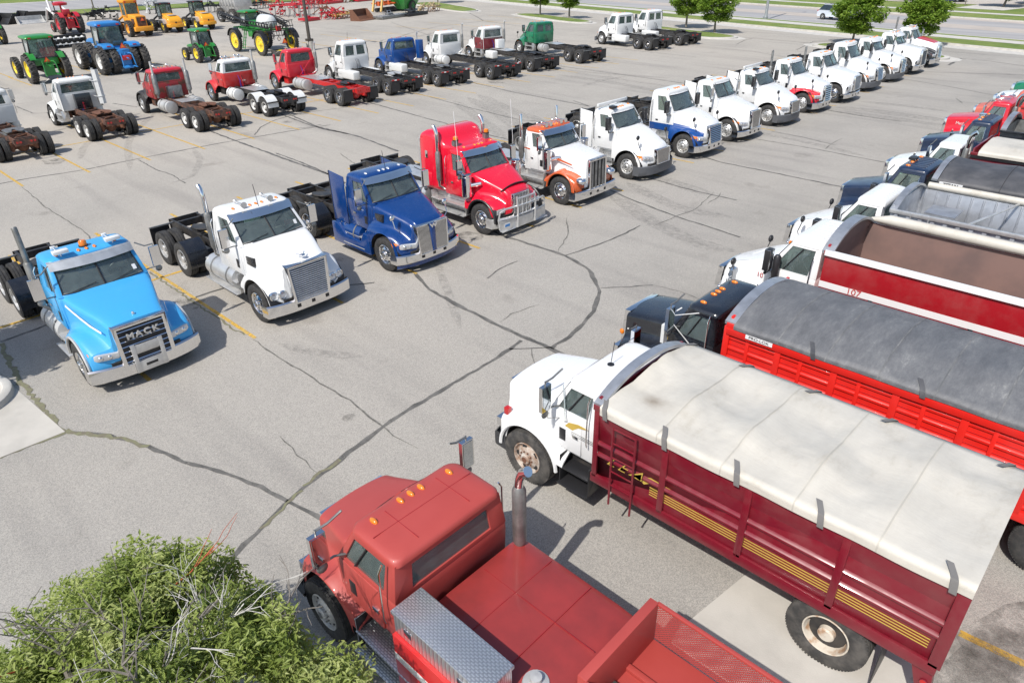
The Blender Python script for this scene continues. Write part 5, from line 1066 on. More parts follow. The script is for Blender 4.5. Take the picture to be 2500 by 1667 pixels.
for i in range(22):
    a = random.uniform(0, 2*PI); r_ = random.uniform(.1, .34)
    px_ = -2.15+r_*math.cos(a)*.8; py_ = .55+r_*math.sin(a)*.9
b = MB(); 
for z in (1.15, 1.42, 1.69, 1.96, 2.22): b.cyl((-2.30, 1.30, z), (-1.90, 1.30, z), .013, 6)
for x in (-2.30, -1.90): b.cyl((x, 1.30, .75), (x, 1.30, 2.24), .018, 6)
b.build('ladder', MAROON, o)
GOLD = mat('gold pinstripe', (.52, .36, .07), .5)
b = MB()
for i in range(4): b.box(-6.4, -2.55, 1.203, 1.207, 1.28+.045*i, 1.295+.045*i)
b.prism([(-2.30, 1.50), (-2.55, 1.60), (-2.9, 1.58), (-2.6, 1.53), (-2.45, 1.42)], 'y', 1.204, 1.209); b.build('pinstripe', GOLD, o, smooth=0)
text('LEA', .26, GOLD, o, (-2.1, 1.262, 1.56), '+y', .002, 1.6, -.018, 0, 0, .5)
b = MB(); b.prism([(-.72, 1.52), (-.80, 1.62), (-1.0, 1.67), (-1.22, 1.66), (-1.0, 1.60), (-.88, 1.50)], 'y', .978, .982); b.build('cab_emblem', GOLD, t, smooth=0)
b = MB()
for i in range(3): b.box(-1.34, -.86, .978, .981, 1.40+.03*i, 1.407+.03*i)
b.build('cab_pinstripe', STEEL, t, smooth=0)
for sg in (-1, 1):
    b = MB(); b.box(.60, .70, sg*.93-.05, sg*.93+.05, 1.08, 1.22, 0); b.box(.70, .705, sg*.93-.045, sg*.93+.045, 1.09, 1.21, 1); b.build('turn_signal', [LRED, AMBER], t, bevel=.01)
b = MB(); b.cyl((-.95, .1, 2.39), (-.95, .1, 2.41), .06, 14); b.cyl((-.95, .1, 2.41), (-1.0, .1, 2.85), .006, 5); b.build('antenna', PLAST, t)
b = MB(); b.prism([(-6.3, .95), (-6.55, .95), (-6.6, .55), (-6.45, .5)], 'y', 1.05, 1.18); b.cyl((-6.5, 1.18, .72), (-6.5, 1.2, .72), .05, 14, 1); b.build('tail_bracket', [MAROON, LRED], t, bevel=.01)
b = MB(); b.box(-6.0, -5.985, .62, 1.18, .12, .95); b.build('mud_flap', PLAST, t)
for sg in (-1, 1):
    b = MB(); b.tube([(-.62, sg*.94, 1.62), (-.5, sg*1.16, 1.66), (-.5, sg*1.16, 2.18), (-.62, sg*.9, 2.28)], .010, 6); b.tube([(-.62, sg*.92, 2.25), (-.78, sg*1.05, 1.7), (-.7, sg*.98, 1.6)], .010, 6); b.box(-.53, -.47, sg*1.18-.03, sg*1.18+.03, 1.72, 2.1); b.build('mirror_bracket', CHROME, t)
# damp sag stain on the tarp is dirt that lies on it
DIRT = scuffmat('tarp dirt', (.10, .075, .05), .95, sc=5)
b = MB(); N = 18; vs_ = [(-2.2, .60, 2.585)]
t, s = GT('black farm truck with bright red ribbed grain box under a dusty grey tarp', 11.95, dict(p1=BLACKP, base=7.2, fr='grey', rr='grey', drive=2, xb=1.0, xc=-.42, zt=2.26, zh0=1.68, zh1=1.52, wh0=.70, wh1=.66, wb=.93, zb=1.66, zf=1.20, zf1=.98, wf=1.08, wf1=.98, marks=5, grille=('h', 6), ))
o = grainbox(t, -12.5, -1.72, 1.2, 1.0, 2.44, BRED, 'ribbed')
tarp(t, -12.5, -1.85, 1.2, 2.465, .25, TARPG, 13, .03, .08, (-3.3, -5.0, -6.7, -8.4, -10.1), sm=TARPB, sag=.03); bow(t, -1.75, 1.2, 2.47, .28, .20, GALV)
b = MB()
for sg in (-1, 1):
    b = MB(); b.tube([(-.55, sg*.86, 2.22), (-.42, sg*1.18, 2.1), (-.42, sg*1.2, 1.45), (-.55, sg*.92, 1.42)], .014, 6); b.tube([(-.95, sg*.86, 2.24), (-.42, sg*1.18, 2.12), (-.85, sg*.95, 1.55)], .012, 6); b.box(-.45, -.38, sg*1.2-.07, sg*1.2+.07, 1.55, 1.95); b.build('mirror_bracket', OWHITE, t)
b = MB(); b.box(-2.6, -2.1, 1.285, 1.292, 2.30, 2.38, 0); b.build('tarp_badge', WHITE, o); text('PRO-LOK', .075, PLAST, o, (-2.35, 1.295, 2.34), '+y', .002, 1.2)
text('C65', .13, GOLD, t, (-.22, .80, 1.42), '+y', .002, 1, .004)
b = MB(); b.tube([(-2.3, 1.27, 1.4), (-2.3, 1.27, 1.75), (-2.9, 1.27, 1.75), (-2.9, 1.27, 1.4)], .022, 6); b.build('step_handle', BRED, o)
b = MB(); b.ball((.78, .90, 1.22), .055, 0, (1, .6, 1.2)); b.ball((.78, -.90, 1.22), .055, 0, (1, .6, 1.2)); b.build('turn_signal', AMBER, t)
t, s = GT('white cab grain truck numbered 107 with open dark red white striped box', 16.0, dict(p1=WHITE, aero=1, sweep=.3, base=6.6, drive=2, fr='alu', rr='alu', xb=.95, xc=-.50, xr=-1.65, xt=-.95, zb=1.80, zt=2.50, zh0=1.84, zh1=1.34, wh0=.90, wh1=.55, zf=1.16, zf1=1.0, wb=1.0, wt=.90, ribs=1, mirror='aero', hoodmir=1, light='lens', bump=ALU, roofh=.14))
o = grainbox(t, -12.5, -1.80, 1.2, 1.15, 2.62, DRED, 'plain', lining=INSIDE)
b = MB(); b.box(-12.5, -1.80, 1.202, 1.21, 1.78, 1.92); b.box(-12.5, -1.80, 1.19, 1.262, 2.53, 2.65); b.box(-12.5, -1.8, -1.26, -1.19, 2.53, 2.65); b.build('white_stripe', WHITE, o, smooth=0)
b = MB(); b.tube([(-12.5, -1.12, 2.78), (-7, -1.12, 2.76), (-2.3, -1.13, 2.78), (-1.9, -1.1, 2.74)], [.10, .11, .12, .04], 12); b.build('rolled_tarp', TARPW, o, smooth=60)
b = MB(); b.lathe([(0, 0), (.04, 0)], (0, 0, 0), 'y', 4)
q_ = MB(); n_ = 12; q_.add([(-1.9, y_, z_) for y_, z_ in [(-1.2, 2.6)]+[((i/n_*2-1)*1.2, 2.64+.36*(1-abs(i/n_*2-1)**2.2)) for i in range(n_+1)]+[(1.2, 2.6)]], [tuple(range(n_+3))]); q_.build('front_cap', INSIDE, o, smooth=0); bow(t, -1.85, 1.22, 2.62, .38, .24, GALV)
text('107', .19, LRED, o, (-2.55, 1.215, 1.85), '+y', .002, 1.1); text('107', .17, LRED, t, (-.38, .955, 1.52), '+y', .002); text('INTERNATIONAL', .055, PLAST, t, (-1.2, 1.03, 1.60), '+y', .002, 1.6)
b = MB(); 
for z in (1.02, 1.14): b.box(-2.4, -1.95, 1.18, 1.24, z, z+.03)
for x in (-2.4, -1.98): b.box(x, x+.04, 1.18, 1.24, .9, 1.35)
b.build('step_rack', DRED, o); b = MB(); b.cyl((-1.9, 1.21, 1.33), (-1.9, 1.235, 1.33), .05, 14); b.build('side_light', AMBER, o)
b = MB(); b.tube([(-.72, 1.04, 1.5), (-.72, 1.12, 1.55)], .1, 12); b.tube([(-.75, 1.12, 1.45), (-.75, 1.12, 1.75), (-.75, 1.12, 2.15), (-.75, 1.12, 2.2)], [.07, .085, .085, .05], 14); b.build('air_intake', PLAST, t)
t, s = GT('white cab grain truck with open corrugated aluminium box and cross bows', 19.95, dict(p1=WHITE, aero=1, sweep=.3, base=6.6, drive=2, fr='alu', rr='alu', xb=.95, xc=-.50, xr=-1.60, xt=-.95, zb=1.80, zt=2.46, zh0=1.84, zh1=1.34, wh0=.90, wh1=.55, zf=1.16, zf1=1.0, wb=1.0, wt=.90, ribs=1, mirror='aero', hoodmir=1, light='lens', bump=ALU, roofh=.14))
o = grainbox(t, -12.5, -1.85, 1.2, 1.15, 2.52, GALV, 'corr', lining=None)
for x in (-3.6, -5.2, -6.8, -8.4, -10.0): b = MB(); b.tube([(x, 1.2, 2.55), (x-.55, -1.2, 2.56)], .03, 8); b.tube([(x+.1, 1.2, 2.5), (x-.45, 0, 1.9)], .02, 6); b.build('cross_brace', ALU, o)
bow(t, -1.9, 1.22, 2.52, .34, .16, GALV); b = MB(); b.tube([(-12.5, -1.2, 2.62), (-2, -1.2, 2.62)], .09, 10); b.build('rolled_tarp', TARPW, o, smooth=60)
b = MB(); b.box(-12.5, -1.85, 1.19, 1.27, 2.46, 2.56); b.build('top_rail', ALU, o, bevel=.01)
b = MB()
for z in (1.9, 2.1, 2.3): b.cyl((-2.75, 1.3, z), (-2.35, 1.3, z), .015, 6)
for x in (-2.75, -2.35): b.cyl((x, 1.3, 1.7), (x, 1.3, 2.55), .015, 6)
b.build('ladder', ALU, o)
b = MB(); b.box(-3.1, -2.4, -.5, .3, 2.30, 2.34); b.build('inner_platform', GALV, o)
t, s = GT('navy cab grain truck with black tarp and chrome bow, beyond the aluminium box', 23.8, dict(p1=NAVY, base=6.4, drive=2, xb=.95, zb=1.80, zt=2.42, zh0=1.80, zh1=1.55, wh0=.84, wh1=.70, marks=5, ribs=1, xc=-.42, xr=-1.5, fr='alu', rr='alu', bump=CHROME, light='dual'))
o = grainbox(t, -12.5, -1.72, 1.2, 1.1, 2.36, BLACKP, 'plain'); tarp(t, -12.5, -1.9, 1.2, 2.42, .34, TARPB, 7, .02, .10, (-4.2, -6.6, -9), sm=OWHITE, sag=.05); bow(t, -1.8, 1.22, 2.42, .36, .16, GALV)
b = MB(); b.box(-2.55, -1.95, 1.30, 1.305, 2.26, 2.40); b.build('tarp_badge', WHITE, o); text('TITAN', .12, PLAST, o, (-2.25, 1.308, 2.33), '+y', .002, 1.1, .004)
b = MB(); b.tube([(-.8, -.25, 2.53), (-.8, .25, 2.53)], .02, 6); b.box(-.9, -.7, -.2, .1, 2.55, 2.62, 1); b.build('air_horn', [CHROME, PLAST], t)
t, s = GT('white cab grain truck with maroon box, cream tarp and curved chrome stack', 27.9, dict(p1=WHITE, base=6.4, drive=2, xb=.95, aero=.6, zb=1.80, zt=2.36, zh0=1.80, zh1=1.50, sweep=.2, light='lens', stacks=((-1.55, 1.02, 2.95, 'curve', CHROME),), fr='alu', rr='alu'))
o = grainbox(t, -12.5, -1.75, 1.2, 1.1, 2.36, MAROON, 'plain'); tarp(t, -12.5, -1.95, 1.2, 2.42, .16, TARPW, 6, .04, .12, (-4, -7.5), sm=PLAST, sag=.08); b = MB(); b.box(-12.5, -1.75, 1.2, 1.25, 2.20, 2.30); b.build('tarp_rail', PLAST, o)
t, s = GT('navy cab grain truck with chrome bow over a black box, beside the crimson truck', 31.8, dict(p1=NAVY, base=6.4, drive=2, xb=.95, zb=1.80, zt=2.42, zh0=1.80, zh1=1.55, wh0=.84, wh1=.70, marks=5, ribs=1, fr='alu', rr='alu', bump=CHROME, light='dual'))
o = grainbox(t, -12.5, -1.72, 1.2, 1.1, 2.36, BLACKP, 'plain', lining=STEEL); bow(t, -1.8, 1.22, 2.42, .36, .18, GALV)
b = MB(); b.box(-.9, -.7, -.2, .1, 2.55, 2.62); b.tube([(-.8, -.25, 2.53), (-.8, .25, 2.53)], .02, 6); b.build('air_horn', CHROME, t)
t, s = GT('crimson red cab truck with chrome roof horns and curved stack', 36.2, dict(p1=MRED, base=6.4, drive=2, xb=1.0, zt=2.40, stacks=((-1.55, 1.02, 2.9, 'curve', CHROME),), horns=2, fr='alu', rr='alu', zh0=1.78, zh1=1.60, wh0=.74, wh1=.68), -6.9)
o = grainbox(t, -12.0, -1.75, 1.2, 1.1, 2.5, RED, 'plain', lining=INSIDE); text('Mack', .16, WHITE, t, (.3, .745, 1.45), '+y', .002)
t, s = GT('sun bleached orange red hooded truck behind the crimson truck', 39.6, dict(p1=SALMON, base=6.4, drive=2, xb=1.0, zt=2.36, zh1=1.56), -6.6)
o = grainbox(t, -12.0, -1.75, 1.2, 1.1, 2.4, RED, 'plain', lining=INSIDE)
t, s = GT('white hooded truck with red box, second from the far right end', 43.2, dict(p1=WHITE, base=6.4, drive=2, xb=1.0, zt=2.40, aero=.8, sweep=.2, light='lens'), -6.6)
o = grainbox(t, -12.0, -1.5, 1.2, 1.2, 2.7, RED, 'plain', lining=INSIDE)
t, s = GT('dark green hooded truck at the far right end of the grain trucks', 47.0, dict(p1=GREEN, base=6.4, drive=2, xb=1.0, zt=2.40, aero=.8, sweep=.2, light='lens'), -6.6)
o = grainbox(t, -12.0, -1.5, 1.2, 1.2, 2.6, MAROON, 'plain', lining=INSIDE)
# ------------------------------------------------------------ red service truck in the foreground
def dplate():
    m, t, p = _new('diamond plate'); p.inputs['Metallic'].default_value = .85; p.inputs['Roughness'].default_value = .34; p.inputs['Base Color'].default_value = (.62, .64, .66, 1)
    tc = t.nodes.new('ShaderNodeTexCoord'); mp = t.nodes.new('ShaderNodeMapping'); mp.inputs['Scale'].default_value = (18, 34, 34)
    br = t.nodes.new('ShaderNodeTexBrick'); br.inputs['Scale'].default_value = 1; br.inputs['Mortar Size'].default_value = .28; br.inputs['Mortar Smooth'].default_value = .6; br.inputs['Brick Width'].default_value = 1.2; br.inputs['Row Height'].default_value = 1
    t.links.new(tc.outputs['Object'], mp.inputs[0]); t.links.new(mp.outputs[0], br.inputs['Vector'])
    bump(t, p, br.outputs['Fac'], .9, .01); c = ramp(t, br.outputs['Fac'], [(.1, (.74, .76, .78)), (.9, (.50, .52, .55))]); t.links.new(c, p.inputs['Base Color']); return m
DP = dplate()
t, s = truck('service_truck', 'faded red service truck with diamond plate toolbox, red tank and mesh sided bed', dict(p1=FADED, base=3.2, drive=1, over=.9, fifth=0, hoses=0, flaps=0, fr='grey', rr='grey', xb=.80, xc=-.36, xr=-1.52, xt=-.66, zb=1.72, zt=2.26, roofh=.10, zh0=1.74, zh1=1.50, wh0=.78, wh1=.62, wb=.94, wt=.86, zf=1.15, zf1=1.0, wf=1.08, tanks=0, step=1, stepx=(-1.9, -.75), stepm=DP, stepb=PLAST, marks=5, light='rect', stacks=((-1.72, -1.0, 2.75, 'curve', CHROME),), grille=('h', 8), gz=(.7, 1.4), gw=(.5, .5), bp=.2, R=.5, bump=CHROME, split=False, holes=0), (-6.45, 3.98), PI, None, 'service truck')
o = MB(); o.box(-3.35, -1.62, .70, 1.10, .55, 1.45); o.box(-3.35, -1.62, 1.10, 1.106, 1.02, 1.16, 1); o.box(-3.0, -2.96, 1.10, 1.112, .57, 1.0, 0)
bd = o.build('side_locker', [RED, WHITE], t, bevel=.008); b = MB(); b.box(-2.8, -2.66, 1.106, 1.125, .80, .92); b.build('latch', CHROME, bd, bevel=.008)
b = MB(); b.box(-3.12, -1.62, .62, 1.05, 1.456, 1.80); b.box(-3.14, -1.60, .60, 1.07, 1.76, 1.815); tb = b.build('toolbox', DP, t, bevel=.008)
b = MB()
for x in (-1.9, -2.8): b.box(x-.07, x+.07, 1.055, 1.075, 1.60, 1.70)
b.build('toolbox_latch', CHROME, tb, bevel=.006)
b = MB(); b.loft([[(x, -1.12, .85), (x, .60, .85), (x, .60, z), (x, .2, z+.03), (x, -.9, z+.03), (x, -1.12, z)] for x, z in ((-3.58, 1.34), (-3.3, 1.37), (-1.8, 1.39), (-1.62, 1.38))]); tk = b.build('tank', DECKR, t, bevel=.03)
b = MB(); b.lathe([(.16, 0), (.15, .03), (.07, .05), (.07, .12), (0, .13)], (-3.25, .38, 1.38), 'z', 20); b.build('filler_cap', TANK, tk, smooth=40)
sm_ = MB()
for x_ in (-2.25, -2.9): sm_.box(x_-.003, x_+.003, -1.05, .55, 1.405, 1.421)
sm_.box(-3.5, -1.7, -.35, -.345, 1.405, 1.421); sm_.build('panel_seam', DRED, tk, smooth=0)
sm_ = MB()
for y_ in (-.42, .42): sm_.box(-1.40, -.75, y_-.003, y_+.003, 2.355, 2.3635)
sm_.box(-1.02, -1.014, -.8, .8, 2.355, 2.3635); sm_.build('roof_seam', DRED, t, smooth=0)
DARKR = mat('dark mottled red', (.10, .018, .018), .5, 0, .2, 4, c2=(.04, .02, .02))  # deep red with near-black mottling for the tank end plate
b = MB(); b.box(-3.62, -3.585, -1.08, .56, .70, 1.32); tg = b.build('tank_end_plate', DARKR, t, bevel=.01)
text('JOHN DEERE', .085, WHITE, tg, (-3.628, .12, .98), '-x', .002, 1.1)
b = MB(); b.lathe([(.075, .0), (.085, .0), (.085, .004), (.075, .004)], (-3.630, .12, 1.13), 'x', 20); b.box(-3.632, -3.628, .09, .15, 1.105, 1.155); b.build('deer_badge', WHITE, tg)
# mesh bed behind the tank
m = MB(); x0, x1, ya, yb = -5.65, -3.72, -1.28, .12
def meshwall(m, p, u, v, nu, nv, r=.006):
    for i in range(nu*2+nv*2):
        for sgn in (-1, 1):
            a0 = i/(nu+nv)*1.0
    P = Vector(p); U = Vector(u); V = Vector(v); nx = nu
    k = nv/nu
    for i in range(-nv, nu+1):
        a = max(0, -i/1.0); s0, s1 = max(i, 0)/nu, min(i+nv, nu)/nu; t0, t1 = max(0, -i)/nv, min(nv, nu-i)/nv
        if s1-s0 > 1e-3:
            m.tube([P+U*s0+V*t0, P+U*s1+V*t1], r, 4); m.tube([P+U*s0+V*(1-t0), P+U*s1+V*(1-t1)], r, 4)
m = MB(); meshwall(m, (x0, ya, .98), (x1-x0, 0, 0), (0, 0, .60), 44, 16, .005); mw = m.build('mesh_side', FADED, t, smooth=0)
m = MB(); meshwall(m, (x0, yb, .98), (x1-x0, 0, 0), (0, 0, .60), 44, 16, .005); m.build('mesh_side', FADED, t, smooth=0)
m = MB(); m.box(x0, x1, ya, yb, .90, .96); m.box(x0-.02, x1, ya-.03, ya+.02, 1.57, 1.61); m.box(x0-.02, x1, yb-.02, yb+.03, 1.57, 1.61); m.box(x0-.03, x0+.01, ya-.02, yb+.03, .80, 1.62); m.box(x1-.02, x1+.1, ya, yb, .8, 1.62)
for y in (ya*.6+yb*.4, ya*.3+yb*.7): m.box(x0, x1, y-.04, y+.04, .961, 1.02)
m.build('bed_frame', FADED, t, bevel=.006)
m = MB(); m.box(-5.2, -3.85, .25, .62, .72, 1.42); m.box(-5.22, -3.83, .23, .64, 1.42, 1.45); m.build('rear_locker', DRED, t, bevel=.01)
# ------------------------------------------------------------ farm machinery at the back of the lot
def farm_tyre(Ro, Ri, w, m=MUDR, lugs=22):
    h = w/2; mb = MB(); mb.lathe([(Ri, -h*.72), (Ri+.04, -h*.86), (lerp(Ri, Ro, .6), -h), (Ro-.10, -h*.94), (Ro-.06, -h*.80), (Ro-.05, 0), (Ro-.06, h*.80), (Ro-.10, h*.94), (lerp(Ri, Ro, .6), h), (Ri+.04, h*.86), (Ri, h*.72)], n=32)
    for i in range(lugs):
        for sg in (-1, 1):
            t0 = 2*PI*(i+(.5 if sg > 0 else 0))/lugs; st = len(mb.v)
            def pt(y, r, dt): t = t0+dt; return (r*math.cos(t), sg*y, r*math.sin(t))
            d = .5*2*PI/lugs; q = .05/Ro
            A = [pt(.0, Ro-.06, 0), pt(.0, Ro-.06, q*1.6), pt(h*.95, Ro-.08, d+q*1.6), pt(h*.95, Ro-.08, d)]; B = [pt(.0, Ro, .1*q), pt(.0, Ro, q*1.4), pt(h*.93, Ro-.02, d+q*1.4), pt(h*.93, Ro-.02, d+.1*q)]
            mb.hexa(A, B)
            C2 = [pt(h*.90, Ro-.16, d), pt(h*.90, Ro-.16, d+q*1.6), pt(h*1.02, Ro-.16, d+q*1.6), pt(h*1.02, Ro-.16, d)]
    return mb.mesh('tyre', m, smooth=30)
def farm_rim(Ri, w, m, dish=.05):
    h = w/2; mb = MB(); mb.lathe([(Ri, -h*.7), (Ri+.02, h*.70), (Ri-.01, h*.74), (Ri-.04, h*.66), (Ri-.06, h*.4), (Ri*.72, dish), (Ri*.4, dish-.02), (Ri*.36, dish+.02), (Ri*.25, dish+.02), (Ri*.22, dish+.10), (0, dish+.12)], n=28)
    bolts(mb, 8, Ri*.30, dish+.01, .02, .03, 1)
    for i in range(8): tt = 2*PI*i/8; c = (Ri*.56*math.cos(tt), dish-.01, Ri*.56*math.sin(tt)); mb.cyl(c, (c[0], c[1]+.02, c[2]), .045, 8, 1)
    return mb.mesh('rim', [m, STEEL], smooth=30)
_fw = {}
def fwheel(t, x, y, Ro, w, rimm, Ri=None, lugs=22, rz=0):
    Ri = Ri or Ro*.56; k = (Ro, w, rimm.name, Ri)
    if k not in _fw: _h2 = MB().cyl((0, -w*.4, 0), (0, 0, 0), Ri*.5, 14); _fw[k] = (farm_tyre(Ro, Ri, w, lugs=lugs), farm_rim(Ri, w, rimm), _h2.mesh('wheel', BLACK))
    a = _fw[k]; o = inst(a[2], 'wheel', t, (x, y, Ro), (0, random.uniform(0, 2), (0 if y > 0 else PI)+rz)); inst(a[0], 'tyre', o); inst(a[1], 'rim', o); return o
def tcab(t, x0, x1, hw, z0, z1, m, hwt=None, over=.12, roof=None, slant=.10, rooft=.2, frame=PLAST, bowed=0):
    """glazed farm cab: posts, glass, roof, seat and wheel inside; x0 rear, x1 front"""
    hwt = hwt or hw*.9; g = MB(); gl = MB()
    c = [(x0, hw), (x0, -hw), (x1, -hw*.86), (x1, hw*.86)]; d = [(x0+slant*.4, hwt), (x0+slant*.4, -hwt), (x1-slant, -hwt*.9), (x1-slant, hwt*.9)]
    for i in range(4):
        j = (i+1) % 4; q = [(c[i][0], c[i][1], z0), (c[j][0], c[j][1], z0), (d[j][0], d[j][1], z1), (d[i][0], d[i][1], z1)]
        a = g.panel(q, .06, .06, .06, .05, .05); gl.slab(a, .006)
    cb = g.build('cab', frame, t, bevel=.008); gl.build('window_glass', GLASS, cb, smooth=0)
    r = MB(); X0, X1, Y = x0-over*.5, x1+over*.6, hwt+over
    r.loft([rrect(X0+.06, X1-.06, -Y+.06, Y-.06, .12, z1-.02, 4), rrect(X0, X1, -Y, Y, .16, z1+rooft*.3, 4), rrect(X0+.03, X1-.03, -Y+.03, Y-.03, .18, z1+rooft*.75, 4), rrect(X0+.2, X1-.2, -Y+.2, Y-.2, .2, z1+rooft, 4)])
    rr_ = r.build('roof', roof or m, cb, smooth=50)
    s_ = MB(); s_.box(x0+.3, x0+.75, -.24, .24, z0+.05, z0+.40); s_.box(x0+.25, x0+.38, -.24, .24, z0+.35, z0+.95); s_.build('seat', PLAST, cb, bevel=.05)
    s_ = MB(); c_ = Vector((x1-.45, 0, z0+.65)); s_.tube([c_+Vector((.08*math.cos(a), .2*math.sin(a), .17*math.cos(a))) for a in [2*PI*i/14 for i in range(14)]], .016, 5, closed=True); s_.tube([c_, c_+Vector((.2, 0, -.5))], .04, 6); s_.build('steering_wheel', PLAST, cb)
    k = MB(); k.box(x0+.02, x1-.04, -hw*.85, hw*.85, z0-.45, z0); k.build('cab_base', m, cb, bevel=.03)
    for y in (-hwt*.8, hwt*.8): l = MB(); l.box(X0-.015, X0+.04, y-.09, y+.09, z1+.02, z1+rooft*.5); l.build('tail_light', LRED, rr_, bevel=.008)
    return cb
def smv(t, x, y, z, s=.2):
    b = MB(); b.prism([(y-s, z-s*.6), (y+s, z-s*.6), (y, z+s)], 'x', x-.01, x, 0); b.prism([(y-s*.62, z-s*.42), (y+s*.62, z-s*.42), (y, z+s*.66)], 'x', x-.014, x-.010, 1)
    return b.build('warning_triangle', [mat('safety red', (.6, .03, .02), .5), mat('safety orange', (.95, .22, .03), .5)], t, smooth=0)
def hitch(t, x, m, w=.45, z=.5):
    b = MB()
    for sg in (-1, 1): b.tube([(x+.3, sg*w*.5, z+.2), (x-.1, sg*w*.8, z-.02), (x-.65, sg*w, z-.05)], .045, 6); b.tube([(x+.2, sg*w*.6, z+.8), (x-.35, sg*w*.9, z+.7), (x-.5, sg*w, z)], .035, 6); b.cyl((x+.1, sg*w*.5, z+.75), (x-.25, sg*w*.9, z+.78), .05, 8)
    b.tube([(x+.1, 0, z+.55), (x-.6, 0, z+.5)], .04, 6); b.box(x-.1, x+.25, -.3, .3, z-.1, z+.6); b.tube([(x, -.2, z+.7), (x-.2, 0, z+.85), (x-.1, .2, z+.5)], .02, 5)
    return b.build('hitch', m, t, smooth=40)
def at(px, py, z=0): p = G(px, py); return (p.x, p.y)
GTc = 'farm tractors standing at the back of the lot'
def tractor(label, loc, rz, body, rim, Rr=.88, Rf=.68, wb=2.9, tr=.72, cab_=True, hood_z=(1.55, 1.35), wr=.46, wf=.38, roof=None, dual=False, group=GTc, cabz=(1.55, 2.75), hoodw=.36, cabw=.78, sc_=1.0):
    t = empty('tractor', label, 'tractor', (loc[0], loc[1], 0), rz, group); t.scale = (sc_,)*3      # origin under the rear axle
    for sg in (-1, 1):
        fwheel(t, 0, sg*(tr+wr*.5), Rr, wr, rim); fwheel(t, wb, sg*(tr*.95+wf*.5), Rf, wf, rim)
        if dual: fwheel(t, 0, sg*(tr+wr*1.65), Rr, wr, rim); fwheel(t, wb, sg*(tr+wf*1.7), Rf, wf, rim)
    b = MB(); b.box(-.4, wb-.2, -.24, .24, .6, 1.15); b.cyl((0, -tr, Rr), (0, tr, Rr), .13, 12); b.cyl((wb, -tr*.9, Rf), (wb, tr*.9, Rf), .10, 10); b.box(wb-.3, wb+.55, -.2, .2, .62, .95); b.build('chassis', BLACK if rim is not WRIM else body, t, bevel=.02)
    h = MB(); h.loft([[(x, y, z) for y, z, _ in [(p, q, 0) for p, q, _ in rrect(-w, w, z0, z1, .1, 0, 3)]] for x, w, z0, z1 in ((1.15, hoodw, 1.0, hood_z[0]), (2.2, hoodw*.95, 1.0, lerp(*hood_z, .45)), (wb+.35, hoodw*.8, .98, hood_z[1]), (wb+.5, hoodw*.66, 1.0, hood_z[1]-.12))]); h.build('hood', body, t, smooth=45)
    g = MB(); g.box(wb+.5, wb+.53, -hoodw*.5, hoodw*.5, 1.02, hood_z[1]-.16); g.build('grille', PLAST, t, bevel=.01)
    for sg in (-1, 1):
        f = MB(); Rq = Rr+.07; a = [(Rq*math.cos(R(th)), Rr+Rq*math.sin(R(th))) for th in range(35, 150, 12)]; f.loft([[(x, sg*y, z) for x, z in a]+[(x, sg*y, z+.02) for x, z in a[::-1]] for y in (tr-.12, tr+wr*.55)]); f.build('fender', body, t, smooth=50)
    if cab_: tcab(t, -.35, 1.15, cabw, cabz[0], cabz[1], body, roof=roof or body)
    hitch(t, -.35, body, .42, .55); smv(t, -.42, 0, 1.42)
    e = MB(); e.tube([(1.5, hoodw+.04, hood_z[0]-.1), (1.5, hoodw+.05, cabz[1]-.25)], .045, 10); e.build('exhaust', PLAST, t)
    return t
lx = lambda px, py: G(*z1(px, py))
tractor('green cab tractor with yellow wheels at left, the larger of the two cab tractors', (-62.6, 15.95), PI, JGREEN, RIMY, .92, .70, 3.5, .80, cabw=.85, cabz=(1.55, 2.72), sc_=1.1)
tractor('small green cab tractor with yellow wheels left of the sprayer', (-62.9, 28.15), PI, JGREEN, RIMY, .74, .52, 2.5, .50, hood_z=(1.4, 1.2), wr=.40, wf=.30, cabz=(1.35, 2.42), cabw=.62, hoodw=.3)
p = lx(60, 300); t = tractor('old green open tractor with faded paint cut by the left frame edge', (p.x-.4, p.y-1.2), PI, JGREEN, RIMY, .95, .6, 2.8, .75, cab_=False)
p = lx(440, 232); t = tractor('red open tractor with white loader arms and a tall leaning white stack', (p.x, p.y+.8), PI, TRED, TRED, .80, .42, 2.5, .55, cab_=False, wr=.42, wf=.22, hood_z=(1.55, 1.5), sc_=1.35)
b = MB(); b.box(.0, .6, -.3, .3, 1.35, 1.5); b.box(-.1, .05, -.3, .3, 1.4, 1.9); b.build('seat', TRED, t, bevel=.05)
for sg in (-1, 1): b = MB(); b.prism([(.9, .3), (1.25, .3), (1.5, 1.5), (1.2, 1.6)], 'y', sg*.62-.05, sg*.62+.05); b.tube([(1.3, sg*.62, 1.5), (2.8, sg*.62, 1.9), (3.9, sg*.62, .8)], .09, 6); b.build('loader_arm', OWHITE, t)
b = MB(); b.tube([(.9, .9, 1.7), (1.5, .8, 3.1)], .09, 8); b.build('white_stack', OWHITE, t); b = MB(); b.lathe([(0, 0), (.55, .02), (.6, .2), (.3, .3), (0, .32)], (1.1, 0, 2.15), 'z', 16); b.cyl((1.1, 0, 1.5), (1.1, 0, 2.2), .08, 8); b.build('red_canopy', TRED, t, smooth=40)
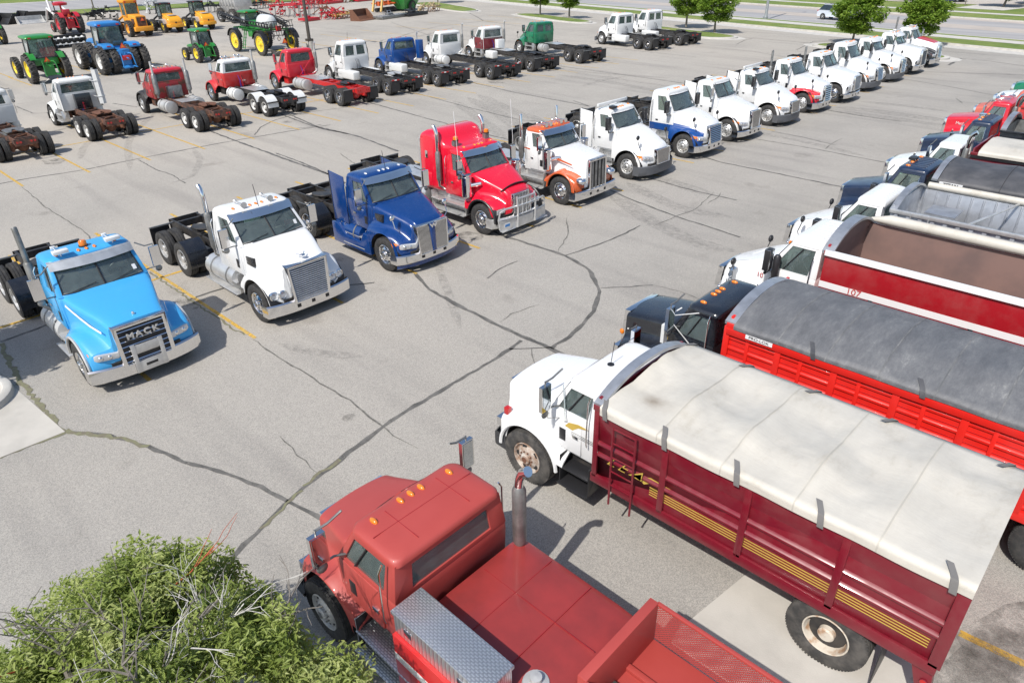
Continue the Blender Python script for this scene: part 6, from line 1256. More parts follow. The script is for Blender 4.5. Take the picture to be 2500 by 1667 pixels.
# articulated blue tractor
t = empty('articulated_tractor', 'big blue articulated tractor on eight dual wheels with white rims', 'tractor', (-62.6, 21.3, 0), PI); t.scale = (1.16,)*3
for x in (0, 4.0):
    for sg in (-1, 1):
        for y in (.62, 1.32): fwheel(t, x, sg*y, .86, .50, WRIM)
b = MB(); b.box(-.6, 1.2, -.4, .4, .6, 1.5); b.box(1.2, 3.2, -.3, .3, .7, 1.2); b.cyl((0, -1.1, .86), (0, 1.1, .86), .14, 10); b.cyl((4, -1.1, .86), (4, 1.1, .86), .14, 10); b.prism([(-.5, .7), (-.9, .45), (-.9, .35), (-.3, .4)], 'y', -.3, .3); b.build('chassis', TBLUE, t, bevel=.03)
b = MB(); b.loft([[(x, y, z) for y, z, _ in [(p_, q_, 0) for p_, q_, _ in rrect(-w, w, 1.15, z1_, .12, 0, 3)]] for x, w, z1_ in ((2.6, .48, 2.0), (4.4, .46, 1.92), (5.0, .40, 1.8))]); h_ = b.build('hood', TBLUE, t, smooth=45)
text('FORD', .22, WHITE, h_, (3.6, -.49, 1.55), '-y', .003, 1.2, .006); text('FORD', .22, WHITE, h_, (3.6, .49, 1.55), '+y', .003, 1.2, .006)
tcab(t, 1.0, 2.5, .82, 1.62, 2.85, TBLUE, roof=TBLUE, rooft=.26)
for sg in (-1, 1): b = MB(); b.loft([[(x, sg*y, z) for y, z in ((.5, z0-.02), (.5, z0+.10), (1.2, z0+.10), (1.2, z0-.02))] for x, z0 in ((-.55, 1.62), (-.35, 1.76), (.35, 1.80), (.6, 1.68))]); b.build('fender', TBLUE, t, bevel=.02)
for sg in (-1, 1): b = MB(); b.tube([(.9, sg*.8, 1.2), (1.1, sg*.95, 2.0), (1.4, sg*.95, 1.2)], .03, 6); b.build('step_frame', TBLUE, t)
hitch(t, -.6, TBLUE, .4, .5); smv(t, -.62, 0, 1.72, .22); b = MB(); b.box(-.9, -.62, -.28, .28, .88, 1.15); b.build('weight_box', RED, t, bevel=.02)
for y in (-.55, .55): b = MB(); b.box(-.56, -.5, y*1.5-.12, y*1.5+.12, 1.74, 1.80); b.build('lamp', LRED, t)
# wheel loaders seen from behind
GL = 'yellow wheel loaders in the back row'
def loader(label, loc, body, old=False):
    t = empty('wheel_loader', label, 'wheel loader', (loc[0], loc[1], 0), PI, GL)
    Rw = .74 if old else .66
    if old: t.scale = (1.14,)*3
    for x in (0, 3.0):
        for sg in (-1, 1): fwheel(t, x, sg*.85, Rw, .48, OYEL if old else RIMY)
    b = MB(); b.box(-.7, 3.4, -.42, .42, .6, 1.0); b.cyl((0, -.8, Rw), (0, .8, Rw), .15, 10); b.cyl((3, -.8, Rw), (3, .8, Rw), .15, 10); b.build('chassis', body if old else PLAST, t, bevel=.02)
    if old:
        b = MB(); b.loft([[(x, y, z) for y, z, _ in [(p_, q_, 0) for p_, q_, _ in rrect(-w, w, .75, z_, .08, 0, 3)]] for x, w, z_ in ((-1.15, .48, 1.85), (.6, .52, 1.95))]); b.build('engine_cover', body, t, smooth=40)
        b = MB(); b.box(-1.18, -1.14, -.4, .4, .98, 1.75); b.build('radiator_grille', RUSTY, t); b = MB(); b.box(-1.5, -1.1, -.85, .85, .55, .95); b.build('counterweight', body, t, bevel=.04); smv(t, -1.2, -.1, 1.55, .2)
        for sg in (-1, 1): b = MB(); b.box(-.7, -.1, sg*.53-.01, sg*.53+.01, 1.15, 1.6); b.build('side_grille', RUSTY, t)
        tcab(t, .6, 1.9, .62, 1.75, 2.95, body, frame=body, hwt=.60, roof=body, rooft=.3)
    else:
        b = MB(); b.loft([[(x, y, z) for y, z, _ in [(p_, q_, 0) for p_, q_, _ in rrect(-w, w, z0_, z_, .14, 0, 4)]] for x, w, z0_, z_ in ((-1.45, .70, .80, 1.22), (-1.35, .78, .72, 1.45), (-1.0, .74, .80, 1.72), (.3, .62, .95, 1.95), (.6, .60, 1.0, 1.98))]); e_ = b.build('engine_cover', body, t, smooth=45)
        b = MB(); b.loft([[(x, y, z) for y, z, _ in [(p_, q_, 0) for p_, q_, _ in rrect(-w, w, .62, .98, .08, 0, 3)]] for x, w in ((-1.58, .72), (-1.42, .92), (-.9, .92))]); b.build('counterweight', body, t, smooth=40)
        b = MB(); b.lathe([(.10, 0), (.0, .0)], (-1.455, 0, 1.10), 'x', 16); b.build('round_badge', PLAST, e_); b = MB(); b.box(-1.0, .2, -.42, .42, 1.80, 1.86); b.build('engine_grille', TANK, t, bevel=.02)
        for sg in (-1, 1): b = MB(); b.loft([[(x, sg*.62, z), (x, sg*1.1, z-.02), (x, sg*1.1, z-.10), (x, sg*.62, z-.1)] for x, z in ((-.62, 1.05), (-.4, 1.42), (.4, 1.45), (.7, 1.1))]); b.build('fender', TANK, t, smooth=40)
        tcab(t, .6, 1.9, .66, 1.65, 2.95, PLAST, hwt=.64, roof=PLAST, rooft=.12); b = MB(); b.tube([(.2, .75, 1.7), (.2, .75, 2.4)], .05, 8); b.build('exhaust', PLAST, t)
    for sg in (-1, 1): b = MB(); b.tube([(2.2, sg*.4, 1.7), (3.4, sg*.42, 1.3), (4.6, sg*.5, .5)], .10, 6); b.build('loader_arm', body if old else PLAST, t)
    b = MB(); b.prism([(4.5, .15), (5.3, .12), (5.25, .20), (4.7, .35), (4.6, 1.0), (4.5, 1.05)], 'y', -1.2, 1.2); b.build('bucket', PLAST, t)
    return t
loader('old orange yellow wheel loader with a tall cab and rusty counterweight', (-88.6, 32.7), OYEL, True)
loader('newer yellow wheel loader with dark cab, between the old loader and its twin', (-89.6, 36.8), YEL)
loader('newer yellow wheel loader with dark cab, the one nearest the sprayer', (-89.4, 40.6), YEL)
# sprayer
t = empty('crop_sprayer', 'green high clearance crop sprayer with folded black booms and tall yellow wheels', 'crop sprayer', (-62.4, 34.65, 0), PI)
for x in (0, 4.6):
    for sg in (-1, 1):
        w_ = fwheel(t, x, sg*1.55, .98, .34, RIMY, .66, 30); b = MB(); b.tube([(x, sg*1.5, .98), (x, sg*1.25, 1.2), (x, sg*1.2, 2.05)], .12, 8); b.build('wheel_leg', JGREEN, t)
        f = MB(); Rq = 1.06; a = [(x+Rq*math.cos(R(th)), .98+Rq*math.sin(R(th))) for th in range(20, 175, 12)]; f.loft([[(px_, sg*y, z) for px_, z in a]+[(px_, sg*y, z+.02) for px_, z in a[::-1]] for y in (1.32, 1.80)]); f.build('fender', PLAST, t, smooth=50)
b = MB(); b.box(-.3, 5.2, -.5, -.38, 1.95, 2.15); b.box(-.3, 5.2, .38, .5, 1.95, 2.15)
for x in (-.2, 1.2, 2.6, 4.0, 5.1): b.box(x, x+.12, -1.25, 1.25, 1.97, 2.1)
b.build('frame', JGREEN, t, bevel=.015)
b = MB(); b.lathe([(0, -1.0), (.5, -.95), (.66, -.6), (.68, .6), (.5, .95), (0, 1.0)], (1.2, 0, 2.55), 'x', 22); b.build('tank', mat('tank poly', (.62, .64, .63), .3), t, smooth=60)
tcab(t, 3.6, 5.0, .72, 2.15, 3.25, JGREEN, roof=JGREEN, rooft=.2)
b = MB(); b.box(2.3, 3.5, -.55, .55, 2.15, 2.65); b.build('engine_cover', JGREEN, t, bevel=.05)
b = MB(); b.tube([(3.2, 1.5, .35), (2.7, 1.25, 2.1)], .04, 6); b.tube([(3.55, 1.5, .35), (3.05, 1.25, 2.1)], .04, 6)
for k in range(6): u = k/5.5; b.box(3.2-.5*u-.02, 3.55-.5*u+.02, 1.5-.25*u-.1, 1.5-.25*u+.04, .4+1.6*u, .43+1.6*u)
b.build('ladder', JGREEN, t)
b = MB(); b.box(1.7, 2.5, .9, 1.3, 1.4, 2.0); b.build('side_tank', JGREEN, t, bevel=.04)
for sg in (-1, 1):
    b = MB()
    for dz in (0, .34):
        b.tube([(-.6, sg*.9, 2.2+dz), (2.2, sg*1.55, 2.45+dz), (6.4, sg*1.75, 3.0+dz)], .06, 5); b.tube([(-.6, sg*1.15, 2.25+dz), (2.2, sg*1.8, 2.5+dz), (6.3, sg*1.95, 2.9+dz)], .05, 5)
    for k in range(22):
        u = k/21; x = lerp(-.6, 6.4, u); y = sg*(lerp(.9, 1.55, min(1, u/.4)) if u < .4 else lerp(1.55, 1.75, (u-.4)/.6)); z = lerp(2.2, 2.45, min(1, u/.4)) if u < .4 else lerp(2.45, 3.0, (u-.4)/.6)
        b.tube([(x, y, z), (x+.16, y, z+.34)], .032, 4); b.tube([(x+.16, y, z+.34), (x+.32, y, z+.03)], .032, 4); b.tube([(x, y, z), (x, y+sg*.24, z+.02)], .018, 4)
        if k % 2: b.tube([(x, y, z), (x, y, z-.2)], .02, 4)
    b.build('boom', PLAST, t, smooth=0)
b = MB()
for z in (1.6, 1.95, 2.3, 2.75): b.tube([(-.75, -1.5, z), (-.8, 0, z), (-.75, 1.5, z)], .035, 6)
for k in range(13): y = -1.5+.25*k; b.tube([(-.75, y, 1.6), (-.75, y+.12, 2.75)], .025, 5)
for k in range(8): y = -1.4+.4*k; b.tube([(-.8, y, 1.6), (-1.1, y+.1, 1.5), (-1.2, y+.2, 1.8)], .02, 5)
for sg in (-1, 1): b.tube([(-.3, sg*.5, 2.0), (-.75, sg*.7, 2.6), (-.9, sg*.7, 1.3)], .04, 6)
b.tube([(-.95, .2+.12*math.cos(0), 1.5)]+[(-.98, .25+.14*math.sin(a), 1.35+.16*math.cos(a)) for a in [i*.6 for i in range(11)]], .025, 6)
b.build('boom_carrier', PLAST, t, smooth=0); b = MB(); b.box(-.7, -.4, -.3, .1, 1.95, 2.35); b.build('pump', RED, t, bevel=.02); smv(t, -1.0, -.25, 1.12, .28)
t = empty('spare_wheel', 'loose tractor wheel with yellow rim lying on the paving', 'wheel', (*at(*z1(1905, 375)), 0)); k_ = list(_fw.values())[0]; o = inst(k_[0], 'tyre', t, (0, 0, .24), (PI/2, 0, 0), .95); inst(k_[1], 'rim', t, (0, 0, .24), (PI/2, 0, 0), .95)
# grey spreader behind the sprayer
p = lx(1590, 165); t = empty('spreader_truck', 'tall grey machine body on big tyres behind the sprayer', 'spreader', (p.x-1, p.y+1.6, 0), PI)
for x in (0, 3.2):
    for sg in (-1, 1): fwheel(t, x, sg*1.2, .85, .5, TANK)
b = MB(); b.hexa([(-.8, -.7, 1.2), (3.4, -.7, 1.2), (3.4, .7, 1.2), (-.8, .7, 1.2)], [(-1.0, -1.15, 3.1), (3.6, -1.15, 3.1), (3.6, 1.15, 3.1), (-1.0, 1.15, 3.1)]); b.box(-.8, 3.5, -.4, .4, .8, 1.2)
for k in range(6): b.box(-.95+k*.8, -.88+k*.8, -1.18, 1.18, 1.9, 3.0)
b.build('hopper', TANK, t, bevel=.01)
# implements
GI = 'farm implements lined up at the back'
def implement(name, label, cat, px, py, L, W, H, m, kind, rz=0, m2=None, dx=0, dy=0):
    q = G(px, py); t = empty(name, label, cat, (q.x+dx, q.y+dy, 0), rz, GI); m2 = m2 or STEEL
    b = MB()
    if kind == 'frame':
        for y in (-W/2, -W/6, W/6, W/2): b.box(-L/2, L/2, y-.05, y+.05, H*.55, H*.55+.1)
        for k in range(int(L/.7)+1): x = -L/2+k*.7; b.box(x-.04, x+.04, -W/2, W/2, H*.55+.02, H*.55+.09)
        rr_ = random.Random(int(abs(q.x*13+q.y*7)))
        for k in range(int(7+L*W*.7)):
            x, y, z = rr_.uniform(-L/2, L/2), rr_.uniform(-W/2, W/2), rr_.uniform(.25, H*.85); sx, sy, sz = rr_.uniform(.08, .35), rr_.uniform(.06, .25), rr_.uniform(.06, .3)
            b.box(x-sx, x+sx, y-sy, y+sy, z-sz*.5, z+sz*.5)
            b.tube([(x, y, z), (x+rr_.uniform(-.9, .9), y+rr_.uniform(-.5, .5), min(H, z+rr_.uniform(.2, .9)))], .05, 5)
        b.tube([(0, -W/2, H*.6), (0, -W/2-.9, .5), (0, -W/2-1.1, .45)], .06, 6); b.tube([(-.4, W/2, H*.6), (0, 0, H), (.4, W/2, H*.6)], .05, 6); b.build('frame', m, t)
        c = MB()
        for k in range(int(L/.35)+1):
            x = -L/2+k*.35; y = (-W/2, W/6, W/2)[k % 3]; c.tube([(x, y, H*.55), (x, y+.25, H*.4), (x, y+.1, .12), (x, y-.12, .03)], .05, 5)
        c.build('tine_set', m2, t)
    elif kind == 'disc':
        for y in (-W/3, W/3): b.box(-L/2, L/2, y-.05, y+.05, H*.6, H*.6+.1)
        for k in range(5): x = -L/2+k*L/4; b.box(x-.09, x+.09, -W/2, W/2, H*.62, H*.62+.16); b.box(x-.3, x+.3, -.3, .3, H*.5, H*.85)
        b.build('frame', m, t); c = MB()
        for k in range(int(L/.24)):
            for y in (-W/3, W/3): x = -L/2+k*.24; c.lathe([(0, 0), (.26, .03), (.25, .05), (0, .02)], (x, y, .27), 'x', 12)
        c.build('discs', m2, t)
    elif kind == 'bucket':
        b.prism([(-W/2, 0), (W/2, .0), (W/2, .06), (-W*.1, .10), (-W*.42, H*.5), (-W*.35, H), (-W/2, H)], 'x', -L/2, L/2, 0)
        for sx in (-L/2, L/2-.04): b.prism([(-W/2, 0), (W/2, 0), (-W*.2, H), (-W/2, H)], 'x', sx, sx+.04)
        b.build('bucket', m, t, bevel=.01); c = MB()
        for x in (-L*.25, L*.25): c.box(x-.05, x+.05, -W/2-.12, -W/2, .2, H*.9)
        c.box(-L*.3, L*.3, -W/2-.16, -W/2-.1, H*.55, H*.68); c.build('bucket_bracket', m2, t)
    elif kind == 'deck':
        b.box(-L/2, L/2, -W/2, W/2, .12, .34); b.box(-L/2-.06, L/2+.06, W/2-.05, W/2+.05, .05, .4); b.box(-L*.1, L*.1, -W*.3, W*.1, .34, .62); b.tube([(-.3, -W/2, .3), (0, -W/2-.5, .8), (.3, -W/2, .3)], .04, 6); b.build('deck', m, t, bevel=.02)
        c = MB()
        for k in range(9): x = -L/2+k*L/8; c.box(x-.03, x+.03, -W/2, W/2, .34, .40)
        c.tube([(-.4, 0, .4), (-.3, -.2, H), (.3, -.2, H), (.4, 0, .4)], .04, 6); c.build('deck_ribs', m2, t)
    elif kind == 'blade':
        b.loft([[(x, y, z) for y, z in ((0, .03), (.12, .3), (.02, H*.8), (-.1, H), (-.14, H), (-.05, H*.8), (.06, .3), (-.06, .03))] for x in (-L/2, L/2)]); b.build('blade', m, t, smooth=30); c = MB(); c.box(-L*.2, L*.2, -.5, -.1, .2, .6); c.tube([(0, -.3, .5), (0, -1.2, .4)], .07, 6); c.build('blade_mount', m2, t)
    elif kind == 'header':
        b.box(-L/2, L/2, -W/2, -W/2+.05, 0, H); b.box(-L/2, L/2, -W/2, W/2, .02, .08); b.box(-L/2, -L/2+.05, -W/2, W/2, 0, H); b.box(L/2-.05, L/2, -W/2, W/2, 0, H); b.box(-L/2, L/2, -W/2-.05, -W/2+.1, H-.1, H+.04); b.box(-L/2, L/2, -W/2-.05, -W/2+.1, H*.5-.05, H*.5+.03); b.build('header_frame', m, t, bevel=.008)
        for zz in (H*.28, H*.76):
            c = MB(); c.cyl((-L/2, .05, zz), (L/2, .05, zz), .045, 10)
            n = 60; c.loft([[(lerp(-L/2+.1, L/2-.1, i/n), .05+r_*math.cos(i*.62), zz+r_*math.sin(i*.62)) for r_ in (.04, .17)] for i in range(n+1)], closed=False, caps=False); c.build('auger', m2, t, smooth=40)
    elif kind == 'cart':
        b.hexa([(-L*.3, -W*.25, .25), (L*.3, -W*.25, .25), (L*.3, W*.25, .25), (-L*.3, W*.25, .25)], [(-L/2, -W/2, H), (L/2, -W/2, H), (L/2, W/2, H), (-L/2, W/2, H)]); b.box(-L/2, L/2, -W/2, W/2, H+.001, H+.25); b.build('cart_body', m, t, bevel=.02)
        c = MB()
        for sx in (-1, 1):
            for sy in (-1, 1): c.tube([(sx*L*.4, sy*W*.4, H), (sx*L*.2, sy*W*.3, .3)], .06, 6)
        c.tube([(L*.4, 0, 1), (L*.9, 0, H+1.2)], .15, 10); c.build('cart_legs', m, t)
        for sy in (-1, 1): fwheel(t, 0, sy*W*.42, .7, .45, m2)
    return t
i_ = implement
i_('auger_header', 'black header frame with white augers beside the green cab tractor', 'header', *z1(440, 315), 3.4, .9, 1.1, PLAST, 'header', R(-90), OWHITE, 1.2, 0)
i_('loader_bucket', 'pile of black attachment buckets at the left frame edge', 'bucket', *z1(40, 165), 3.0, 1.6, 1.3, PLAST, 'bucket', R(200)); i_('loader_bucket', 'black bucket behind the grey one near the grass strip', 'bucket', *z1(150, 140), 2.4, 1.2, 1.2, PLAST, 'bucket', R(190))
i_('loader_bucket', 'grey steel bucket lying near the grass strip', 'bucket', *z1(215, 160), 3.2, 1.2, .9, TANK, 'bucket', R(-85)); i_('snow_blade', 'long black blade leaning left of the red tractor', 'blade', *z1(300, 140), 4.0, 1, 1.2, PLAST, 'blade', R(60))
i_('pallet_fork', 'black fork attachment near the old wheel loader', 'attachment', *z1(640, 135), 3.0, 1.2, 1.2, PLAST, 'frame', R(-80)); i_('pallet_fork', 'black frame attachment with two upright lamps by the old wheel loader', 'attachment', *z1(730, 130), 3.4, 1.4, 1.7, PLAST, 'frame', R(-80))
i_('cultivator', 'dark frame left of the tall grey machine', 'cultivator', *z1(1425, 85), 3.5, 2.0, 1.6, PLAST, 'frame', R(-80), None)
i_('cultivator', 'tall red folded tillage frame behind the light pole', 'cultivator', *z1(1990, 110), 5.0, 4.0, 2.6, TRED, 'frame', R(-70), STEEL); i_('harrow', 'red harrow folded upright beyond the light pole', 'harrow', *z1(2060, 60), 4.0, 3.0, 3.0, TRED, 'frame', R(-60), TRED)
i_('mower', 'low red mower deck just right of the light pole', 'mower', *z2(128, 122), 2.4, 1.4, .5, TRED, 'deck', R(-80), TRED); i_('plough', 'red plough on the paving right of the light pole', 'plough', *z2(270, 110), 3.4, 2.0, 1.4, TRED, 'frame', R(-70), TRED)
i_('plough', 'rusty brown leaning frame left of the red plough', 'plough', *z2(222, 100), 2.6, 1.2, 1.9, RUST, 'frame', R(-30), RUST)
i_('grader', 'long pale yellow grader frame lying behind the rusty bucket', 'grader', *z2(370, 100), 6.5, 1.6, .9, mat('pale machine yellow', (.55, .36, .12), .7), 'frame', R(-70), RUST); i_('loader_bucket', 'rusty brown loader bucket standing open on the paving', 'bucket', *z2(440, 118), 3.0, 1.8, 1.3, RUST, 'bucket', R(-75), RUST)
t = empty('boom_arm', 'pair of tall worn yellow boom arms behind the bucket', 'boom', (*at(*z2(495, 78)), 0), R(-70), GI)
for yy in (0, 1.4): b = MB(); b.tube([(0, yy, .2), (-.8, yy, 2.2), (-2.2, yy, 5.4)], .18, 4); b.build('arm', mat('pale machine yellow', (.55, .36, .12), .7), t, smooth=0)
i_('disc_harrow', 'orange disc harrow with black discs in the back row', 'disc harrow', *z2(590, 66), 4.6, 2.6, 1.7, ORANGE, 'disc', R(-75), PLAST); i_('grain_cart', 'bright green grain cart beside the grass island', 'grain cart', *z2(685, 62), 4.2, 2.8, 1.9, JGREEN, 'cart', R(-75), JGREEN)
i_('land_roller', 'grey steel land leveller lying flat on the paving', 'leveller', *z2(595, 105), 5.0, 1.6, .9, STEEL, 'deck', R(-78), GALV); i_('mower', 'black rotary mower with a small yellow cover', 'mower', *z2(725, 90), 4.2, 1.8, 1.0, PLAST, 'deck', R(-78), BLACKP)
i_('hay_rake', 'tan hay rake beside the first grass island', 'hay rake', *z2(820, 68), 3.4, 1.8, 1.2, mat('tan paint', (.42, .33, .2), .8), 'frame', R(-78), RUST)
i_('seeder', 'red seeder in the far row near the top frame edge', 'seeder', *z2(140, 30), 3.6, 2.2, 1.4, TRED, 'frame', R(-78), TRED); i_('seeder', 'red boxed seeder near the top frame edge', 'seeder', *z2(250, 22), 4.2, 2.0, 1.2, TRED, 'deck', R(-78), TRED)
i_('trailer', 'red flat trailer touching the top frame edge', 'trailer', *z2(430, 8), 4, 2.0, 1.0, TRED, 'deck', R(-78), TRED); i_('harrow', 'green and rust harrow near the top frame edge', 'harrow', *z2(350, 14), 3.0, 1.6, 1.0, JGREEN, 'frame', R(-78), RUST)
i_('loader_bucket', 'orange machine part at top beside the tall grey machine', 'attachment', *z1(1790, 35), 2.6, 2.4, 1.6, ORANGE, 'frame', R(-78), ORANGE)
i_('cultivator', 'red harrow sections between the red folded frames at the top', 'harrow', *z1(2180, 25), 4.0, 2.6, 1.3, TRED, 'frame', R(-78), RED)
i_('trailer', 'red low trailer frame at the top edge left of the boom arms', 'trailer', *z2(200, 8), 4.0, 2.0, 1.1, RED, 'frame', R(-78), TRED)
i_('rake', 'dark folded rake in front of the tall grey machine', 'rake', *z1(1760, 60), 3.2, 1.6, 1.5, PLAST, 'frame', R(-80), STEEL)
i_('backhoe_arm', 'white and black folded digging arm beside the newer loader', 'attachment', *z1(1035, 95), 1.6, 1.0, 3.0, OWHITE, 'frame', R(-80), PLAST)
# ------------------------------------------------------------ poles
t = empty('light_pole', 'dark bronze lamp pole on a round concrete base among the parked trucks', 'light pole', (*at(714, 116), 0)); b = MB(); b.tube([(0, 0, .85), (0, 0, 9.5)], .16, 12, r1=.12); b.box(-.27, .27, -.27, .27, .78, 1.0); b.build('pole', mat('dark bronze', (.07, .06, .052), .6), t); b = MB(); b.cyl((0, 0, 0), (0, 0, .8), .34, 20); b.build('base', CONC, t)
b = MB(); b.box(.1, 1.0, -.05, .05, 9.35, 9.43); b.box(.7, 1.4, -.2, .2, 9.3, 9.45); b.build('lamp_head', PLAST, t)
t = empty('street_lamp', 'pale galvanised street lamp between the pavement and the road', 'street lamp', (*at(*z3(495, 145)), .12)); b = MB(); b.tube([(0, 0, 0), (0, 0, 11)], .17, 12, r1=.11); b.cyl((0, 0, 0), (0, 0, .25), .3, 12); b.build('pole', GALV, t); b = MB(); b.tube([(0, 0, 10.8), (.8, 1.5, 11.3), (1.2, 2.6, 11.3)], .05, 6); b.box(1.0, 1.4, 2.4, 3.1, 11.2, 11.35); b.build('lamp_arm', GALV, t)
# ------------------------------------------------------------ trees
def leafmat(name, a, b_, c_):
    m = bpy.data.materials.new(name); m.use_nodes = True; t = m.node_tree; p = t.nodes['Principled BSDF']
    col = ramp(t, noise(t, 2.2, 4, .7), [(.3, a), (.5, b_), (.72, c_)]); t.links.new(col, p.inputs['Base Color']); p.inputs['Roughness'].default_value = .55
    tl = t.nodes.new('ShaderNodeBsdfTranslucent'); t.links.new(col, tl.inputs[0]); mx = t.nodes.new('ShaderNodeMixShader'); mx.inputs[0].default_value = .42
    t.links.new(p.outputs[0], mx.inputs[1]); t.links.new(tl.outputs[0], mx.inputs[2]); t.links.new(mx.outputs[0], t.nodes['Material Output'].inputs[0]); return m
LEAF = leafmat('maple leaves', (.09, .19, .018), (.19, .31, .032), (.34, .43, .07)); LEAFD = leafmat('dark leaves', (.03, .07, .016), (.06, .11, .025), (.11, .16, .04)); LEAFP = leafmat('pear leaves', (.12, .18, .03), (.29, .36, .08), (.55, .58, .26))
def leaves(mb, c, n, r, ls, rnd, ratio=1.0):
    for _ in range(n):
        while True:
            d = Vector((rnd.uniform(-1, 1), rnd.uniform(-1, 1), rnd.uniform(-1, 1)))
            if d.length < 1: break
        p = c+Vector((d.x*r[0], d.y*r[1], d.z*r[2])); u = Vector((rnd.gauss(0, 1), rnd.gauss(0, 1), rnd.gauss(0, .45))).normalized(); v = u.cross(Vector((rnd.gauss(0, .5), rnd.gauss(0, .5), 1))).normalized(); s_ = ls*rnd.uniform(.6, 1.3)
        w = v.cross(u)*s_*.18; mb.add([p-u*s_, p-v*s_*.5*ratio+w, p+u*s_, p+v*s_*.5*ratio+w], [(0, 1, 2), (0, 2, 3)])
def crown_mesh(seed, rx, rz, nb, nl, ls, m):
    rnd = random.Random(seed); mb = MB()
    for i in range(nb):
        a = rnd.uniform(0, 2*PI); h = rnd.uniform(-.95, 1); q = math.sqrt(max(0, 1-h*h)); f = rnd.uniform(.55, .92)*(1 if h < .5 else .95); prof = .72+.28*(1-abs(h+.15))
        c = Vector((rx*q*f*prof*math.cos(a), rx*q*f*prof*math.sin(a), rz*h*.92)); r = rx*rnd.uniform(.17, .30); leaves(mb, c, nl, (r, r, r*.62), ls, rnd)
    leaves(mb, Vector((0, 0, 0)), nb*nl//5, (rx*.6, rx*.6, rz*.7), ls, rnd); return mb.mesh('crown', m, smooth=0)
CR = [crown_mesh(3, 2.1, 1.75, 78, 120, .12, LEAF), crown_mesh(8, 2.1, 1.75, 84, 115, .12, LEAF)]
GTREE = 'young rounded trees on the grass islands'
def tree(label, x, y, H, rx, v, trunk=1.4, group=GTREE, name='maple_tree', m=None, lean=0):
    t = empty(name, label, 'tree', (x, y, .12), random.uniform(0, 6), group); b = MB(); rnd = random.Random(int(x*7)); b.tube([(0, 0, 0), (.02, .02, trunk), (.05, 0, H*.6)], .12, 8, r1=.05)
    for i in range(9):
        a = i*2.4; z = trunk*.9+i*.14; b.tube([(0, 0, z), (.5*math.cos(a), .5*math.sin(a), z+.5), (1.2*rx/2.1*math.cos(a), 1.2*rx/2.1*math.sin(a), z+1.1)], .045, 5, r1=.015)
    b.build('trunk', BARK, t); s_ = rx/2.1; o = inst(CR[v], 'crown', t, (0, 0, H-1.75*s_), (0, 0, 0), s_); return t
tree('left rounded tree of the two on the middle grass island', *at(*z2(1455, 92)), 4.6, 2.1, 0, 1.7, GTREE); tree('smaller thin crowned tree, right of the two on the middle grass island', *at(*z2(1622, 110)), 4.0, 1.75, 1, 1.5)
tree('rounded tree behind the pair of white trucks, left one of its island', *at(*z3(-75, 205)), 4.8, 2.2, 1, 1.4); tree('rounded tree right of the pair of white trucks, at the right end of the island', *at(*z3(128, 245)), 4.7, 2.25, 0, 1.2)
tree('rounded bright green tree behind the white trucks with the silver car beside it', *at(*z3(1115, 325)), 4.8, 2.4, 1, 1.1); tree('rounded bright green tree behind the red hooded white truck', *at(*z3(1590, 345)), 4.8, 2.35, 0, 1.1)
tree('tree on the first grass island with only its trunk in the frame', *at(*z2(868, 22)), 6.2, 2.2, 1, 2.4, None); tree('tree with grey trunk on the left grass strip, crown above the frame', *at(*z1(635, 65)), 9.5, 3.0, 0, 4.5, None, 'roadside_tree')
CRD = crown_mesh(21, 3.4, 2.2, 60, 120, .22, LEAFD); GD2 = 'dark trees beyond the road'
for lab, px, py, H in (('dark spreading tree at the top right corner beyond the road', *z3(2200, 60), 4.6), ('dark tree at the top edge above the red hooded truck', *z3(1745, 25), 5.5), ('dark bush beside the small driveway at top right', *z3(2440, 40), 4.2)):
    x, y = at(px, py); t = empty('spruce_tree' if 0 else 'shade_tree', lab, 'tree', (x, y, .13), 0, GD2); b = MB(); b.tube([(0, 0, 0), (.2, .1, 1.4), (.3, .2, H*.7)], .16, 8, r1=.07); b.build('trunk', BARK, t); inst(CRD, 'crown', t, (0, 0, H-1.7), (0, 0, random.uniform(0, 5)), .9)
t = empty('young_tree', 'thin bare young tree on the far grass', 'tree', (*at(*z3(655, 0)), .13)) if 0 else empty('young_tree', 'thin leafless young tree on the far verge at top right', 'tree', (*at(*z3(1925, 50)), .13)); b = MB(); b.tube([(0, 0, 0), (0, 0, 1.2), (.1, 0, 3)], .08, 6, r1=.04)
for i in range(7): a = i*2.3; b.tube([(0, 0, 1.1+i*.1), (.5*math.cos(a), .5*math.sin(a), 2.2+i*.15)], .035, 4, r1=.012)
b.build('trunk', BARK, t)
p_ = at(*z3(1990, 60)); dr = tag(MB().add([(p_[0]-1.5, p_[1]-2.6, .145), (p_[0]+4.2, p_[1]-3.8, .145), (p_[0]+7.5, p_[1]+9, .145), (p_[0]+.5, p_[1]+10, .145)], [(0, 1, 2, 3)]).build('driveway', KERB, smooth=0), kind='structure')
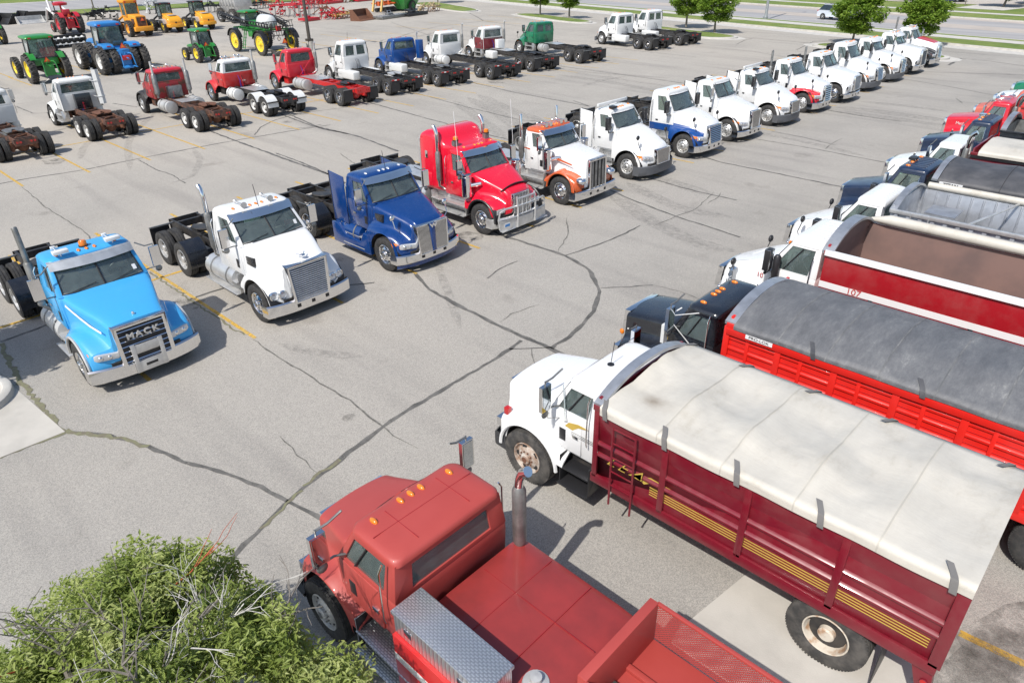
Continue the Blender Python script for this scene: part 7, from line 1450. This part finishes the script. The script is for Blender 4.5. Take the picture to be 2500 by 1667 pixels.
# ------------------------------------------------------------ cars
def car(label, x, y, rz, m, group=None, L=4.4, H=1.6):
    t = empty('parked_car' if group else 'hatchback_car', label, 'car', (x, y, .03), rz, group); b = MB(); pr = [(-L/2, .45), (-L/2+.02, .85), (-L/2+.25, 1.0), (-L/2+.9, 1.0), (L/2-1.25, .98), (L/2-.3, .86), (L/2, .66), (L/2, .35), (-L/2+.1, .32)]
    def sec(y, i): return [(px_, y, z) for px_, z in [(a-(math.copysign(.06, a) if abs(a) > L/2-.3 else 0)*i, z_) for a, z_ in pr]]
    b.loft([sec(-.88, 1), sec(-.90, .6), sec(-.7, 0), sec(.7, 0), sec(.90, .6), sec(.88, 1)]); bo = b.build('body', m, t, bevel=.05, smooth=50, seg=3)
    g = MB(); gp = [(-L/2+.10, .98), (-L/2+.55, H-.08), (-L/2+.8, H-.04), (L/2-2.3, H-.06), (L/2-1.3, .97)]; g.loft([[(px_, y, z) for px_, z in gp] for y in (-.78, .78)]); n0 = len(g.v)
    for i, v in enumerate(g.v):
        if v[2] > 1.2: g.v[i] = (v[0], v[1]*.82, v[2])
    g.build('windows', DLENS if 0 else mat('car glass', (.02, .03, .035), .05, 0, coat=1), bo, bevel=.04); r_ = MB(); r_.box(-L/2+.6, L/2-2.2, -.60, .60, H-.06, H); r_.build('roof', m, bo, bevel=.03)
    for sg in (-1, 1): q_ = MB(); q_.box(-L/2+.6, L/2-2.4, sg*.55-.02, sg*.55+.02, H+.01, H+.05); q_.build('roof_rail', PLAST, bo)
    for xx in (-L/2+.85, L/2-.85):
        for sg in (-1, 1):
            q_ = MB(); q_.lathe([(0, -.1), (.33, -.1), (.34, -.06), (.34, .08), (.32, .1), (.23, .1), (.22, .07), (0, .07)], (0, 0, 0), 'y', 20, 0)
            for k in range(5): a = k*2*PI/5; q_.box(0, 0, 0, 0, 0, 0) if 0 else q_.tube([(0, .085, 0), (.21*math.cos(a), .085, .21*math.sin(a))], .035, 4, 1)
            o = q_.build('wheel', [RUBBER, ALU], t); o.location = (xx, sg*.84, .34); o.rotation_euler = (0, 0, 0 if sg > 0 else PI)
    for sg in (-1, 1): q_ = MB(); q_.box(-L/2-.01, -L/2+.12, sg*.72-.14, sg*.72+.14, .84, .98); q_.build('tail_light', LRED, t, bevel=.02)
    return t
q = G(*z3(1010, 148)); car('pale silver hatchback car driving on the road behind the tree', q.x-.2, q.y+.4, math.atan(-.215), paint('pale silver paint', (.55, .60, .66), .3))
for k, (px, py) in enumerate(((1430, 12), (1790, 22))): q = G(*z3(px, py)); car(('dark car in the far lot, left of the dark tree', 'dark pickup shaped car in the far lot behind the dark tree')[k], q.x, q.y+1, math.atan(-.1), BLACKP, 'dark cars in the far lot', 4.8, 1.7)
# ------------------------------------------------------------ near tree below the camera
def branchy(mb, p, d, L, r, lv, rnd, mi=0, pts=None, spread=.7, up=.25):
    P = [p]; q = p; dd = d.normalized(); n = 5
    for i in range(n): dd = (dd+Vector((rnd.gauss(0, .11), rnd.gauss(0, .11), rnd.gauss(0, .09)+up*.05))).normalized(); q = q+dd*(L/n); P.append(q)
    mb.tube(P, r, 6 if lv < 2 else 4, mi, r1=r*.45)
    if pts is not None and lv >= 2: pts += P[2:]
    if lv < 4:
        for k in range(4 if lv < 3 else 3):
            i = rnd.randint(2, n); a = (dd+Vector((rnd.gauss(0, spread), rnd.gauss(0, spread), rnd.gauss(.1, spread*.5)))).normalized(); branchy(mb, P[i], a, L*rnd.uniform(.5, .72), r*.5, lv+1, rnd, mi, pts, spread, up)
t = empty('pear_tree', 'leafy green tree with bare white and red twigs in the near left corner', 'tree', (-5.5, .62, 0)); rnd = random.Random(5)
tk = MB(); pts = []; tk.tube([(0, 0, 0), (.02, .02, .9), (0, .0, 1.7)], .10, 10, r1=.08)
for a, el, L in ((0, .75, 1.6), (1.1, .6, 1.5), (2.2, .65, 1.6), (3.2, .8, 1.6), (4.2, .6, 1.5), (5.2, .75, 1.5), (1.7, 1.3, 1.5)):
    L *= .70
    branchy(tk, Vector((0, 0, 1.4+.1*rnd.random())), Vector((math.cos(a)*math.cos(el), math.sin(a)*math.cos(el), math.sin(el))), L, .05, 1, rnd, 0, pts)
tk.build('trunk', BARK, t, smooth=50)
tw = MB(); rt_ = MB()
for k in range(8):
    a = rnd.uniform(0, 2*PI); c = Vector((rnd.uniform(-.6, .5), rnd.uniform(-.5, .5), rnd.uniform(1.9, 2.4))); branchy(tw, c, Vector((math.cos(a)*.6, math.sin(a)*.6, .8)), rnd.uniform(.55, .95), .014, 2, rnd, 0, None, .55)
for k in range(5):
    a = rnd.uniform(0, 2*PI); c = Vector((rnd.uniform(-1.2, .9), rnd.uniform(-.8, 1.0), rnd.uniform(2.0, 2.6))); branchy(rt_, c, Vector((math.cos(a), math.sin(a), .5)), rnd.uniform(.6, 1.0), .010, 3, rnd, 0, None, .4); rt_.build('red_twig', RTWIG, t, smooth=0); rt_ = MB()
tw.build('bare_twigs', TWIG, t, smooth=0)
lf = MB()
for p in pts:
    if rnd.random() < .9 and p.y < 1.15 and p.z < 2.75 and p.x < 1.3: leaves(lf, p, 26, (.20, .20, .14), .042, rnd, .62)
for k in range(165):
    a = rnd.uniform(0, 2*PI); q = rnd.uniform(.6, 1.75); x_ = q*math.cos(a)*1.15-.15; c = Vector((x_, min(1.12 if x_ < .5 else 1.5, q*math.sin(a)*.95+(.35 if x_ > .5 else 0)), rnd.uniform(1.7, 2.5)-.20*q))
    if math.hypot(c.x-.15, c.y+.1) < .62 or rnd.random() < .12: continue
    leaves(lf, c, 300, (.30, .30, .20), .042, rnd, .62)
lf.build('crown', LEAFP, t, smooth=0); print('near tree leaves', len(lf.f)//2)
# tree left of the frame whose shade falls beside the blue truck
t = empty('shade_tree', 'spreading tree left of the sky blue truck, outside the frame', 'tree', (-18.6, -1.2, 0)); b = MB(); b.tube([(0, 0, 0), (.05, 0, 2), (.1, 0, 4)], .14, 8, r1=.06); b.build('trunk', BARK, t); inst(CR[0], 'crown', t, (0, 0, 4.2), (0, 0, 1), .95)
